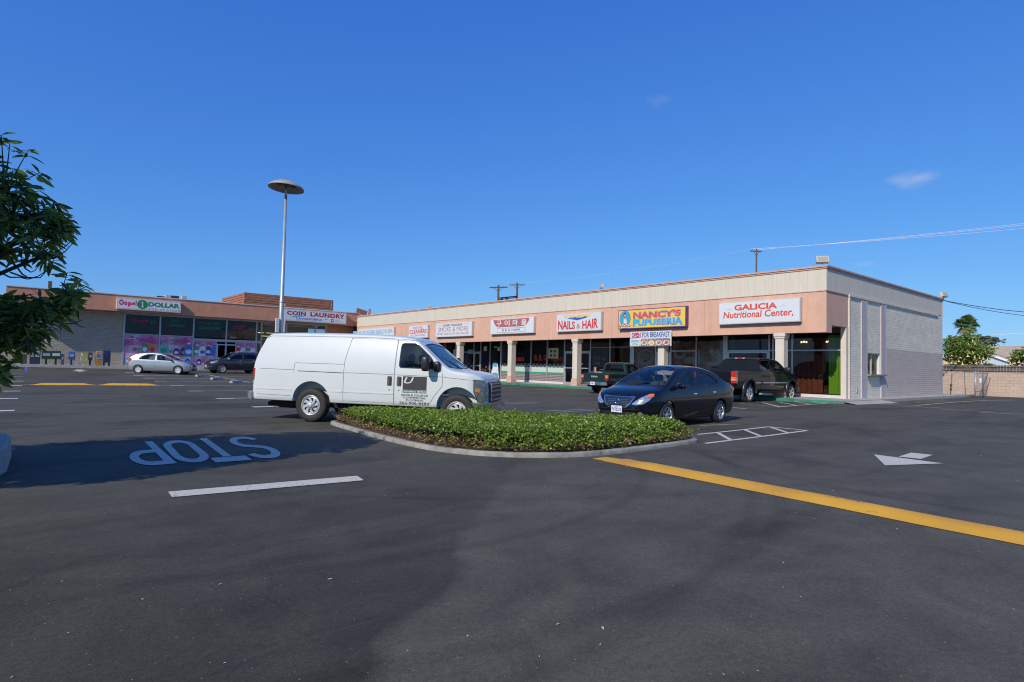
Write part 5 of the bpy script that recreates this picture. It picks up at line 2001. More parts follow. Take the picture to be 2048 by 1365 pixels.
for r0, r1, th in ((p, q, .2), (p, p + Vector((0, 4, -1.3)), .2)):
    w.add([r0, r1, r1 - Vector((0, 0, th)), r0 - Vector((0, 0, th)), r0 + Vector((.1, 0, 0)), r1 + Vector((.1, 0, 0)), r1 + Vector((.1, 0, -th)), r0 + Vector((.1, 0, -th))], [(0, 3, 2, 1), (0, 1, 5, 4), (3, 7, 6, 2), (4, 5, 6, 7)], 0)
w.build('rake_board', WTRIM, h2)
w = MB()
w.add([p + Vector((0, 0, .05)), q + Vector((0, 0, .05)), q + Vector((8, 0, .05)), p + Vector((8, 0, .05))], [(0, 1, 2, 3)], 0)
w.add([p + Vector((0, 0, .05)), p + Vector((0, 4, -1.25)), p + Vector((8, 4, -1.25)), p + Vector((8, 0, .05))], [(0, 1, 2, 3)], 0)
w.build('roof', SH, h2)

# chain link corral in front of the wall
MESHM = bpy.data.materials.new('chain_link')
MESHM.use_nodes = True
nt = MESHM.node_tree
P = nt.nodes['Principled BSDF']
P.inputs['Base Color'].default_value = (.4, .4, .42, 1)
P.inputs['Metallic'].default_value = .4
P.inputs['Roughness'].default_value = .5
tc = N(nt, 'ShaderNodeTexCoord')
w1 = N(nt, 'ShaderNodeTexWave', wave_type='BANDS', bands_direction='DIAGONAL', i_Scale=4.0)
mp = N(nt, 'ShaderNodeMapping')
mp.inputs['Scale'].default_value = (-1, -1, 1)
nt.links.new(tc.outputs['Object'], w1.inputs['Vector'])
nt.links.new(tc.outputs['Object'], mp.inputs[0])
w2 = N(nt, 'ShaderNodeTexWave', wave_type='BANDS', bands_direction='DIAGONAL', i_Scale=4.0)
nt.links.new(mp.outputs[0], w2.inputs['Vector'])
mxn = N(nt, 'ShaderNodeMath', operation='MAXIMUM')
nt.links.new(w1.outputs['Fac'], mxn.inputs[0])
nt.links.new(w2.outputs['Fac'], mxn.inputs[1])
rp = ramp(nt, mxn.outputs[0], .90, .93)
nt.links.new(rp.outputs[0], P.inputs['Alpha'])
cor = T('cart_corral', 'small galvanised pipe and wire mesh enclosure standing before the pink wall', 'pipe enclosure', tuple(G(1930, 795)))
DP = mat('dark_pipe', (.14, .14, .15), .6)


def pipe(parent, a, b_, r, m, name='pipe'):
    w = MB()
    w.tube([a, b_], r, 7)
    return w.build(name, m, parent)


def corr(pxt, yt, pxb, yb):
    bq = G(pxb, yb)
    return bq, at_y(pxt, yt, bq.y)


b1, t1 = corr(1904, 748, 1901, 790)
b2_, t2_ = corr(1928.5, 743, 1931, 793)
b3, t3 = corr(1949, 746, 1950.5, 795.5)
b4, t4 = corr(1965.5, 747, 1966, 795.5)
b5, t5 = corr(1978, 747, 1978.5, 792)
b6, t6 = corr(1995, 747.5, 1990, 791)
b7, t7 = corr(1996, 750, 1984, 792)
t3.x = b3.x; t4.x = b4.x; t5.x = b5.x
for (bq, tq, r, m) in ((b2_, t2_, .02, DP), (b3, t3, .04, GALV), (b4, t4, .035, DP), (b5, t5, .03, DP), (b6, t6, .035, DP), (b7, t7, .03, DP)):
    pipe(cor, bq, tq, r, m, 'post')
for (p, q, r, m) in ((t2_, t3, .025, GALV), (t3, t6, .025, GALV), (t4 - Vector((0, 0, .3)), t6 - Vector((0, 0, .3)), .02, DP), (b3 + Vector((0, 0, .35)), b5 + Vector((0, 0, .4)), .02, DP), (b2_ + Vector((0, 0, .1)), b3 + Vector((0, 0, .1)), .02, DP)):
    pipe(cor, p, q, r, m, 'rail')
w = MB()
w.add([b3, b6, t6, t3], [(0, 1, 2, 3)])
w.build('wire_mesh', MESHM, cor)
w = MB()
w.plate([(0, 0), (.09, .05), (.12, .3), (-.02, .28)], t3 + Vector((-.1, 0, -.62)) + Vector((.25, -.2, 0)), Vector((.764, -.644, 0)), (0, 0, 1), (.644, .764, 0), 0, .05)
w.build('white_rag', WTRIM, cor)
gpst = T('gate_post', 'thin dark leaning post with a latch, left of the pipe enclosure', 'post', tuple(b1))
pipe(gpst, b1, t1, .035, DP, 'post')
w = MB()
w.ell(b1.lerp(t1, .45), .07, .07, .12)
w.build('latch', DARKF, gpst)
w = MB()
w.plate([(0, 0), (5, 0), (5, .12), (.3, .12)], (XB - 1.2, 7.6, gh(49, 7)), (0, -1, 0), (0, 0, 1), (1, 0, 0), 0, 1.1)
tag(w.build('kerb', KERBC), 'pale concrete kerb at the foot of the pink wall, right edge', 'kerb')

# ------------------------------------------------------------ foliage
def leaf_mat(name, c1, c2, rough=.45, trans=.3):
    m = bpy.data.materials.new(name)
    m.use_nodes = True
    nt = m.node_tree
    P = nt.nodes['Principled BSDF']
    oi = N(nt, 'ShaderNodeNewGeometry')
    r = ramp(nt, oi.outputs['Random Per Island'], 0, 1, c4(c1), c4(c2))
    nt.links.new(r.outputs[0], P.inputs['Base Color'])
    P.inputs['Roughness'].default_value = rough
    P.inputs['Specular IOR Level'].default_value = .5
    tr = N(nt, 'ShaderNodeBsdfTranslucent')
    nt.links.new(mixc(nt, 1.0, r.outputs[0], (1.6, 1.8, .7), 'MULTIPLY'), tr.inputs[0])
    mx = N(nt, 'ShaderNodeMixShader', i_0=trans)
    nt.links.new(P.outputs[0], mx.inputs[1])
    nt.links.new(tr.outputs[0], mx.inputs[2])
    nt.links.new(mx.outputs[0], nt.nodes['Material Output'].inputs[0])
    return m


def leaves_np(centers, dirs, length, width, rng, curl=.15, jitter=.25):
    """many folded leaves: base at centers, pointing along dirs; returns verts, faces (2 quads per leaf)"""
    n = len(centers)
    d = dirs / np.linalg.norm(dirs, axis=1)[:, None]
    r = rng.normal(size=(n, 3))
    s = np.cross(d, r)
    s /= np.linalg.norm(s, axis=1)[:, None]
    # favour leaves whose face looks upward
    up = np.cross(s, d)
    flip = up[:, 2] < 0
    s[flip] *= -1
    up[flip] *= -1
    L = length * (1 + jitter * rng.uniform(-1, 1, n))[:, None]
    Wd = width * (1 + jitter * rng.uniform(-1, 1, n))[:, None]
    c = centers
    v0 = c
    v1 = c + d * L * .45 + s * Wd * .5 + up * Wd * .18
    v2 = c + d * L - up * L * curl
    v3 = c + d * L * .45 - s * Wd * .5 + up * Wd * .18
    v4 = c + d * L * .5 - up * L * .02
    V = np.stack([v0, v1, v2, v3, v4], 1).reshape(-1, 3)
    b_ = np.arange(n)[:, None] * 5
    Fs = np.concatenate([b_ + np.array([[0, 1, 4]]), b_ + np.array([[1, 2, 4]]), b_ + np.array([[2, 3, 4]]), b_ + np.array([[3, 0, 4]])], 0)
    return V, Fs


def lance_leaves(centers, dirs, length, width, rng, curl=.12, jitter=.3):
    """long pointed leaves with a folded midrib: base, two widths, tip"""
    n = len(centers)
    d = dirs / np.linalg.norm(dirs, axis=1)[:, None]
    r = rng.normal(size=(n, 3))
    s = np.cross(d, r)
    s /= np.linalg.norm(s, axis=1)[:, None]
    up = np.cross(s, d)
    flip = up[:, 2] < 0
    s[flip] *= -1
    up[flip] *= -1
    L = length * (1 + jitter * rng.uniform(-1, 1, n))[:, None]
    W = width * (1 + jitter * rng.uniform(-1, 1, n))[:, None]
    cu = curl * (1 + rng.uniform(-.8, 1.2, n))[:, None]
    rows = []
    for t, k in ((0, .06), (.22, .62), (.45, 1.0), (.7, .80), (.88, .42), (1.0, .02)):
        m = centers + d * L * t - up * L * cu * t * t
        rows += [m + s * W * .5 * k + up * W * .16 * k, m, m - s * W * .5 * k + up * W * .16 * k]
    V = np.stack(rows, 1).reshape(-1, 3)
    q = []
    for j in range(5):
        a = 3 * j
        q += [[a, a + 3, a + 4, a + 1], [a + 1, a + 4, a + 5, a + 2]]
    Fs = (np.arange(n)[:, None, None] * 18 + np.array(q)[None]).reshape(-1, 4)
    return V, Fs


def np_mesh(name, V, Fs, m, parent=None):
    me = bpy.data.meshes.new(name)
    k = Fs.shape[1]
    me.vertices.add(len(V))
    if parent is not None:
        I = np.array(WM[parent].inverted())
        V = V @ I[:3, :3].T + I[:3, 3]
    me.vertices.foreach_set('co', V.astype(np.float32).ravel())
    me.loops.add(Fs.size)
    me.loops.foreach_set('vertex_index', Fs.astype(np.int32).ravel())
    me.polygons.add(len(Fs))
    me.polygons.foreach_set('loop_start', np.arange(0, Fs.size, k, dtype=np.int32))
    me.update(calc_edges=True)
    for q in (m if isinstance(m, list) else [m]):
        me.materials.append(q)
    return link(name, me, parent)


rng = np.random.default_rng(11)

# hedge island --------------------------------------------------------------
KP = [(666, 852), (700, 862), (750, 876.5), (800, 889), (850, 900), (910, 908), (970, 913.5), (1040, 916), (1110, 916.5), (1180, 914), (1250, 906.5), (1320, 897.5), (1370, 890.5), (1405, 885)]
front = [G(*p) for p in KP]
# the hidden rear edge of the island, closing the wedge
rear = [Vector((11.0, 7.6, 0)), Vector((10.6, 8.6, 0)), Vector((9.6, 9.6, 0)), Vector((8.3, 10.9, 0)), Vector((7.1, 12.3, 0)), Vector((6.2, 13.2, 0)), Vector((5.75, 13.25, 0))]


def smooth_loop(P, n=3):
    for _ in range(n):
        Q = []
        for i in range(len(P)):
            a, b_ = P[i], P[(i + 1) % len(P)]
            Q += [a.lerp(b_, .25), a.lerp(b_, .75)]
        P = Q
    return P


loop = smooth_loop([Vector((p.x, p.y, 0)) for p in front + rear], 2)
cen = sum(loop, Vector()) / len(loop)


def inset(P, d):
    out = []
    n = len(P)
    for i in range(n):
        t = (P[(i + 1) % n] - P[i - 1]).normalized()
        nrm = Vector((-t.y, t.x, 0))
        if nrm.dot(cen - P[i]) < 0:
            nrm = -nrm
        out.append(P[i] + nrm * d)
    return out


isl = T('planter_island', 'pale concrete kerb ring of the hedge island in the foreground', 'kerb', (cen.x, cen.y, 0))
w = MB()
rings = [(0.0, -.02), (.0, .05), (.012, .068), (.10, .072), (.12, .065), (.12, .0)]
vs, fs = [], []
n = len(loop)
for d_, z in rings:
    ring = inset(loop, d_)
    for i, p in enumerate(ring):
        vs.append((p.x, p.y, z + gz(p.x, p.y) + .006 * noise.noise(Vector((p.x * 3, p.y * 3, d_ * 9)))))
for j in range(len(rings) - 1):
    for i in range(n):
        fs.append((j * n + i, j * n + (i + 1) % n, (j + 1) * n + (i + 1) % n, (j + 1) * n + i))
w.add(vs, fs, 0, True)
KERBM = mat('kerb_concrete_worn', (.27, .26, .23), .88, var=(5, .38), bump=(55, .7))
w.build('kerb', KERBM, isl)
w = MB()
for i in range(0, n, 5):
    a = loop[i]
    b_ = inset(loop, .11)[i]
    t_n = (loop[(i + 1) % n] - loop[i]).normalized() * .006
    t_n *= .5
    w.add([a - t_n + Vector((0, 0, .073)), a + t_n + Vector((0, 0, .073)), b_ + t_n + Vector((0, 0, .077)), b_ - t_n + Vector((0, 0, .077))], [(0, 1, 2, 3)], 0)
w.build('kerb_joint', DARKF, isl)
w = MB()
ring = inset(loop, .14)
w.add([(p.x, p.y, .05) for p in ring] + [(cen.x, cen.y, .08)], [(i, (i + 1) % n, n) for i in range(n)], 0)
SOIL = mat('soil', (.10, .065, .04), .95, var=(14, .4), bump=(40, 1))
w.build('soil', SOIL, isl)


def inside(P, x, y):
    c = False
    n = len(P)
    for i in range(n):
        a, b_ = P[i], P[i - 1]
        if (a.y > y) != (b_.y > y) and x < (b_.x - a.x) * (y - a.y) / (b_.y - a.y) + a.x:
            c = not c
    return c


def edge_dist(P, x, y):
    q = Vector((x, y, 0))
    best = 9
    n = len(P)
    for i in range(n):
        a, b_ = P[i - 1], P[i]
        t = max(0, min(1, (q - a).dot(b_ - a) / max(1e-9, (b_ - a).length_squared)))
        best = min(best, (a + (b_ - a) * t - q).length)
    return best


def hedge_h(x, y):
    d = edge_dist(hl, x, y)
    e = min(1.0, d / .38)
    n1 = noise.noise(Vector((x * .8, y * .8, 3)))
    n2 = noise.noise(Vector((x * 2.6, y * 2.6, 7)))
    return .08 + (.31 + .045 * n1 + .04 * n2) * math.sqrt(max(0, 1 - (1 - e) ** 2))


hl = inset(loop, .13)
xs = [p.x for p in hl]
ysr = [p.y for p in hl]
pts = []
rr = random.Random(21)
hedge = T('hedge', 'low clipped leafy green hedge filling the foreground island', 'hedge', (cen.x, cen.y, .1))
NL = 56000
tries = 0
C, D = [], []
while len(C) < NL and tries < 400000:
    tries += 1
    x, y = rr.uniform(min(xs), max(xs)), rr.uniform(min(ysr), max(ysr))
    if not inside(hl, x, y):
        continue
    h = hedge_h(x, y)
    d = edge_dist(hl, x, y)
    if d < .42 and rr.random() < .0:
        continue
    # bare woody patches low on the front left and right
    bare = noise.noise(Vector((x * 1.3, y * 1.3, 20)))
    z = h - abs(rr.gauss(0, .05)) if rr.random() < .8 or d > .5 else rr.uniform(.1, h)
    if d < .3:
        z = rr.uniform(.12, h) if rr.random() < .75 else z
        if z < .26 and ((x < 6.6 and y > 7.6) or (9.6 < x < 10.3 and y < 7.3) or bare > .25) and rr.random() < (.93 if x < 6.6 and y > 7.5 else .75):
            continue
    C.append((x, y, z + .02))
    a = rr.uniform(0, 6.283)
    el = rr.uniform(-.3, 1.0)
    D.append((math.cos(a) * math.cos(el), math.sin(a) * math.cos(el), math.sin(el)))
# leaves lying over the kerb on its outer face
for i in range(700):
    k = rr.randrange(n)
    if not (loop[k].y < 9):
        continue
    p = hl[k].lerp(hl[(k + 1) % n], rr.random()) + Vector((rr.gauss(0, .05), rr.gauss(0, .05), 0))
    C.append((p.x, p.y, rr.uniform(.09, .26)))
    a = rr.uniform(0, 6.283)
    D.append((math.cos(a), math.sin(a), rr.uniform(-.4, .5)))
C2, D2 = [], []
for i in range(110):
    while True:
        x, y = rr.uniform(min(xs), max(xs)), rr.uniform(min(ysr), max(ysr))
        if inside(hl, x, y):
            break
    h = hedge_h(x, y)
    L = rr.uniform(.03, .09)
    for k in range(6):
        C2.append((x, y, h + L * k / 5))
        a = rr.uniform(0, 6.283)
        D2.append((math.cos(a), math.sin(a), .7))
C, D = C + C2, D + D2
C, D = np.array(C), np.array(D)
V, Fs = leaves_np(C, D, .053, .031, rng)
np_mesh('foliage', V, Fs, leaf_mat('hedge_leaf', (.055, .105, .012), (.29, .39, .055), .33, .32), hedge)
w = MB()
for i in range(800):
    k = rr.randrange(n)
    p = hl[k].lerp(hl[(k + 1) % n], rr.random())
    q = p + (cen - p).normalized() * rr.uniform(.03, .25)
    a = Vector((q.x, q.y, .08))
    b_ = a + Vector((rr.gauss(0, .09), rr.gauss(0, .09), rr.uniform(.08, .24)))
    w.tube([a, (a + b_) / 2 + Vector((rr.gauss(0, .02), rr.gauss(0, .02), 0)), b_], [.004, .003, .002], 3, 0, False, False)
w.build('twigs', mat('twig_brown', (.13, .07, .045), .9, var=(9, .4)), hedge)['kind'] = 'stuff'
C3, D3 = [], []
for i in range(1600):
    k = rr.randrange(n)
    p = hl[k].lerp(hl[(k + 1) % n], rr.random())
    q = p + (cen - p).normalized() * rr.uniform(-.05, .22)
    C3.append((q.x, q.y, rr.uniform(.1, .2)))
    a = rr.uniform(0, 6.283)
    D3.append((math.cos(a), math.sin(a), rr.uniform(-.2, .4)))
V, Fs = leaves_np(np.array(C3), np.array(D3), .05, .032, rng)
np_mesh('dead_leaves', V, Fs, leaf_mat('dead_leaf', (.16, .08, .035), (.36, .25, .12), .7, .1), hedge)
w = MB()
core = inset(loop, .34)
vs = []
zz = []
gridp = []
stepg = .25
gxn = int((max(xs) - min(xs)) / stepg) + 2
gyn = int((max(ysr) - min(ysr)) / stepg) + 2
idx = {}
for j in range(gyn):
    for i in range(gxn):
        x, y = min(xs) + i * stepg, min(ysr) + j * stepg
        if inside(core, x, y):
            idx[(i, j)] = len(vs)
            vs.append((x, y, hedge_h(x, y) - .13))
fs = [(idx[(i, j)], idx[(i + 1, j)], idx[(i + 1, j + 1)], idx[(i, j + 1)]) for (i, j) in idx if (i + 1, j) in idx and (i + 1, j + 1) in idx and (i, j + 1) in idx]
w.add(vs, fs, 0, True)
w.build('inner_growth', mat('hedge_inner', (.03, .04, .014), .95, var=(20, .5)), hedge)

# left planter wall --------------------------------------------------------
w = MB()
c = at_y(4, 872, 10.2)
pe = G(6, 946)
pt_ = G(16, 880)
lw_out = [Vector((-6.5, 9.05, 0)), Vector((-.3, 9.05, 0)), Vector((.02, 9.15, 0)), Vector((.10, 9.45, 0)), Vector((.16, 10.9, 0)), Vector((.05, 11.25, 0)), Vector((-.25, 11.35, 0)), Vector((-6.5, 11.35, 0))]
lo_ = lw_out
vs, fs = [], []
n2 = len(lo_)
ccx = Vector((-3, 10.2, 0))
def off_poly(P, d):
    out = []
    for i in range(len(P)):
        a, b_, c_ = P[i - 1], P[i], P[(i + 1) % len(P)]
        t = (c_ - a).normalized()
        out.append(b_ + Vector((-t.y, t.x, 0)) * d)
    return out
for d_, z in ((0, -.05), (.02, .27), (.06, .30), (.2, .30), (.22, .1)):
    for p in off_poly(lo_, d_):
        vs.append((p.x, p.y, z))
for j in range(4):
    for i in range(n2):
        fs.append((j * n2 + i, j * n2 + (i + 1) % n2, (j + 1) * n2 + (i + 1) % n2, (j + 1) * n2 + i))
w.add(vs, fs, 0)
pl = T('planter_island', 'rounded end of a high concrete planter kerb at the left edge', 'kerb', (-3, 10.2, 0))
w.build('kerb', mat('planter_concrete', (.34, .325, .30), .85, var=(3, .1), bump=(40, .3)), pl)
w = MB()
w.add([(p.x, p.y, .2) for p in off_poly(lo_, .2)], [list(range(n2))], 0)
w.build('soil', SOIL, pl)


# foreground tree ----------------------------------------------------------
BARK = mat('bark', (.05, .05, .04), .95, var=(8, .35), bump=(25, 1))
tree = T('tree', 'leafy dark green tree reaching in from the left edge', 'tree', (-1.9, 9.6, .2))
rt = random.Random(4)
tips = []
limbs = MB()
trunk_top = Vector((-1.8, 9.55, 1.5))
limbs.tube([(-1.9, 9.6, .1), (-1.88, 9.58, .6), (-1.8, 9.55, 1.5)], [.13, .11, .09], 10)
# crown made of lobes (centre, radii, number of shoots)
def P3(px_, py_, y):
    return at_y(px_, py_, y)


lobes = [(Vector((-2.2, 9.1, 3.3)), (1.7, 2.0, 1.3), 750), (Vector((-1.5, 9.2, 2.0)), (1.1, 1.8, .8), 420), (Vector((-1.75, 8.8, 4.3)), (1.35, 1.5, .8), 600), (Vector((-2.6, 10.2, 2.2)), (1.5, 1.2, .9), 300), (Vector((-2.3, 8.1, 2.9)), (1.4, 1.0, 1.3), 420), (Vector((-3.6, 8.9, 3.6)), (1.3, 1.9, 1.6), 500),
         (P3(-60, 420, 9.5), (.75, .95, .6), 80), (P3(5, 385, 9.5), (.42, .6, .5), 22), (P3(25, 430, 9.4), (.55, .7, .45), 34), (P3(75, 460, 9.3), (.36, .5, .3), 17), (P3(115, 450, 9.4), (.16, .22, .2), 11),
         (P3(-10, 505, 9.3), (.35, .6, .12), 9), (P3(90, 510, 9.3), (.16, .3, .1), 4),
         (P3(140, 590, 9.2), (.17, .3, .2), 13), (P3(95, 620, 9.2), (.3, .4, .16), 17), (P3(40, 615, 9.3), (.35, .5, .2), 26), (P3(0, 660, 9.2), (.42, .5, .3), 38), (P3(60, 665, 9.2), (.25, .4, .18), 14), (P3(-10, 740, 9.0), (.2, .3, .2), 10),
         (P3(-70, 660, 9.5), (.6, .9, .4), 50)]
explicit = [P3(57, 300, 9.3), P3(20, 285, 9.4), P3(3, 270, 9.3), P3(80, 345, 9.4), P3(60, 375, 9.2), P3(128, 425, 9.3), P3(140, 440, 9.2), P3(118, 500, 9.3), P3(135, 545, 9.1), P3(155, 600, 9.1), P3(160, 560, 9.3), P3(170, 575, 9.2), P3(100, 640, 9.1), P3(85, 680, 9.1), P3(60, 690, 9.2), P3(10, 750, 9.0), P3(130, 640, 9.2), P3(20, 720, 9.0)]
hubs = []
for c, rad, cnt in lobes:
    hubs.append(c)
    for i in range(cnt):
        while True:
            q = Vector((rt.uniform(-1, 1), rt.uniform(-1, 1), rt.uniform(-1, 1)))
            if q.length <= 1 and (q.length > .45 or rt.random() < .35):
                break
        tips.append((c, c + Vector((q.x * rad[0], q.y * rad[1], q.z * rad[2]))))
for e in explicit:
    h = min(hubs, key=lambda c: (c - e).length)
    tips.append((h, e))
for h in hubs:
    m_ = trunk_top.lerp(h, .5) + Vector((rt.gauss(0, .08), rt.gauss(0, .08), -.1))
    limbs.tube([trunk_top, m_, h], [.05, .035, .018], 6)
C, D = [], []
for h, e in tips:
    if rt.random() < .6 or (e.x > -.3):
        m_ = h.lerp(e, .5) + Vector((rt.gauss(0, .04), rt.gauss(0, .04), -.06 if e.z > h.z else .03))
        limbs.tube([h, m_, e], [.012, .008, .004], 4, 0, False)
    ax = (e - h)
    ax = (ax.normalized() if ax.length > .05 else Vector((0, 0, 1))) * .6 + Vector((0, 0, .55))
    ax.normalize()
    nl = rt.randint(8, 13) if e.x < -.5 else rt.randint(6, 9)
    u_ = ax.orthogonal().normalized()
    v_ = ax.cross(u_)
    for k in range(nl):
        t = 2.4 * k + rt.uniform(-.3, .3)
        tl_ = rt.uniform(.25, 1.05)
        dv = (u_ * math.cos(t) + v_ * math.sin(t)) * 1.0 + ax * (1.1 - tl_ * 1.3) + Vector((0, 0, -.25))
        C.append(tuple(e - ax * (.10 * k / nl)))
        D.append(tuple(dv))
C, D = np.array(C), np.array(D)
V, Fs = lance_leaves(C, D, .165, .046, rng, .16, .3)
np_mesh('crown', V, Fs, leaf_mat('tree_leaf', (.035, .055, .016), (.25, .31, .07), .34, .45), tree)
# bare drooping twigs under the upper crown
for (a, b_, c_) in (((20, 545), (80, 556), (108, 520)), ((30, 530), (60, 558), (95, 540)), ((60, 520), (110, 505), (148, 478)), ((95, 515), (118, 512), (147, 485)), ((40, 520), (62, 545), (80, 530)), ((0, 545), (40, 555), (70, 556)),
                    ((130, 630), (150, 645), (170, 655)), ((120, 635), (135, 648), (165, 640))):
    A_, B_, C_ = P3(*a, 9.3), P3(*b_, 9.25), P3(*c_, 9.2)
    limbs.tube([A_, A_.lerp(B_, .5) + Vector((0, 0, -.03)), B_, B_.lerp(C_, .5) + Vector((0, 0, -.02)), C_], [.010, .009, .007, .006, .004], 4, 0, False)
limbs.build('trunk', BARK, tree)

# palm, flowering shrubs, distant tree ------------------------------------
def fan_palm(px_, ytop, ybot, X, label):
    t0 = at_x(px_, ytop, X)
    bt = at_x(px_, ybot, X)
    R_ = (t0.z - bt.z) / 2 * 1.25
    c = (t0 + bt) / 2
    t = T('palm_tree', label, 'palm tree', (c.x, c.y, 0))
    w = MB()
    w.tube([(c.x, c.y, 0), (c.x + .1, c.y, c.z * .6), (c.x, c.y, c.z)], [.24, .18, .2], 10)
    w.build('trunk', mat('palm_trunk', (.16, .12, .09), .95, var=(6, .3), bump=(15, 1)), t)
    rp_ = random.Random(9)
    V_, F_ = [], []
    Vd, Fd = [], []
    for i in range(64):
        a = rp_.uniform(0, 6.283)
        el = rp_.uniform(-.75, 1.35)
        d = Vector((math.cos(a) * math.cos(el), math.sin(a) * math.cos(el), math.sin(el)))
        st = R_ * rp_.uniform(.38, .62)
        p = c + d * st
        side = d.cross(Vector((0, 0, 1))).normalized()
        upv = side.cross(d).normalized()
        fr = R_ * rp_.uniform(.36, .46)
        dst, fst = (Vd, Fd) if el < -.45 and rp_.random() < .8 else (V_, F_)
        for k in range(17):
            b_ = R(-115 + 230 * k / 16)
            q = (d * math.cos(b_) + side * math.sin(b_))
            wdt = fr * .085
            k0 = len(dst)
            tipp = p + q * fr - upv * fr * .1 + Vector((0, 0, -.32 * fr * rp_.uniform(.6, 1.3)))
            s2 = q.cross(upv).normalized() * wdt
            mid = p + q * fr * .55
            dst += [p, mid + s2, tipp, mid - s2]
            fst.append((k0, k0 + 1, k0 + 2, k0 + 3))
        w2_ = MB()
    np_mesh('crown', np.array([tuple(v) for v in V_]), np.array(F_), leaf_mat('palm_leaf', (.07, .13, .03), (.15, .24, .06), .5, .2), t)
    if Vd:
        np_mesh('dead_fronds', np.array([tuple(v) for v in Vd]), np.array(Fd), leaf_mat('palm_dead', (.22, .15, .08), (.38, .28, .16), .8, .1), t)


fan_palm(1933.5, 631, 672, 66, 'bushy fan palm rising above the flowering shrub')


def trumpet_shrub(centres, label, X, seed):
    rs = random.Random(seed)
    c0 = at_x(centres[0][0], 745, X)
    t = T('flowering_shrub', label, 'flowering shrub', (c0.x, c0.y, 0), 0, 'shrubs with hanging trumpet flowers')
    C, D, FL = [], [], []
    w = MB()
    root = Vector((c0.x, c0.y, 0))
    for (px_, py_, rx, ry) in centres:
        c = at_x(px_, py_, X)
        sc = (c - Vector((0, 0, CAM_H))).length / F_PX
        a, b_ = rx * sc * 1.1, ry * sc * 1.0
        w.tube([root, root.lerp(c, .5) + Vector((0, 0, .3)), c], [.1, .06, .03], 6)
        for i in range(int(700 * a * b_ * 1.6) + 70):
            q = Vector((rs.gauss(0, .42), rs.gauss(0, .42), rs.gauss(0, .42)))
            if q.length > 1:
                q.normalize()
            p = c + Vector((q.x * a, q.y * a, q.z * b_))
            C.append(tuple(p))
            an = rs.uniform(0, 6.283)
            D.append((math.cos(an), math.sin(an), rs.uniform(-.7, .2)))
        for i in range(int(36 * a * b_) + 6):
            an = rs.uniform(0, 6.283)
            rr_ = rs.uniform(.5, 1.0)
            FL.append(c + Vector((math.cos(an) * a * rr_, math.sin(an) * a * rr_, rs.uniform(-1.1, .1) * b_)))
    V, Fs = leaves_np(np.array(C), np.array(D), .21, .09, rng, .2)
    np_mesh('foliage', V, Fs, leaf_mat('shrub_leaf%d' % seed, (.07, .13, .02), (.26, .34, .07), .5, .3), t)
    w.build('stems', BARK, t)
    rs.shuffle(FL)
    for p in FL[:98]:
        w = MB()
        L = rs.uniform(.18, .28)
        ax = Vector((rs.gauss(0, .15), rs.gauss(0, .15), -1)).normalized()
        w.lathe([(.015, 0), (.025, L * .3), (.04, L * .65), (.085, L * .93), (.115, L)], p, ax, 8)
        w.build('flower', mat('trumpet_flower', (.72, .52, .27), .6, var=(2, .15)), t)


trumpet_shrub([(1925, 696, 26, 20), (1938, 676, 14, 10), (1908, 700, 17, 15), (1950, 700, 24, 14), (1962, 708, 16, 12), (1915, 716, 16, 12), (1942, 717, 16, 14), (1905, 683, 12, 10), (1930, 730, 22, 8)], 'large shrub with hanging cream trumpet flowers behind the fence by the building corner', 53.5, 2)
trumpet_shrub([(2044, 712, 14, 10), (2032, 718, 9, 7), (2056, 706, 14, 11)], 'flowering shrub with hanging trumpets at the right edge', 54.5, 3)
dt = T('tree', 'hazy thin crowned tree far behind the house roof', 'tree', tuple(at_x(1972, 745, 95).xy) + (0,))
w = MB()
cs = [(1972, 678, 5, 3), (1962, 688, 9, 4), (1980, 684, 7, 3), (1968, 682, 6, 3), (1985, 681, 3, 2)]
C, D = [], []
rb = at_x(1970, 745, 95)
for (px_, py_, rx, ry) in cs:
    c = at_x(px_, py_, 95)
    a, b_ = rx * .11, ry * .1
    w.tube([(rb.x, rb.y, 0), Vector((rb.x, rb.y, 0)).lerp(c, .6), c], [.2, .1, .04], 5)
    for i in range(110):
        q = Vector((rt.gauss(0, .5), rt.gauss(0, .5), rt.gauss(0, .5)))
        C.append((c.x + q.x * a * 1.6, c.y + q.y * a * 1.6, c.z + q.z * b_ * 1.4))
        an = rt.uniform(0, 6.283)
        D.append((math.cos(an), math.sin(an), rt.uniform(-.5, .5)))
V, Fs = leaves_np(np.array(C), np.array(D), .5, .26, rng)
np_mesh('crown', V, Fs, leaf_mat('far_leaf', (.10, .13, .09), (.16, .20, .13), .7, .1), dt)
w.build('trunk', BARK, dt)
w = MB()
C, D = [], []
bs = T('bush', 'small low bush tops just above the dark fence', 'bush', tuple(at_x(1976, 745, 52.5).xy) + (0,))
for i in range(260):
    c = at_x(1976 + rt.gauss(0, 4), 731 + rt.gauss(0, 1.2), 52.5 + rt.gauss(0, .2))
    C.append(tuple(c))
    an = rt.uniform(0, 6.283)
    D.append((math.cos(an), math.sin(an), rt.uniform(-.3, .6)))
V, Fs = leaves_np(np.array(C), np.array(D), .16, .08, rng)
np_mesh('foliage', V, Fs, leaf_mat('bush_leaf', (.07, .12, .03), (.16, .22, .06)), bs)
cb = at_x(1976, 740, 52.5)
w.tube([(cb.x, cb.y, 0), cb], .05, 6)
w.build('stem', BARK, bs)
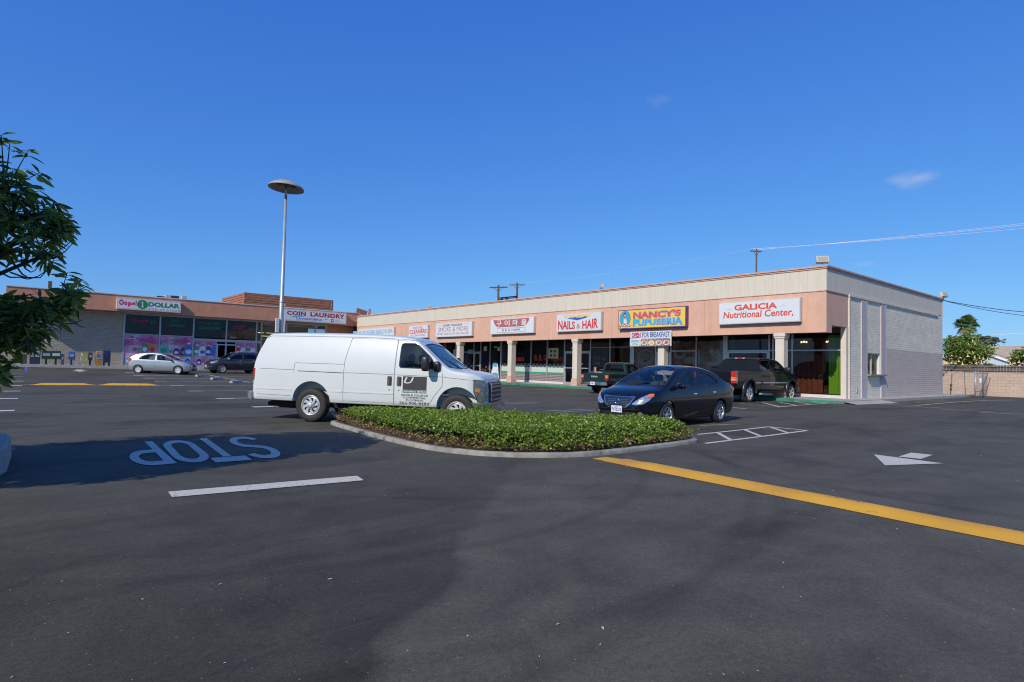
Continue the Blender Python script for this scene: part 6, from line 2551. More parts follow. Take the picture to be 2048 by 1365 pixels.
# ------------------------------------------------------------ vehicles
def pchip(pts):
    xs = [p[0] for p in pts]
    ys = [p[1] for p in pts]
    n = len(xs)
    h = [xs[i + 1] - xs[i] for i in range(n - 1)]
    d = [(ys[i + 1] - ys[i]) / h[i] for i in range(n - 1)]
    m = [d[0]] + [0 if d[i - 1] * d[i] <= 0 else 2 * d[i - 1] * d[i] / (d[i - 1] + d[i]) for i in range(1, n - 1)] + [d[-1]]

    def f(x):
        if x <= xs[0]:
            return ys[0]
        if x >= xs[-1]:
            return ys[-1]
        i = 0
        while x > xs[i + 1]:
            i += 1
        t = (x - xs[i]) / h[i]
        return ((1 + 2 * t) * (1 - t) ** 2) * ys[i] + t * (1 - t) ** 2 * h[i] * m[i] + t * t * (3 - 2 * t) * ys[i + 1] + t * t * (t - 1) * h[i] * m[i + 1]
    return f


class Shape:
    def __init__(s, top, bot, plan, belt, tuck=.06, zmid=.62, shoulder=.02, tumble=.35, curve=.12, crown=.1, nn=3.0, res=.07):
        s.top, s.bot, s.W, s.belt = pchip(top), pchip(bot), pchip(plan), pchip(belt)
        s.crown = pchip(crown) if isinstance(crown, list) else (lambda x: crown)
        s.x0, s.x1 = plan[0][0], plan[-1][0]
        s.tuck, s.zmid, s.sh, s.tumble, s.curve, s.nn = tuck, zmid, shoulder, tumble, curve, nn
        xs = set()
        k = int((s.x1 - s.x0) / res)
        for i in range(k + 1):
            xs.add(round(s.x0 + (s.x1 - s.x0) * i / k, 4))
        for e in (s.x0, s.x1):
            for d in (.012, .03, .055, .09, .13):
                xs.add(round(e + (d if e == s.x0 else -d), 4))
        s.xs = sorted(xs)

    def side(s, x, z):
        b, w, zb = s.belt(x), s.W(x), s.bot(x)
        k = w / max(s.W(1.0), .1)
        if z < s.zmid:
            return w - s.tuck * k * ((s.zmid - z) / max(.05, s.zmid - zb)) ** 2
        if z <= b:
            return w - s.sh * ((z - s.zmid) / max(.05, b - s.zmid)) ** 2
        return w - s.sh - s.tumble * (z - b) - s.curve * (z - b) ** 2

    def section(s, x, inset=0.0, zbot=None, nz=16, nc=10):
        zt, zb = s.top(x) - inset, s.bot(x) + inset
        if zbot is not None:
            zb = max(zb, zbot)
        zt = max(zt, zb + .02)
        drop = min(s.crown(x), (zt - zb) * .45)
        ze = zt - drop
        ym = s.side(x, zb) - inset
        P = [(0, zb), (ym * .5, zb), (max(.01, ym - .04), zb)]
        for i in range(nz):
            z = zb + .02 + (ze - zb - .02) * i / (nz - 1)
            P.append((max(.01, s.side(x, z) - inset), z))
        yE = P[-1][0]
        for i in range(1, nc + 1):
            a = math.pi / 2 * i / nc
            P.append((yE * max(0, math.cos(a)) ** (2 / s.nn), ze + drop * math.sin(a) ** (2 / s.nn)))
        return P

    def mesh(s, inset=0.0, xa=None, xb=None, zbot=None, mi=0):
        mb = MB()
        X = [x for x in s.xs if (xa is None or x > xa + .01) and (xb is None or x < xb - .01)]
        if xa is not None:
            X = [xa] + X
        if xb is not None:
            X = X + [xb]
        rows = []
        vs = []
        for x in X:
            P = s.section(x, inset, zbot)
            ring = [(x, y, z) for y, z in P] + [(x, -y, z) for y, z in P[-2:0:-1]]
            vs += ring
            m = len(ring)
        fs = []
        for i in range(len(X) - 1):
            for k in range(m):
                fs.append((i * m + k, i * m + (k + 1) % m, (i + 1) * m + (k + 1) % m, (i + 1) * m + k))
        # end caps as strips between the two halves
        h = m // 2
        for base, fl in ((0, True), ((len(X) - 1) * m, False)):
            for k in range(h):
                a, b_ = base + k, base + k + 1
                c, d = base + (m - k - 1) % m, base + (m - k) % m
                q = [a, b_, c, d] if k > 0 else [a, b_, c]
                if k == h - 1:
                    q = [a, b_, d] if b_ == c else [a, b_, c, d]
                q = list(dict.fromkeys(q))
                if len(q) > 2:
                    fs.append(q if fl else q[::-1])
        mb.add(vs, fs, mi, True)
        return mb


def tmp_obj(mb, mats=2):
    me = bpy.data.meshes.new('tmp')
    me.from_pydata([tuple(v) for v in mb.v], [], mb.f)
    me.polygons.foreach_set('material_index', mb.m)
    bm = bmesh.new()
    bm.from_mesh(me)
    bmesh.ops.remove_doubles(bm, verts=bm.verts, dist=1e-5)
    bmesh.ops.recalc_face_normals(bm, faces=bm.faces)
    bm.to_mesh(me)
    bm.free()
    for i in range(mats):
        me.materials.append(None)
    o = bpy.data.objects.new('tmp', me)
    COL.objects.link(o)
    return o


def boolean(obj, cutters):
    """obj with [(cutter object, operation)] applied; returns a new mesh"""
    for i, (c, op) in enumerate(cutters):
        m = obj.modifiers.new('b%d' % i, 'BOOLEAN')
        m.object = c
        m.operation = op
        m.solver = 'EXACT'
    dg = bpy.context.evaluated_depsgraph_get()
    dg.update()
    me = bpy.data.meshes.new_from_object(obj.evaluated_get(dg))
    obj.modifiers.clear()
    return me


def kill(*os_):
    for o in os_:
        me = o.data
        bpy.data.objects.remove(o)
        bpy.data.meshes.remove(me)


def prism(kind, poly, a, b_, mi=1):
    mb = MB()
    if kind == 'side':
        mb.plate(poly, (0, 0, 0), (1, 0, 0), (0, 0, 1), (0, 1, 0), a, b_, mi)
    elif kind == 'top':
        mb.plate(poly, (0, 0, 0), (1, 0, 0), (0, 1, 0), (0, 0, 1), a, b_, mi)
    else:
        mb.plate(poly, (0, 0, 0), (0, 1, 0), (0, 0, 1), (1, 0, 0), a, b_, mi)
    return tmp_obj(mb)


class Skin:
    """outer surface of a body, used to lay lamps, panes, seams and letters on it"""
    def __init__(s, obj):
        me = obj.data
        s.v = [v.co.copy() for v in me.vertices]
        s.f = [list(p.vertices) for p in me.polygons]
        s.bvh = BVHTree.FromPolygons(s.v, s.f)
        nrm = [Vector() for _ in s.v]
        for p in me.polygons:
            for i in p.vertices:
                nrm[i] += p.normal * p.area
        s.n = [n.normalized() for n in nrm]
        s.fn = [p.normal.copy() for p in me.polygons]

    def normal_at(s, co, fi):
        f = s.f[fi]
        w = [1 / (1e-4 + (s.v[i] - co).length) ** 2 for i in f]
        n = sum((s.n[i] * k for i, k in zip(f, w)), Vector())
        return n.normalized()

    def cast(s, o, d):
        h = s.bvh.ray_cast(o, d)
        if h[0] is None:
            h = s.bvh.find_nearest(o + d * 2.0)
        return h[0], s.normal_at(h[0], h[2])

    def lay(s, mb, kind, poly, off, mi=0, skirt=.0, step=.07, sgn=-1):
        """project polygon. kind 'side': (x,z) from +-y; 'front'/'rear': (y,z); 'top': (x,y)"""
        bm = bmesh.new()
        vs = [bm.verts.new((p[0], p[1], 0)) for p in poly]
        try:
            bm.faces.new(vs)
        except ValueError:
            return
        us = [p[0] for p in poly]
        ws = [p[1] for p in poly]
        for lo, hi, n in ((min(us), max(us), (1, 0, 0)), (min(ws), max(ws), (0, 1, 0))):
            k = int((hi - lo) / step)
            for i in range(1, k + 1):
                c = lo + (hi - lo) * i / (k + 1)
                bmesh.ops.bisect_plane(bm, geom=bm.verts[:] + bm.edges[:] + bm.faces[:], plane_co=(c, 0, 0) if n[0] else (0, c, 0), plane_no=n)
        bmesh.ops.triangulate(bm, faces=[f for f in bm.faces if len(f.verts) > 4])
        bm.verts.index_update()
        pts = []
        nr = []
        for v in bm.verts:
            a, b_ = v.co.x, v.co.y
            if kind == 'side':
                o, d = Vector((a, sgn * 3, b_)), Vector((0, -sgn, 0))
            elif kind == 'front':
                o, d = Vector((9, a, b_)), Vector((-1, 0, 0))
            elif kind == 'rear':
                o, d = Vector((-9, a, b_)), Vector((1, 0, 0))
            else:
                o, d = Vector((a, b_, 5)), Vector((0, 0, -1))
            p, n = s.cast(o, d)
            pts.append(p + n * off)
            nr.append(n)
        fs = []
        for f in bm.faces:
            ids = [v.index for v in f.verts]
            c = sum((nr[i] for i in ids), Vector())
            fn = (pts[ids[1]] - pts[ids[0]]).cross(pts[ids[2]] - pts[ids[0]])
            if fn.dot(c) < 0:
                ids.reverse()
            fs.append(ids)
        k0 = len(mb.v)
        mb.add(pts, fs, mi, True)
        if skirt:
            for e in bm.edges:
                if len(e.link_faces) == 1:
                    i, j = e.verts[0].index, e.verts[1].index
                    mb.add([pts[i], pts[j], pts[j] - nr[j] * skirt, pts[i] - nr[i] * skirt], [(0, 1, 2, 3), (3, 2, 1, 0)][:1], mi, False)
        bm.free()

    def seam(s, mb, kind, pts, w, off=.0025, mi=0, sgn=-1, raised=0):
        for p, q in zip(pts[:-1], pts[1:]):
            p, q = Vector(p), Vector(q)
            d = (q - p)
            if d.length < 1e-6:
                continue
            d.normalize()
            n = Vector((-d.y, d.x)) * w / 2
            s.lay(mb, kind, [tuple(p - n), tuple(q - n), tuple(q + n), tuple(p + n)], off, mi, .0 if not raised else raised, .12, sgn)


def finish_panel(name, me, skin, mats, parent):
    """boolean result -> object with normals taken from the original skin on outer faces"""
    if len(me.polygons) == 0:
        return None
    me.materials.clear()
    for m in mats:
        me.materials.append(m)
    ln = [Vector((0, 0, 1))] * len(me.loops)
    for p in me.polygons:
        p.use_smooth = True
        for li in p.loop_indices:
            co = me.vertices[me.loops[li].vertex_index].co
            nn = p.normal
            if p.material_index == 0:
                loc, fnm, fi, dist = skin.bvh.find_nearest(p.center)
                if dist is not None and dist < .01:
                    loc, f2, fi2, dist = skin.bvh.find_nearest(co)
                    n2 = skin.normal_at(co, fi2)
                    if n2.dot(p.normal) > .55:
                        nn = n2
            ln[li] = nn
    me.normals_split_custom_set([tuple(n) for n in ln])
    return link(name, me, parent)


def make_wheel(parent, x, y, z, r, wd, style, side, steer=0.0, rimr=.62, rim_m=None):
    wh = sub('wheel', parent)
    M = Matrix.Translation((x, y, z)) @ Matrix.Rotation(steer, 4, 'Z') @ Matrix.Rotation(0 if side < 0 else math.pi, 4, 'Z')
    base = WM[parent]

    def fin(mb, name, m):
        mb.v = [base @ (M @ p) for p in mb.v]
        return mb.build(name, m, wh)
    # local: outer face towards -y
    t = MB()
    h = wd / 2
    t.lathe([(r * rimr, h), (r * .80, h + .005), (r * .93, h - .01), (r * .99, h - .035), (r, h - .07), (r, -(h - .07)), (r * .99, -(h - .035)), (r * .93, -(h - .01)), (r * .80, -(h + .005)), (r * .68, -(h - .005)), (r * rimr, -(h - .015))],
            (0, 0, 0), (0, 1, 0), 40)
    for k in range(36):
        a = 2 * math.pi * k / 36
        rot = Matrix.Rotation(a, 3, 'Y')
        t.obox(rot @ Vector((r, 0, 0)), .005, wd * .55, .03, rot)
    fin(t, 'tyre', BLACK)
    rm = rim_m or mat('alloy', (.55, .56, .58), .25, .85)
    R0 = r * rimr
    b = MB()
    b.lathe([(R0, h), (R0, -(h - .012)), (R0 * .97, -(h - .004)), (R0 * .92, -(h - .012)), (R0 * .88, -(h - .05)), (R0 * .86, 0)], (0, 0, 0), (0, 1, 0), 36)
    if style == 'steel':     # white steel wheel with slanted vents
        b.lathe([(R0 * .9, -(h - .04)), (R0 * .80, -(h - .045)), (R0 * .74, -(h - .02))], (0, 0, 0), (0, 1, 0), 36)
        b.lathe([(R0 * .44, -(h - .01)), (R0 * .40, -(h + .0)), (R0 * .30, -(h + .012)), (R0 * .28, -(h + .035)), (R0 * .2, -(h + .045)), (.001, -(h + .047))], (0, 0, 0), (0, 1, 0), 28)
        n = 8
        for k in range(n):
            a0 = 2 * math.pi * k / n
            a1 = a0 + .38
            pts = []
            for rr_, aa in ((R0 * .42, a0 - .30), (R0 * .80, a0 + .05), (R0 * .80, a0 + .50), (R0 * .42, a0 + .20)):
                pts.append((rr_ * math.cos(aa), rr_ * math.sin(aa)))
            b.plate(pts, (0, -(h - .02), 0), (1, 0, 0), (0, 0, 1), (0, -1, 0), -.02, .004)
        for k in range(8):
            a = 2 * math.pi * (k + .5) / 8
            b.lathe([(.014, 0), (.014, .014), (.006, .02), (0, .02)], (R0 * .36 * math.cos(a), -(h + .002), R0 * .36 * math.sin(a)), (0, -1, 0), 8)
    else:
        n, wk, wt = {'seven': (7, .055, .11), 'five': (5, .10, .10), 'hubcap5': (5, .16, .10), 'truck': (6, .10, .13), 'ten': (10, .035, .05)}[style]
        b.lathe([(R0 * .27, -(h - .05)), (R0 * .25, -(h - .03)), (R0 * .15, -(h - .02)), (.001, -(h - .018))], (0, 0, 0), (0, 1, 0), 24)
        for k in range(n):
            a = 2 * math.pi * (k + .25) / n
            u_ = Vector((math.cos(a), 0, math.sin(a)))
            v_ = Vector((-math.sin(a), 0, math.cos(a)))
            w0, w1 = wk * .75 * r / .31, wk * 1.1 * r / .31
            A = [u_ * (R0 * .12) + v_ * s * w0 * .5 + Vector((0, -(h - .04), 0)) for s in (-1, 1)]
            B = [u_ * (R0 * .93) + v_ * s * w1 * .5 + Vector((0, -(h - .02), 0)) for s in (-1, 1)]
            A2 = [p + Vector((0, .05, 0)) for p in A]
            B2 = [p + Vector((0, .05, 0)) for p in B]
            b.add(A + B + A2 + B2, [(0, 1, 3, 2), (4, 6, 7, 5), (0, 2, 6, 4), (1, 5, 7, 3)], 0, False)
    fin(b, 'rim', rm)
    d = MB()
    d.lathe([(R0 * .88, -(h - .085)), (.001, -(h - .085))], (0, 0, 0), (0, 1, 0), 28)
    fin(d, 'brake', mat('brake_dark', (.04, .04, .042), .6, .3))
    return wh


def car(name, label, cat, pose, shape, paint, wheels, arch, windows=(), shield=None, rear_glass=None, cavity=None, panels=(), wheel=None, pitch=0.0, glass=None, group='vehicles in the car park', body_name='body', extra_cuts=()):
    x, y, z, rz = pose
    t = T(name, label, cat, (x, y, z), R(rz), group, pitch)
    t['label'] = label
    full = tmp_obj(shape.mesh())
    skin = Skin(full)
    cutters = []
    for (wx, wz, rr_) in arch:
        W = shape.W(wx)
        for sg in (-1, 1):
            mb = MB()
            mb.lathe([(0, W - .30), (rr_, W - .30), (rr_, W + .25), (0, W + .25)], (wx, 0, wz), (0, sg, 0), 40, 1, False)
            cutters.append((tmp_obj(mb), 'DIFFERENCE'))
            mb = MB()
            mb.box(wx - rr_, sg * (W - .30), wz - 1.0, wx + rr_, sg * (W + .25), wz, 1)
            mb.m = [1] * len(mb.m)
            cutters.append((tmp_obj(mb), 'DIFFERENCE'))
    if cavity:
        xa, xb, zc = cavity
        cutters.append((tmp_obj(shape.mesh(.05, xa, xb, zc, 1)), 'DIFFERENCE'))
    for wdw in windows:
        for sg in (-1, 1):
            cutters.append((prism('side', wdw, sg * .12, sg * 1.4), 'DIFFERENCE'))
    if shield:
        cutters.append((prism('top', shield[0], shield[1], 3.0), 'DIFFERENCE'))
    if rear_glass:
        if rear_glass[0] == 'top':
            cutters.append((prism('top', rear_glass[1], rear_glass[2], 3.0), 'DIFFERENCE'))
        else:
            cutters.append((prism('back', rear_glass[1], rear_glass[2], rear_glass[3]), 'DIFFERENCE'))
    cutters += [(c, 'DIFFERENCE') for c in extra_cuts]
    me_full = boolean(full, cutters)
    mats = [paint, DIRTY]
    fo = bpy.data.objects.new('tmp2', me_full)
    COL.objects.link(fo)
    dcut = []
    for (pn, kind, poly, a, b_, sub_) in panels:
        big = prism(kind, poly, a, b_)
        cx = sum(p[0] for p in poly) / len(poly)
        cz = sum(p[1] for p in poly) / len(poly)
        small = []
        for p in poly:
            dd = Vector((p[0] - cx, p[1] - cz))
            L = dd.length
            small.append((cx + dd.x * (1 - .006 / L), cz + dd.y * (1 - .006 / L)))
        sm = prism(kind, small, a, b_)
        me = boolean(fo, [(sm, 'INTERSECT')])
        po = finish_panel(pn, me, skin, mats, t)
        if sub_ is not None and po is not None:
            sub_(skin, po)
        dcut.append((big, 'DIFFERENCE'))
        kill(sm)
    body_me = boolean(fo, dcut) if dcut else me_full.copy()
    body = finish_panel(body_name, body_me, skin, mats, t)
    for c, _ in cutters + dcut:
        kill(c)
    bpy.data.objects.remove(fo)
    kill(full)
    gm = glass or CARGLASS

    def grow(poly, k=.012):
        cx = sum(p[0] for p in poly) / len(poly)
        cz = sum(p[1] for p in poly) / len(poly)
        out = []
        for p in poly:
            d = Vector((p[0] - cx, p[1] - cz))
            d *= 1 + k / d.length
            out.append((cx + d.x, cz + d.y))
        return out
    for wdw in windows:
        for sg in (-1, 1):
            mb = MB()
            skin.lay(mb, 'side', grow(wdw), -.012, 0, 0, .09, sg)
            mb.build('window', gm, t, world=False)
            mb = MB()
            P_ = wdw + [wdw[0]]
            skin.seam(mb, 'side', P_, .022, .002, 0, sg)
            mb.build('window_seal', BLACK, t, world=False)
    if shield:
        mb = MB()
        skin.lay(mb, 'top', grow(shield[0]), -.008, 0, 0, .09)
        mb.build('windshield', CARGLASS, t, world=False)
        mb = MB()
        skin.seam(mb, 'top', shield[0] + [shield[0][0]], .025, .002, 0)
        mb.build('window_seal', BLACK, t, world=False)
    if rear_glass:
        mb = MB()
        if rear_glass[0] == 'top':
            skin.lay(mb, 'top', grow(rear_glass[1]), -.008, 0, 0, .09)
        else:
            skin.lay(mb, 'rear', grow(rear_glass[1]), -.008, 0, 0, .09)
        mb.build('rear_window', gm, t, world=False)
    for (wx, wy, r_, wd, style, rim_m) in wheels:
        for sg in (-1, 1):
            make_wheel(t, wx, sg * wy, r_, r_, wd, style, sg, 0, .66 if style != 'steel' else .60, rim_m)
    return t, skin, body


def piece(t, skin, name, m, kind, poly, off=.004, skirt=.02, step=.05, sgn=-1, label=None):
    mb = MB()
    skin.lay(mb, kind, poly, off, 0, skirt, step, sgn)
    o = mb.build(name, m, t, world=False)
    if label:
        o['label'] = label
    return o


def local(t, mb, name, m, **kw):
    return mb.build(name, m, t, world=False, **kw)


def seats(t, rows, m, hgt=.9, zf=.35, steer=None, width=.5, cy=.36):
    for i, x in enumerate(rows):
        for sg in ((-1, 1)):
            mb = MB()
            mb.ell((x, sg * cy, zf + .14), .27, width / 2, .12, .5)
            mb.ell((x - .27, sg * cy, zf + .14 + hgt * .36), .10, width / 2, hgt * .36, .5, rot=Matrix.Rotation(R(-12), 3, 'Y'))
            mb.ell((x - .36, sg * cy, zf + .14 + hgt * .83), .06, .13, .10, .6)
            local(t, mb, 'seat', m)
    if steer:
        x, y, z = steer
        mb = MB()
        ax = Vector((-.85, 0, .5)).normalized()
        pts = []
        u_ = ax.orthogonal().normalized()
        v_ = ax.cross(u_)
        for k in range(25):
            a = 2 * math.pi * k / 24
            pts.append(Vector((x, y, z)) + (u_ * math.cos(a) + v_ * math.sin(a)) * .185)
        mb.tube(pts, .015, 6, 0, False)
        mb.ell((x, y, z), .03, .07, .07)
        mb.tube([(x, y, z), (x + .35, y, z - .2)], .03, 6)
        local(t, mb, 'steering_wheel', BLACK)


def mirror(t, x, y, z, s, m, rx=.09, ry=.12, rz=.09, stalk=.1):
    for sg in (-1, 1):
        mb = MB()
        mb.ell((x, sg * (y + ry * .8 + stalk), z), rx, ry, rz, .65, 14, 8)
        mb.tube([(x + .03, sg * (y - .03), z - rz * .5), (x + .01, sg * (y + stalk + .03), z - rz * .4)], .03, 8)
        local(t, mb, 'mirror', m)


def plate_box(t, x, y, z, txt, kind='front', rz=0.0):
    sgn = 1 if kind == 'front' else -1
    mb = MB()
    mb.box(x, y - .155, z - .078, x + .008 * sgn, y + .155, z + .078)
    pl = local(t, mb, 'licence_plate', mat('plate_white', (.7, .72, .75), .4))
    mb = MB()
    u_ = Vector((0, 1 if kind == 'front' else -1, 0))
    o = Vector((x + .011 * sgn, y - u_.y * .135, z - .045))
    text(mb, txt, o, u_, Vector((0, 0, 1)), .27, .075, 0, .02, 0, .001)
    text(mb, 'California', o + Vector((0, 0, .09)) + u_ * .08, u_, Vector((0, 0, 1)), .11, .022, 1, .0, 0, .001)
    lo = local(t, mb, 'plate_lettering', [SBLUE, SRED])


def rr_poly(pts, r=.05, n=4):
    """round the corners of a polygon"""
    out = []
    P = [Vector(p) for p in pts]
    for i in range(len(P)):
        a, b_, c = P[i - 1], P[i], P[(i + 1) % len(P)]
        d1, d2 = (a - b_), (c - b_)
        k = min(r, d1.length * .45, d2.length * .45)
        p, q = b_ + d1.normalized() * k, b_ + d2.normalized() * k
        for j in range(n + 1):
            t = j / n
            out.append(tuple(p * (1 - t) ** 2 + b_ * 2 * t * (1 - t) + q * t * t))
    return out


def paint(name, rgb, rough=.3, metal=0.0, coat=1.0, var=.03):
    m = mat(name, rgb, rough, metal, .15, var=(2.5, var), coat=coat)
    return m


LENS_R = mat('red_lens', (.5, .01, .012), .15, coat=1.0)
LENS_A = mat('amber_lens', (.8, .18, .01), .15, coat=1.0)
LENS_W = mat('white_lens', (.62, .64, .66), .1, .3, coat=1.0, var=(30, .35))
LENS_D = mat('lamp_grey', (.22, .25, .27), .12, .5, coat=1.0, var=(18, .5))
HEADL = mat('headlamp', (.55, .58, .6), .1, .7, coat=1.0, var=(26, .55), bump=(22, .5, .02))
PLASTIC = mat('black_plastic', (.018, .018, .02), .4)
GREYPL = mat('grey_plastic', (.08, .08, .085), .55)
SEATM = mat('seat_cloth', (.10, .095, .09), .9)
BEIGE = mat('beige_interior', (.40, .38, .33), .8)

# ---- white cargo van ------------------------------------------------------
VP = (6.27, 14.36, 0.0, -51.0)
vsh = Shape(top=[(-1.56, 1.06), (-1.535, 1.27), (-1.43, 1.62), (-1.31, 1.92), (-1.28, 2.0), (-1.24, 2.045), (-1.15, 2.065), (-.9, 2.08), (-.4, 2.095), (1.0, 2.10), (2.0, 2.07), (2.35, 2.03), (2.48, 1.98), (2.60, 1.90), (2.92, 1.64), (3.26, 1.38), (3.4, 1.325), (3.75, 1.285), (3.94, 1.235), (4.04, 1.17), (4.09, 1.06), (4.12, .9)],
            bot=[(-1.56, .46), (4.12, .46)], plan=[(-1.56, .90), (-1.52, .95), (-1.4, .985), (-1.0, 1.0), (1.0, 1.01), (2.4, 1.01), (3.4, 1.0), (3.75, .985), (3.87, .94), (4.02, .86), (4.09, .80), (4.12, .74)],
            belt=[(-1.56, 1.22), (4.12, 1.16)], tuck=.035, zmid=.85, shoulder=.0, tumble=.10, curve=.17, crown=[(-1.56, .1), (-1.0, .12), (2.4, .12), (2.8, .12), (3.5, .09), (3.87, .10), (4.12, .12)], nn=3.8)
VW = paint('van_white', (.61, .65, .66), .35, coat=.6, var=.02)
vwin = rr_poly([(2.13, 1.33), (2.13, 1.88), (2.50, 1.88), (2.86, 1.58), (3.02, 1.33)], .07)
vdoor = [(2.04, .50), (2.04, 1.95), (2.52, 1.95), (3.04, 1.50), (3.16, 1.22), (3.16, .95), (2.98, .72), (2.84, .50)]
cdoor = [(.80, .52), (.80, 1.42), (.90, 1.97), (2.02, 1.97), (2.02, .52)]


def van_handle(skin, po, x, z):
    mb = MB()
    skin.lay(mb, 'side', rr_poly(rect(x - .055, z - .11, x + .055, z + .11), .03), .003, 0, .01, .04)
    skin.lay(mb, 'side', rr_poly(rect(x - .0, z - .09, x + .05, z + .09), .03), .014, 1, .015, .04)
    link_h = mb.build('handle', [GREYPL, BLACK], po, world=False)
    mb = MB()
    skin.lay(mb, 'side', circ(x, z - .2, .014, .014, 10), .004, 0, .006)
    mb.build('lock', BLACK, po, world=False)


panels = [('door', 'side', vdoor, -1.4, -.55, lambda sk, po: van_handle(sk, po, 2.15, 1.02)),
          ('cargo_door', 'side', cdoor, -1.4, -.55, lambda sk, po: van_handle(sk, po, 1.92, 1.02))]
shield_v = [(2.64, -.70), (2.58, 0), (2.64, .70), (3.26, .82), (3.35, .3), (3.35, -.3), (3.26, -.82)]
van, vs_, vbody = car('cargo_van', 'long white cargo van with a black U door emblem and phone number', 'van', VP, vsh, VW,
                      [(0, .88, .39, .24, 'steel', mat('silver_steel', (.62, .63, .65), .35, .5)), (3.505, .88, .39, .24, 'steel', mat('silver_steel', (.6, .6, .6)))],
                      [(0, .47, .475), (3.505, .47, .475)], [vwin], (shield_v, 1.25), None, (2.06, 3.22, .7), panels, pitch=R(.6))
mb = MB()
for sg in (-1, 1):
    vs_.seam(mb, 'side', [(-1.30, 1.985), (0, 2.0), (1.2, 2.005), (2.2, 1.985), (2.45, 1.955)], .02, .012, 0, sg, .012)
local(van, mb, 'drip_rail', VW)
for a_, b2 in ((-1.5, -.5), (.5, .785), (.81, 2.02)):
    mb = MB()
    vs_.seam(mb, 'side', [(a_, .735), (b2, .735)], .03, .008, 0, -1, .008)
    local(van, mb, 'side_moulding', VW)
SEAM = mat('seam_grey', (.12, .12, .13), .8)
for pts_ in ([(-1.5, 1.20), (-.45, 1.195)], [(-.45, 1.12), (-.45, 1.34), (-.42, 1.36), (.78, 1.36)], [(.82, 1.17), (2.01, 1.17)], [(2.06, 1.165), (3.14, 1.155)], [(3.18, 1.15), (3.87, 1.10)],
             [(-1.5, .60), (-.52, .59)], [(.80, .5), (.80, 1.42), (.90, 1.98)], [(2.03, .5), (2.03, 1.97)], [(2.84, .5), (2.98, .72), (3.16, .95), (3.16, 1.22)]):
    mb = MB()
    vs_.seam(mb, 'side', pts_, .008, .003)
    local(van, mb, 'panel_seam', SEAM)
mb = MB()
vs_.lay(mb, 'side', [(-.36, 1.165), (.79, 1.155), (.79, 1.17), (-.36, 1.18)], .003)
local(van, mb, 'door_track', DARKF)
piece(van, vs_, 'taillight', LENS_R, 'side', [(-1.555, .92), (-1.49, .92), (-1.47, 1.2), (-1.545, 1.2)], .01, .02)
piece(van, vs_, 'reverse_light', LENS_W, 'side', [(-1.555, .84), (-1.49, .84), (-1.49, .915), (-1.555, .915)], .01, .02)
for sg in (-1, 1):
    piece(van, vs_, 'headlight_housing', PLASTIC, 'side', [(3.855, 1.12), (4.105, 1.10), (4.12, .62), (3.95, .62), (3.86, .85)], .006, .02, .04, sg)
    piece(van, vs_, 'headlight', LENS_D, 'side', [(3.87, 1.105), (4.08, 1.085), (4.105, .64), (3.96, .64), (3.875, .85)], .014, .02, .03, sg)
    piece(van, vs_, 'turn_signal', LENS_A, 'side', [(3.89, .92), (3.99, .915), (3.99, .84), (3.89, .85)], .019, .01, .03, sg)
    piece(van, vs_, 'headlight', HEADL, 'front', [(sg * .50, 1.0), (sg * .78, 1.0), (sg * .78, .66), (sg * .50, .66)], .012, .03, .05)
mb = MB()
mb.plate(rr_poly(rect(-.52, .62, .52, 1.06), .05), (0, 0, 0), (0, 1, 0), (0, 0, 1), (1, 0, 0), 4.07, 4.16)
local(van, mb, 'grille', PLASTIC)
mb = MB()
for z in (.66, .76, .86, .96, 1.03):
    mb.box(4.155, -.5, z - .018, 4.175, .5, z + .018)
for y in (-.51, .49, -.18, .16):
    mb.box(4.155, y, .64, 4.18, y + .022, 1.05)
local(van, mb, 'grille_bars', mat('satin_chrome', (.5, .5, .52), .2, .9))
mb = MB()
bpoly = [(3.8, -.97), (4.07, -.92), (4.23, -.78), (4.29, -.4), (4.3, 0), (4.29, .4), (4.23, .78), (4.07, .92), (3.8, .97), (3.8, .90), (4.02, .84), (4.15, .7), (4.17, 0), (4.15, -.7), (4.02, -.84), (3.8, -.90)]
mb.plate(bpoly, (0, 0, 0), (1, 0, 0), (0, 1, 0), (0, 0, 1), .40, .615)
local(van, mb, 'bumper', CHROME, bevel=.02, segs=2)
mb = MB()
mb.plate([(3.82, -.93), (4.17, -.74), (4.22, 0), (4.17, .74), (3.82, .93)], (0, 0, 0), (1, 0, 0), (0, 1, 0), (0, 0, 1), .30, .40)
local(van, mb, 'air_dam', PLASTIC)
mb = MB()
mb.plate([(-1.52, -.97), (-1.62, -.97), (-1.72, -.9), (-1.74, 0), (-1.72, .9), (-1.62, .97), (-1.52, .97)], (0, 0, 0), (1, 0, 0), (0, 1, 0), (0, 0, 1), .46, .66)
local(van, mb, 'rear_bumper', mat('bumper_steel', (.45, .45, .46), .3, .9), bevel=.02, segs=2)
mb = MB()
mb.box(-1.2, -.7, .33, 3.0, .7, .47)
mb.box(-1.1, -.5, .26, -.5, .5, .4)
mb.box(.6, -.8, .3, 2.9, -.6, .42)
mb.tube([(-1.3, -.62, .36), (-.6, -.62, .32)], .05, 8)
mb.tube([(0, -.8, .39), (0, .8, .39)], .09, 10)
mb.tube([(3.505, -.8, .39), (3.505, .8, .39)], .07, 10)
local(van, mb, 'underbody', DIRTY)
for sg in (-1, 1):
    mb = MB()
    mb.ell((2.84, sg * 1.24, 1.44), .085, .115, .17, .5, 14, 10)
    mb.tube([(3.03, sg * .96, 1.38), (2.95, sg * 1.12, 1.40)], .06, 8)
    mb.ell((3.02, sg * 1.0, 1.38), .09, .06, .12, .7, 10, 8)
    local(van, mb, 'mirror', PLASTIC)
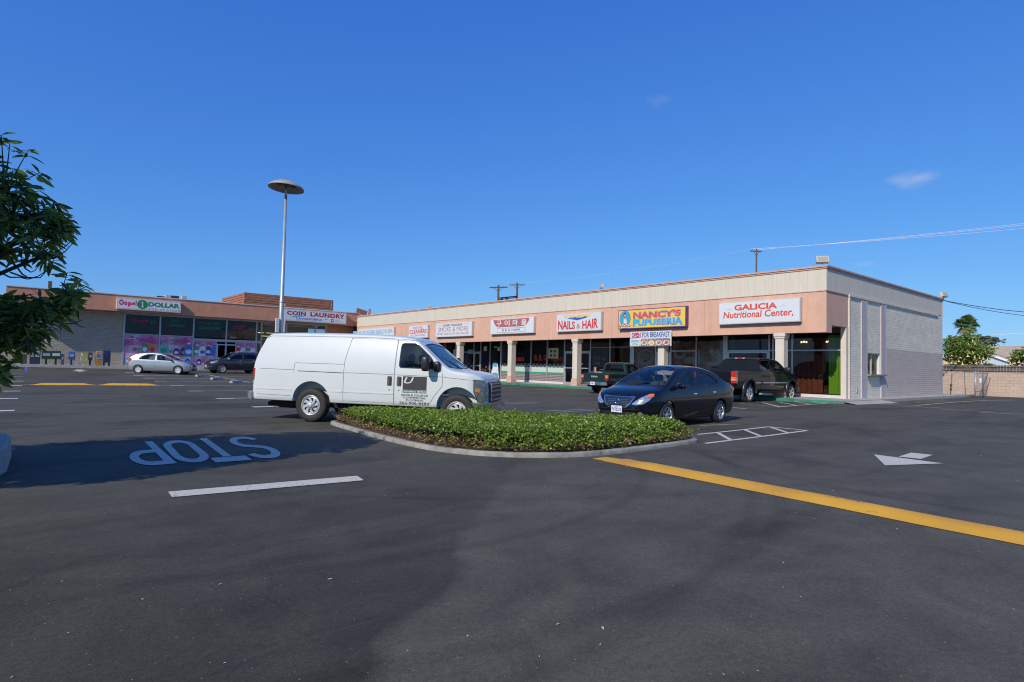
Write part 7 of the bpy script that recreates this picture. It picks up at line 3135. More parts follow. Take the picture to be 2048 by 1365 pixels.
for y in (.55, -.25):
    mb = MB()
    mb.tube([(3.40, y, 1.345), (3.30, y - .1, 1.39), (3.04, y - .45, 1.60)], .011, 5)
    local(van, mb, 'wiper', BLACK)
seats(van, [2.55], SEATM, .95, .62, (3.02, .42, 1.16))
mb = MB()
mb.box(3.05, -.85, 1.0, 3.33, .85, 1.2)
local(van, mb, 'dashboard', GREYPL)
# door emblem and lettering
mb = MB()
vs_.lay(mb, 'side', rect(2.24, .84, 2.80, 1.14), .003)
local(van, mb, 'door_panel_print', SBLACK)
mb = MB()
vs_.lay(mb, 'side', rect(2.24, .775, 2.80, .833), .0031)
local(van, mb, 'door_panel_print', mat('dark_green_print', (.01, .07, .045), .5))
U_, V_ = Vector((1, 0, 0)), Vector((0, 0, 1))


def on_side(t, skin, s, x0, z0, x1, z1, m, bold=.0, shear=0, off=.006, sp=1.0, name='lettering'):
    mb = MB()
    text(mb, s, (x0, 0, z0), U_, V_, x1 - x0, z1 - z0, 0, bold, shear, 0, None, sp)
    pts = []
    for p in mb.v:
        h, n = skin.cast(Vector((p.x, -3, p.z)), Vector((0, 1, 0)))
        pts.append(h + n * off)
    mb.v = pts
    local(t, mb, name, m)


on_side(van, vs_, 'U', 2.27, .98, 2.50, 1.12, SW, .01, .3)
on_side(van, vs_, 'UNIVERSAL METRO', 2.25, .785, 2.79, .823, SW, .03)
on_side(van, vs_, 'SINGLE SOURCE', 2.21, .70, 2.84, .745, SBLACK, .01, 0, .006)
on_side(van, vs_, 'COMMERCIAL', 2.26, .645, 2.79, .688, SBLACK, .0)
on_side(van, vs_, 'FLOORING', 2.33, .59, 2.73, .633, SBLACK, .0)
on_side(van, vs_, '562-906-8484', 2.17, .52, 2.86, .575, SBLACK, .0)

# ---- black sedan ----------------------------------------------------------
SP = (14.78, 9.68, 0.0, 183.5)
ssh = Shape(top=[(-.97, .80), (-.95, .93), (-.90, 1.03), (-.80, 1.085), (-.55, 1.125), (-.34, 1.19), (0.0, 1.36), (.3, 1.455), (.6, 1.50), (1.0, 1.52), (1.35, 1.51), (1.65, 1.465), (1.95, 1.36), (2.35, 1.16), (2.62, 1.02), (2.72, .985), (3.0, .925), (3.2, .86), (3.33, .79), (3.42, .70), (3.47, .60), (3.49, .5)],
            bot=[(-.97, .38), (-.8, .25), (0, .2), (3.2, .19), (3.49, .26)], plan=[(-.97, .62), (-.94, .70), (-.86, .765), (-.65, .815), (-.2, .845), (1.0, .85), (2.5, .85), (2.85, .84), (3.1, .80), (3.28, .735), (3.40, .64), (3.46, .53), (3.49, .42)],
            belt=[(-.97, 1.0), (0, .98), (1.5, .93), (2.6, .90), (3.49, .75)], tuck=.075, zmid=.60, shoulder=.035, tumble=.34, curve=.2, crown=[(-.97, .12), (-.4, .11), (.3, .12), (1.0, .10), (1.8, .12), (2.6, .10), (3.2, .12), (3.49, .12)], nn=2.7)
SB = paint('midnight_paint', (.004, .005, .009), .3, coat=.7)
sw1 = rr_poly([(1.28, .985), (1.24, 1.37), (1.42, 1.365), (1.75, 1.25), (2.20, 1.01), (2.22, .965)], .04)
sw2 = rr_poly([(1.12, 1.0), (1.12, 1.375), (.75, 1.37), (.38, 1.30), (.04, 1.13), (.08, 1.04)], .05)
sd1 = [(1.20, .27), (1.20, .98), (1.16, 1.405), (1.5, 1.39), (1.85, 1.27), (2.30, 1.03), (2.36, .9), (2.30, .6), (2.16, .42), (2.12, .27)]
sd2 = [(1.17, .27), (1.17, .98), (1.13, 1.405), (.72, 1.405), (.30, 1.33), (-.06, 1.13), (.02, .98), (.20, .85), (.36, .62), (.44, .27)]


def s_handle(x, z):
    def f(skin, po):
        mb = MB()
        skin.lay(mb, 'side', rr_poly(rect(x - .085, z - .012, x + .085, z + .016), .012), .028, 0, .03, .03, 1)
        mb.build('handle', CHROME, po, world=False)
    return f


spanels = [('door', 'side', sd1, .45, 1.3, s_handle(1.36, .80)), ('door', 'side', sd2, .45, 1.3, s_handle(.38, .83)),
           ('hood', 'top', [(2.62, -.70), (2.74, -.3), (2.74, .3), (2.62, .70), (3.0, .66), (3.25, .55), (3.34, .3), (3.34, -.3), (3.25, -.55), (3.0, -.66)], .70, 1.3, None)]
sshield = [(1.72, -.52), (1.62, -.25), (1.60, 0), (1.62, .25), (1.72, .52), (2.52, .70), (2.64, .4), (2.67, 0), (2.64, -.4), (2.52, -.70)]
srear = ('top', [(.30, -.48), (.30, .48), (-.22, .58), (-.28, 0), (-.22, -.58)], 1.12)
sed, ss_, sb_ = car('sedan', 'shiny black four door sedan facing left behind the hedge', 'car', SP, ssh, SB,
                    [(0, .745, .305, .19, 'seven', mat('bright_alloy', (.62, .64, .68), .2, .8)), (2.6, .745, .305, .19, 'seven', mat('bright_alloy', (.6, .6, .6)))],
                    [(0, .325, .345), (2.6, .325, .345)], [sw1, sw2], (sshield, .99), srear, (-.2, 2.62, .36), spanels)
for sg in (-1, 1):
    piece(sed, ss_, 'headlight', HEADL, 'front', [(sg * .40, .565), (sg * .44, .60), (sg * .60, .735), (sg * .70, .80), (sg * .765, .815), (sg * .775, .76), (sg * .74, .66), (sg * .66, .58), (sg * .50, .545)], .008, .03, .035)
    piece(sed, ss_, 'turn_signal', LENS_A, 'front', [(sg * .695, .80), (sg * .765, .818), (sg * .778, .765), (sg * .72, .74)], .016, .02, .03, sg)
    piece(sed, ss_, 'taillight', LENS_R, 'side', [(-.93, 1.0), (-.62, .99), (-.72, .86), (-.95, .80)], .008, .03, .04, sg)
    piece(sed, ss_, 'fog_lamp', HEADL, 'front', circ(sg * .60, .345, .05, .045, 14), .012, .03, .03)
grp = [(-.40, .72), (.40, .72), (.33, .57), (.24, .485), (-.24, .485), (-.33, .57)]
piece(sed, ss_, 'grille', PLASTIC, 'front', grp, .006, .02)
mb = MB()
ss_.seam(mb, 'front', [(-.32, .72), (-.44, .725), (-.35, .565), (-.24, .48), (.24, .48), (.35, .565), (.44, .725), (.32, .72)], .034, .018, 0, -1, .02)
for z in (.54, .58, .62, .66):
    ss_.seam(mb, 'front', [(-.3, z), (.3, z)], .008, .012, 0)
ss_.seam(mb, 'front', [(-.40, .722), (.40, .722)], .018, .018, 0, -1, .02)
local(sed, mb, 'grille_trim', CHROME)
mb = MB()
hp, hn = ss_.cast(Vector((9, 0, .61)), Vector((-1, 0, 0)))
mb.lathe([(.062, 0), (.074, .012), (.062, .02), (.052, .012)], hp + Vector((.012, 0, 0)), (1, 0, 0), 24)
mb.box(hp.x + .02, -.078, .595, hp.x + .035, .078, .625)
local(sed, mb, 'badge', CHROME)
piece(sed, ss_, 'lower_grille', PLASTIC, 'front', [(-.5, .38), (.5, .38), (.44, .27), (-.44, .27)], .004, .01)
mb = MB()
ss_.seam(mb, 'front', [(-.78, .455), (-.4, .44), (.4, .44), (.78, .455)], .006, .003)
local(sed, mb, 'panel_seam', DARKF)
plate_box(sed, 3.505, 0, .435, '7XTE210')
mirror(sed, 2.12, .80, 1.0, 1, SB, .075, .10, .065, .05)
seats(sed, [1.5, .55], SEATM, .80, .36, (2.0, .36, .95))
mb = MB()
mb.box(2.25, -.68, .75, 2.62, .68, .93)
local(sed, mb, 'dashboard', mat('dash', (.12, .12, .12), .7), bevel=.04)
mb = MB()
mb.box(1.72, .08, 1.30, 1.78, .30, 1.38)
mb.obox((1.82, .40, 1.31), .2, .32, .015, Matrix.Rotation(R(28), 3, 'Y'))
local(sed, mb, 'sun_visor', BEIGE)
for p_, q_ in (((2.62, -.3, 1.04), (2.50, .25, 1.10)), ((2.62, .35, 1.03), (2.45, .66, 1.08))):
    mb = MB()
    mb.tube([p_, q_], .008, 5)
    local(sed, mb, 'wiper', BLACK)
mb = MB()
mb.box(.2, -.65, .17, 2.4, .65, .26)
for x in (0, 2.6):
    mb.tube([(x, -.7, .3), (x, .7, .3)], .05, 8)
local(sed, mb, 'underbody', DIRTY)

# ---- black crew cab pickup -------------------------------------------------
TP = (23.8, 13.87, .07, 1.0)


def truck(name, label, pose, paint_m, S, wheelr, wh_style, rim, txt=None, plate=None):
    """S holds the sizes: wb, cab0, cab1, bed0, rail, roof, hood, halfw, front"""
    wb, c0, bed0, rail, roof, hw, front = S['wb'], S['cab0'], S['bed0'], S['rail'], S['roof'], S['hw'], S['front']
    top = S['top']
    sh = Shape(top=top, bot=[(c0, S['zb']), (front, S['zb'] + .02)], plan=S['plan'], belt=[(c0, rail - .02), (front, rail - .12)], tuck=.05, zmid=S['zb'] + .4, shoulder=.015, tumble=.26, curve=.15,
               crown=[(c0, .10), (c0 + 1.5, .1), (front - 1.2, .10), (front, .14)], nn=3.2)
    t, sk, bd = car(name, label, 'pickup truck', pose, sh, paint_m, [(0, hw - .13, wheelr, S['tw'], wh_style, rim), (wb, hw - .13, wheelr, S['tw'], wh_style, rim)],
                    [(wb, wheelr + S.get('lift', .06), wheelr + .085)], S['windows'], (S['shield'], S['shz']), ('back', S['rearw'], c0 - .3, c0 + .5), (c0 + .06, S['cav1'], S['zb'] + .2), S['panels'](sh), glass=DARKGLASS)
    # bed
    bs_ = Shape(top=[(bed0, rail), (c0 - .03, rail)], bot=[(bed0, S['zb'] + .08), (c0 - .03, S['zb'])], plan=[(bed0, hw - .05), (bed0 + .06, hw - .02), (bed0 + .2, hw), (1.0, hw), (c0 - .03, hw)] if c0 > 1.1 else [(bed0, hw - .05), (bed0 + .06, hw - .02), (bed0 + .2, hw), (c0 - .03, hw)],
                belt=[(bed0, rail + .2), (c0, rail + .2)], tuck=.05, zmid=S['zb'] + .4, shoulder=.012, tumble=0, curve=0, crown=.05, nn=4)
    full = tmp_obj(bs_.mesh())
    bsk = Skin(full)
    cut = []
    for sg in (-1, 1):
        mb = MB()
        rr_ = wheelr + .085
        mb.lathe([(0, hw - .3), (rr_, hw - .3), (rr_, hw + .25), (0, hw + .25)], (0, 0, wheelr + S.get('lift', .06)), (0, sg, 0), 40, 1, False)
        cut.append((tmp_obj(mb), 'DIFFERENCE'))
        mb = MB()
        mb.box(-rr_, sg * (hw - .3), -.6, rr_, sg * (hw + .25), wheelr + S.get('lift', .06), 1)
        cut.append((tmp_obj(mb), 'DIFFERENCE'))
    mb = MB()
    mb.box(bed0 + .07, -(hw - .09), S['zb'] + .25, c0 - .1, hw - .09, rail + .5, 1)
    cut.append((tmp_obj(mb), 'DIFFERENCE'))
    mb = MB()   # tailgate slot
    gate = prism('back', rect(-(hw - .17), S['zb'] + .18, hw - .17, rail + .2), bed0 - .3, bed0 + .07)
    me = boolean(full, cut + [(gate, 'DIFFERENCE')])
    bo = finish_panel('bed', me, bsk, [paint_m, PLASTIC], t)
    me = boolean(full, [(prism('back', rect(-(hw - .175), S['zb'] + .185, hw - .175, rail + .2), bed0 - .3, bed0 + .06), 'INTERSECT')])
    tg = finish_panel('tailgate', me, bsk, [paint_m, PLASTIC], t)
    for o in [o for o in COL.objects if o.name.startswith('tmp')]:
        kill(o)
    return t, sk, bd, bsk, tg


def tpanels(dpolys):
    def f(sh):
        out = []
        for (poly, hx, hz) in dpolys:
            def hnd(skin, po, hx=hx, hz=hz):
                mb = MB()
                skin.lay(mb, 'side', rr_poly(rect(hx - .09, hz - .03, hx + .09, hz + .03), .02), .02, 0, .03, .04)
                mb.build('handle', PLASTIC, po, world=False)
            out.append(('door', 'side', poly, -1.4, -.5, hnd))
        return out
    return f


SIER = dict(wb=3.89, cab0=1.0, bed0=-1.18, rail=1.36, roof=1.95, hw=.99, front=4.86, zb=.52, tw=.26, lift=.10, cav1=3.45,
            top=[(1.0, 1.84), (1.04, 1.88), (1.12, 1.92), (1.4, 1.95), (2.2, 1.955), (2.7, 1.91), (2.95, 1.83), (3.25, 1.62), (3.58, 1.40), (3.75, 1.34), (4.2, 1.30), (4.55, 1.22), (4.72, 1.12), (4.82, .98), (4.86, .8)],
            plan=[(1.0, .985), (2.0, .99), (3.4, .985), (4.3, .97), (4.62, .93), (4.8, .85), (4.86, .78)],
            windows=[rr_poly([(1.20, 1.38), (1.16, 1.80), (1.92, 1.82), (1.92, 1.37)], .05), rr_poly([(2.02, 1.37), (2.02, 1.82), (2.60, 1.80), (2.92, 1.60), (3.14, 1.36)], .05)],
            shield=[(2.92, -.64), (2.84, 0), (2.92, .64), (3.56, .80), (3.64, .3), (3.64, -.3), (3.56, -.80)], shz=1.36, rearw=rr_poly([(-.72, 1.42), (-.62, 1.80), (.62, 1.80), (.72, 1.42)], .06),
            panels=tpanels([([(1.94, .56), (1.94, 1.88), (1.15, 1.86), (1.12, 1.3), (1.16, .56)], 1.27, 1.16), ([(1.97, .56), (1.97, 1.88), (2.64, 1.85), (2.98, 1.62), (3.2, 1.36), (3.22, 1.0), (3.18, .56)], 2.12, 1.16)]))
TB = paint('black_truck_paint', (.005, .006, .009), .3, coat=.6)
pk, ps_, pb_, pbs, ptg = truck('pickup_truck', 'black crew cab pickup with bed and chrome side strip, parked facing the shop', TP, TB, SIER, .40, 'truck', CHROME)
for sk, x0, x1 in ((pbs, .52, .96), (ps_, 1.18, 1.93), (ps_, 1.98, 3.16), (ps_, 3.2, 3.36)):
    for sg in (-1, 1):
        mb = MB()
        sk.seam(mb, 'side', [(x0, .86), (x1, .86)], .055, .018, 0, sg, .018)
        local(pk, mb, 'side_strip', mat('strip_silver', (.55, .56, .6), .25, .6))
for sk, cx in ((pbs, 0), (ps_, 3.89)):
    for sg in (-1, 1):
        mb = MB()
        n = 20
        prev = None
        for i in range(n + 1):
            a = math.pi * (-.12 + 1.24 * i / n)
            ring = []
            for rr_, dy in ((.475, .0), (.48, .055), (.53, .06), (.575, .03), (.585, -.01)):
                X_, Z_ = cx + rr_ * math.cos(a), .50 + rr_ * math.sin(a)
                ring.append(Vector((X_, sg * (.99 + dy), max(.42, Z_))))
            if prev:
                k = 0
                mb.add(prev + ring, [(j, j + 1, 5 + j + 1, 5 + j) for j in range(4)], 0, True)
            prev = ring
        local(pk, mb, 'fender_flare', mat('flare_black', (.022, .023, .028), .35))
for sg in (-1, 1):
    for nm, m_, z0, z1 in (('taillight', LENS_R, 1.10, 1.32), ('turn_signal', LENS_A, 1.0, 1.095), ('reverse_light', LENS_W, .945, .995), ('taillight', LENS_R, .83, .94)):
        mb = MB()
        mb.box(-1.20, sg * .80, z0, -1.15, sg * .975, z1)
        mb.plate([(-1.20, .955), (-1.0, .985), (-1.0, 1.0), (-1.20, 1.0)], (0, 0, 0), (1, 0, 0), (0, sg, 0), (0, 0, 1), z0, z1)
        local(pk, mb, nm, m_, bevel=.01)
mb = MB()
mb.box(-1.30, -.94, .50, -1.16, .94, .70)
local(pk, mb, 'rear_bumper', CHROME, bevel=.03, segs=2)
mb = MB()
mb.box(1.01, -.13, 1.885, 1.07, .13, 1.925)
local(pk, mb, 'brake_light', LENS_R)
mb = MB()
mb.box(1.0, .13, 1.885, 1.06, .22, 1.925)
mb.box(1.0, -.22, 1.885, 1.06, -.13, 1.925)
local(pk, mb, 'cargo_light', LENS_W)
mirror(pk, 3.12, .98, 1.44, 1, PLASTIC, .10, .14, .12, .06)
for sg in (-1, 1):
    piece(pk, ps_, 'headlight', HEADL, 'front', [(sg * .55, .98), (sg * .88, .98), (sg * .88, .80), (sg * .55, .80)], .01, .03)
piece(pk, ps_, 'grille', PLASTIC, 'front', [(-.5, 1.0), (.5, 1.0), (.5, .74), (-.5, .74)], .01, .02)
mb = MB()
mb.plate([(4.7, -.96), (4.95, -.85), (5.0, 0), (4.95, .85), (4.7, .96)], (0, 0, 0), (1, 0, 0), (0, 1, 0), (0, 0, 1), .46, .68)
local(pk, mb, 'bumper', CHROME, bevel=.03, segs=2)
seats(pk, [2.6, 1.6], mat('tan_seat', (.16, .13, .1), .9), .85, .78, (3.0, .4, 1.3))
mb = MB()
mb.box(-1.1, -.6, .42, 4.6, .6, .56)
for x in (0, 3.89):
    mb.tube([(x, -.8, .4), (x, .8, .4)], .09, 10)
mb.tube([(-1.0, -.5, .42), (.8, -.5, .42)], .05, 8)
mb.box(1.1, -.96, .42, 3.2, -.86, .5)
local(pk, mb, 'underbody', DIRTY)
plate_box(pk, -1.305, 0, .62, '7K41925', 'rear')

# ---- dark green compact pickup --------------------------------------------
TAC = dict(wb=2.62, cab0=.55, bed0=-1.08, rail=1.02, roof=1.6, hw=.84, front=3.38, zb=.40, tw=.2, lift=.08, cav1=2.0,
           top=[(.55, 1.50), (.58, 1.53), (.65, 1.57), (.9, 1.60), (1.2, 1.59), (1.45, 1.52), (1.75, 1.30), (2.0, 1.10), (2.15, 1.06), (2.8, 1.0), (3.15, .92), (3.32, .80), (3.38, .62)],
           plan=[(.55, .83), (1.2, .84), (2.6, .83), (3.1, .79), (3.3, .72), (3.38, .62)],
           windows=[rr_poly([(.72, 1.04), (.70, 1.46), (1.30, 1.47), (1.52, 1.32), (1.72, 1.03)], .04)],
           shield=[(1.50, -.52), (1.44, 0), (1.50, .52), (1.95, .66), (2.02, .3), (2.02, -.3), (1.95, -.66)], shz=1.07, rearw=rr_poly([(-.62, 1.10), (-.53, 1.48), (.53, 1.48), (.62, 1.10)], .06),
           panels=tpanels([([(.66, .44), (.64, 1.0), (.64, 1.52), (1.36, 1.53), (1.6, 1.35), (1.82, 1.02), (1.86, .44)], .80, .9)]))
TG = paint('dark_green_paint', (.010, .030, .032), .22, coat=1.0)
tc_, ts_, tb_, tbs, ttg = truck('pickup_truck', 'small dark green pickup with TOYOTA on its tailgate, facing the shop', (23.75, 20.55, .13, 3.0), TG, TAC, .33, 'five', mat('alloy', (.5, .5, .5)))
mb = MB()
text(mb, 'TOYOTA', (-1.085, .21, .80), (0, -1, 0), (0, 0, 1), .42, .075, 0, .02, 0, .004)
mb.v = [WM[tc_] @ p for p in mb.v]
lo = mb.build('lettering', SW, ttg)
for sg in (-1, 1):
    for nm, m_, z0, z1 in (('turn_signal', LENS_A, .83, .92), ('reverse_light', LENS_W, .79, .825), ('taillight', LENS_R, .66, .785)):
        mb = MB()
        mb.box(-1.10, sg * .69, z0, -1.05, sg * .81, z1)
        mb.plate([(-1.10, .795), (-1.0, .82), (-1.0, .845), (-1.10, .845)], (0, 0, 0), (1, 0, 0), (0, sg, 0), (0, 0, 1), z0, z1)
        local(tc_, mb, nm, m_, bevel=.008)
mb = MB()
mb.plate([(-1.06, -.84), (-1.16, -.82), (-1.24, -.5), (-1.24, -.2), (-1.2, -.18), (-1.2, .18), (-1.24, .2), (-1.24, .5), (-1.16, .82), (-1.06, .84)], (0, 0, 0), (1, 0, 0), (0, 1, 0), (0, 0, 1), .42, .56)
local(tc_, mb, 'rear_bumper', CHROME, bevel=.02, segs=2)
plate_box(tc_, -1.21, 0, .50, '5W38172', 'rear')
mb = MB()
mb.box(.56, -.09, 1.545, .60, .09, 1.575)
local(tc_, mb, 'brake_light', LENS_R)
mirror(tc_, 1.72, .83, 1.10, 1, PLASTIC, .08, .10, .08, .05)
seats(tc_, [1.35], SEATM, .75, .55)
mb = MB()
mb.box(-1.0, -.5, .32, 3.2, .5, .44)
for x in (0, 2.62):
    mb.tube([(x, -.7, .33), (x, .7, .33)], .08, 10)
local(tc_, mb, 'underbody', DIRTY)
for sg in (-1, 1):
    piece(tc_, ts_, 'headlight', HEADL, 'front', [(sg * .45, .80), (sg * .72, .80), (sg * .72, .68), (sg * .45, .68)], .01, .03)

# ---- silver hatchback -------------------------------------------------------
hp_ = Vector((7.62, 50.9))
HS = Shape(top=[(-.72, .80), (-.71, .98), (-.67, 1.10), (-.50, 1.27), (-.25, 1.42), (0, 1.49), (.4, 1.53), (.9, 1.545), (1.25, 1.52), (1.55, 1.44), (2.0, 1.22), (2.4, 1.04), (2.55, 1.0), (2.9, .93), (3.2, .83), (3.38, .70), (3.46, .5)],
           bot=[(-.72, .36), (-.5, .24), (3.2, .2), (3.46, .26)], plan=[(-.72, .62), (-.68, .72), (-.55, .79), (-.2, .835), (1.0, .85), (2.6, .84), (3.0, .80), (3.25, .71), (3.4, .58), (3.46, .45)],
           belt=[(-.72, 1.02), (0, .98), (2.5, .9), (3.46, .75)], tuck=.07, zmid=.6, shoulder=.03, tumble=.34, curve=.2, crown=.11, nn=2.8, res=.12)
HSP = paint('silver_paint', (.42, .45, .47), .28, .55, coat=1.0)
hw1 = rr_poly([(1.18, 1.0), (1.15, 1.38), (1.45, 1.36), (1.8, 1.22), (2.22, 1.0), (2.25, .96)], .04)
hw2 = rr_poly([(1.04, 1.01), (1.04, 1.40), (.5, 1.385), (.08, 1.20), (.0, 1.06), (.1, 1.03)], .04)
hd1 = [(1.11, .28), (1.11, 1.42), (1.5, 1.41), (1.9, 1.27), (2.32, 1.0), (2.3, .6), (2.15, .42), (2.1, .28)]
hd2 = [(1.08, .28), (1.08, 1.44), (.45, 1.42), (-.04, 1.22), (-.08, 1.05), (.05, .9), (.36, .62), (.44, .28)]
hat, hk, hb = car('hatchback', 'silver five door hatchback parked by the market posters', 'car', (7.75, 50.3, gz(8.5, 49.5) - .03, -30), HS, HSP,
                  [(0, .745, .305, .19, 'hubcap5', mat('hubcap', (.65, .66, .68), .3, .4)), (2.6, .745, .305, .19, 'hubcap5', mat('hubcap', (.6, .6, .6)))],
                  [(0, .32, .34), (2.6, .32, .34)], [hw1, hw2], ([(1.74, -.52), (1.66, 0), (1.74, .52), (2.36, .68), (2.45, 0), (2.36, -.68)], 1.03), ('back', [(-.5, 1.12), (-.42, 1.40), (.42, 1.40), (.5, 1.12)], -.8, -.2), (-.3, 2.45, .36),
                  [('door', 'side', hd1, -1.3, -.45, None), ('door', 'side', hd2, -1.3, -.45, None)])
for sg in (-1, 1):
    piece(hat, hk, 'headlight', HEADL, 'side', [(2.88, .87), (3.2, .80), (3.36, .66), (3.2, .62), (2.98, .70)], .008, .03, .05, sg)
    piece(hat, hk, 'taillight', LENS_R, 'side', [(-.70, .98), (-.50, 1.16), (-.42, 1.02), (-.55, .88), (-.70, .84)], .008, .03, .05, sg)
    piece(hat, hk, 'turn_signal', LENS_A, 'side', [(2.9, .86), (2.98, .84), (3.0, .73), (2.93, .74)], .013, .02, .05, sg)
piece(hat, hk, 'grille', PLASTIC, 'front', [(-.3, .62), (.3, .62), (.26, .5), (-.26, .5)], .006, .02)
piece(hat, hk, 'lower_grille', PLASTIC, 'front', [(-.5, .42), (.5, .42), (.46, .28), (-.46, .28)], .006, .02)
mb = MB()
hk.seam(mb, 'side', [(.42, .40), (2.15, .40)], .04, .014, 0, -1, .014)
local(hat, mb, 'side_moulding', HSP)
plate_box(hat, 3.47, 0, .46, '6LRD558')
mirror(hat, 2.15, .80, 1.02, 1, PLASTIC, .07, .10, .07, .05)
seats(hat, [1.5, .5], SEATM, .8, .36)
for (x, z) in ((1.25, .84), (.25, .86)):
    piece(hat, hk, 'door_handle', HSP, 'side', rect(x, z - .02, x + .17, z + .02), .022, .02)
mb = MB()
mb.box(.2, -.65, .17, 2.4, .65, .26)
for x in (0, 2.6):
    mb.tube([(x, -.7, .3), (x, .7, .3)], .05, 8)
local(hat, mb, 'underbody', DIRTY)

# ---- dark grey SUV ----------------------------------------------------------
US = Shape(top=[(-.95, .90), (-.92, 1.05), (-.85, 1.20), (-.70, 1.42), (-.52, 1.58), (-.3, 1.63), (.4, 1.68), (1.0, 1.69), (1.4, 1.66), (1.75, 1.57), (2.15, 1.36), (2.5, 1.16), (2.62, 1.12), (3.0, 1.06), (3.3, .97), (3.5, .84), (3.58, .7), (3.6, .5)],
           bot=[(-.95, .42), (-.7, .28), (3.3, .24), (3.6, .32)], plan=[(-.95, .68), (-.9, .78), (-.75, .86), (-.3, .905), (1.0, .92), (2.7, .91), (3.1, .87), (3.38, .77), (3.52, .65), (3.6, .5)],
           belt=[(-.95, 1.15), (0, 1.1), (2.6, 1.02), (3.6, .85)], tuck=.08, zmid=.7, shoulder=.03, tumble=.36, curve=.2, crown=.12, nn=2.8, res=.12)
USP = paint('slate_paint', (.035, .042, .055), .25, .4, coat=1.0)
uw1 = rr_poly([(1.2, 1.13), (1.16, 1.52), (1.5, 1.50), (1.9, 1.34), (2.34, 1.12), (2.36, 1.08)], .04)
uw2 = rr_poly([(1.06, 1.13), (1.06, 1.525), (.2, 1.52), (.0, 1.2), (.08, 1.15)], .04)
ud1 = [(1.13, .36), (1.13, 1.57), (1.55, 1.56), (2.0, 1.4), (2.45, 1.13), (2.42, .8), (2.22, .5), (2.18, .36)]
ud2 = [(1.1, .36), (1.1, 1.57), (.15, 1.57), (-.1, 1.22), (.05, 1.0), (.4, .75), (.48, .36)]
suv, uk, ub = car('suv', 'dark grey sport utility vehicle half hidden behind the white van', 'car', (15.7, 51.6, gz(15.5, 51.8), 186), US, USP,
                  [(0, .80, .355, .22, 'ten', mat('alloy', (.5, .5, .5))), (2.706, .80, .355, .22, 'ten', mat('alloy', (.5, .5, .5)))],
                  [(0, .38, .40), (2.706, .38, .40)], [uw1, uw2], ([(1.88, -.56), (1.80, 0), (1.88, .56), (2.46, .72), (2.55, 0), (2.46, -.72)], 1.15), ('back', [(-.55, 1.25), (-.48, 1.5), (.48, 1.5), (.55, 1.25)], -1, -.3), (-.4, 2.55, .5),
                  [('door', 'side', ud1, .45, 1.3, None), ('door', 'side', ud2, .45, 1.3, None)], glass=DARKGLASS)
for sg in (-1, 1):
    piece(suv, uk, 'headlight', HEADL, 'side', [(3.02, .99), (3.3, .94), (3.52, .80), (3.38, .76), (3.12, .86)], .008, .03, .05, sg)
    piece(suv, uk, 'headlight', HEADL, 'front', [(sg * .40, .86), (sg * .74, .95), (sg * .74, .84), (sg * .44, .78)], .008, .03, .05)
    piece(suv, uk, 'fog_lamp', CHROME, 'front', circ(sg * .62, .50, .09, .05, 14), .008, .03, .05)
    mb = MB()
    mb.tube([(-.2, sg * .60, 1.655), (.1, sg * .62, 1.70), (1.2, sg * .62, 1.71), (1.6, sg * .60, 1.64)], .016, 6)
    local(suv, mb, 'roof_rail', CHROME)
piece(suv, uk, 'grille', PLASTIC, 'front', [(-.36, .88), (.36, .88), (.28, .68), (-.28, .68)], .006, .02)
mb = MB()
uk.seam(mb, 'front', [(-.38, .9), (-.18, .66), (.18, .66), (.38, .9)], .04, .015, 0, -1, .015)
local(suv, mb, 'grille_trim', CHROME)
plate_box(suv, 3.62, 0, .55, '7GHN301')
for (x, z) in ((1.35, .98), (.3, 1.0)):
    piece(suv, uk, 'door_handle', CHROME, 'side', rect(x - .09, z - .016, x + .09, z + .016), .03, .03, .05, 1)
mirror(suv, 2.28, .86, 1.14, 1, mat('mirror_silver', (.4, .42, .45), .3, .6), .08, .11, .075, .05)
seats(suv, [1.5, .5], SEATM, .85, .5)
mb = MB()
mb.box(.2, -.7, .22, 2.5, .7, .34)
for x in (0, 2.706):
    mb.tube([(x, -.75, .355), (x, .75, .355)], .05, 8)
local(suv, mb, 'underbody', DIRTY)
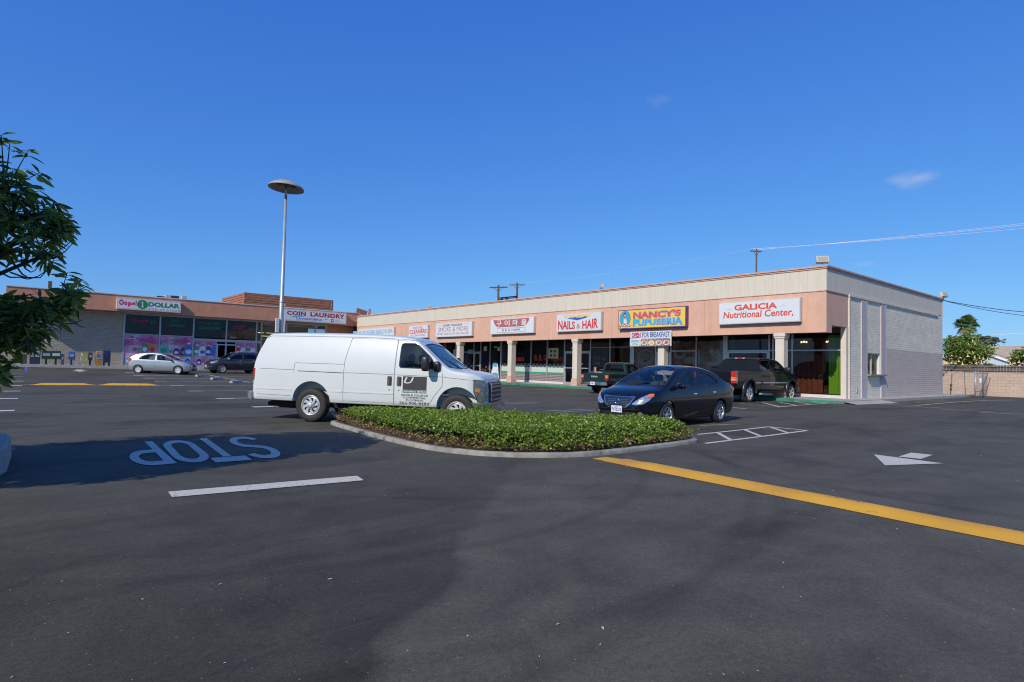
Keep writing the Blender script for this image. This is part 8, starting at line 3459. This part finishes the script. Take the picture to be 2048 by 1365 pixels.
# ------------------------------------------------------------ clouds
def cloud_puff(px_, py_, dist, w_px, h_px, label, dens):
    d = ray(px_, py_).normalized()
    c = d * dist + Vector((0, 0, CAM_H))
    s = dist / F_PX
    bm = bmesh.new()
    bmesh.ops.create_icosphere(bm, subdivisions=3, radius=1)
    for v in bm.verts:
        n_ = noise.noise(v.co * 1.6 + Vector((px_, 0, 0)))
        v.co *= 1 + .5 * n_
    me = bpy.data.meshes.new('cloud')
    bm.to_mesh(me)
    bm.free()
    o = link('cloud', me)
    o.location = c
    o.scale = (w_px * s / 2, w_px * s / 2, h_px * s / 2)
    m = bpy.data.materials.new('cloud_vapour')
    m.use_nodes = True
    nt = m.node_tree
    nt.nodes.clear()
    out = N(nt, 'ShaderNodeOutputMaterial')
    tc = N(nt, 'ShaderNodeTexCoord')
    ln = N(nt, 'ShaderNodeVectorMath', operation='LENGTH')
    nt.links.new(tc.outputs['Object'], ln.inputs[0])
    r = ramp(nt, ln.outputs['Value'], .1, .95, (1, 1, 1, 1), (0, 0, 0, 1))
    nz = N(nt, 'ShaderNodeTexNoise', i_Scale=1.4, i_Detail=5.0)
    nt.links.new(tc.outputs['Object'], nz.inputs['Vector'])
    r2 = ramp(nt, nz.outputs['Fac'], .4, .7)
    ml = N(nt, 'ShaderNodeMath', operation='MULTIPLY')
    nt.links.new(r.outputs[0], ml.inputs[0])
    nt.links.new(r2.outputs[0], ml.inputs[1])
    m2 = N(nt, 'ShaderNodeMath', operation='MULTIPLY')
    nt.links.new(ml.outputs[0], m2.inputs[0])
    m2.inputs[1].default_value = dens
    v = N(nt, 'ShaderNodeVolumePrincipled')
    v.inputs['Color'].default_value = (1, 1, 1, 1)
    v.inputs['Anisotropy'].default_value = -.2
    nt.links.new(m2.outputs[0], v.inputs['Density'])
    nt.links.new(v.outputs[0], out.inputs['Volume'])
    me.materials.append(m)
    o['label'] = label
    o['category'] = 'cloud'
    o['group'] = 'small wisps of cloud'


cloud_puff(1825, 359, 760, 95, 32, 'small wispy white cloud at the right, above the wires', .04)
cloud_puff(1318, 201, 760, 60, 34, 'very faint wisp of cloud high above the beige building', .013)
cloud_puff(1728, 529, 700, 50, 16, 'tiny pale wisp of cloud just above the building corner', .025)

# ------------------------------------------------------------ light, sky, camera
EL, AZ = R(36), math.atan2(-math.sin(R(16.5)), -math.cos(R(16.5)))     # direction towards the sun
sd = Vector((math.cos(EL) * math.cos(AZ), math.cos(EL) * math.sin(AZ), math.sin(EL)))
sun = bpy.data.lights.new('sun', 'SUN')
sun.energy = 4.0
sun.angle = R(.53)
sun.color = (1.0, .91, .76)
so = bpy.data.objects.new('sun', sun)
COL.objects.link(so)
so.rotation_euler = sd.to_track_quat('Z', 'Y').to_euler()
wd = bpy.data.worlds.new('World')
SC.world = wd
wd.use_nodes = True
nt = wd.node_tree
bg = nt.nodes['Background']
sky = nt.nodes.new('ShaderNodeTexSky')
sky.sky_type = 'NISHITA'
sky.sun_disc = False
sky.sun_elevation = EL
sky.sun_rotation = math.pi / 2 - AZ
sky.air_density = 1.0
sky.dust_density = .3
sky.ozone_density = 2.5
# deepen the clear-day blue: one power curve per channel, the same in every direction
sep = nt.nodes.new('ShaderNodeSeparateColor')
cmb = nt.nodes.new('ShaderNodeCombineColor')
nt.links.new(sky.outputs[0], sep.inputs[0])
for i, (k, g) in enumerate(((.315, .975), (.815, .755), (2.70, .412))):
    pw = nt.nodes.new('ShaderNodeMath')
    pw.operation = 'POWER'
    pw.inputs[1].default_value = g
    ml = nt.nodes.new('ShaderNodeMath')
    ml.operation = 'MULTIPLY'
    ml.inputs[1].default_value = k
    nt.links.new(sep.outputs[i], pw.inputs[0])
    nt.links.new(pw.outputs[0], ml.inputs[0])
    nt.links.new(ml.outputs[0], cmb.inputs[i])
nt.links.new(cmb.outputs[0], bg.inputs[0])
bg.inputs[1].default_value = .145

cam = bpy.data.cameras.new('camera')
co = bpy.data.objects.new('camera', cam)
COL.objects.link(co)
cam.sensor_fit = 'HORIZONTAL'
cam.sensor_width = 36
cam.lens = 36 * F_PX / 2048
cam.clip_start = .05
cam.clip_end = 5000
M = CR.to_4x4()
M.translation = Vector((0, 0, CAM_H))
co.matrix_world = M
SC.camera = co
SC.view_settings.view_transform = 'Standard'
SC.view_settings.look = 'None'
SC.view_settings.exposure = 0.0
SC.view_settings.gamma = 1.0
SC.render.film_transparent = False
SC.cycles.max_bounces = 8
SC.cycles.transparent_max_bounces = 16
SC.cycles.volume_bounces = 6
SC.cycles.use_denoising = True
SC.cycles.filter_width = 1.1
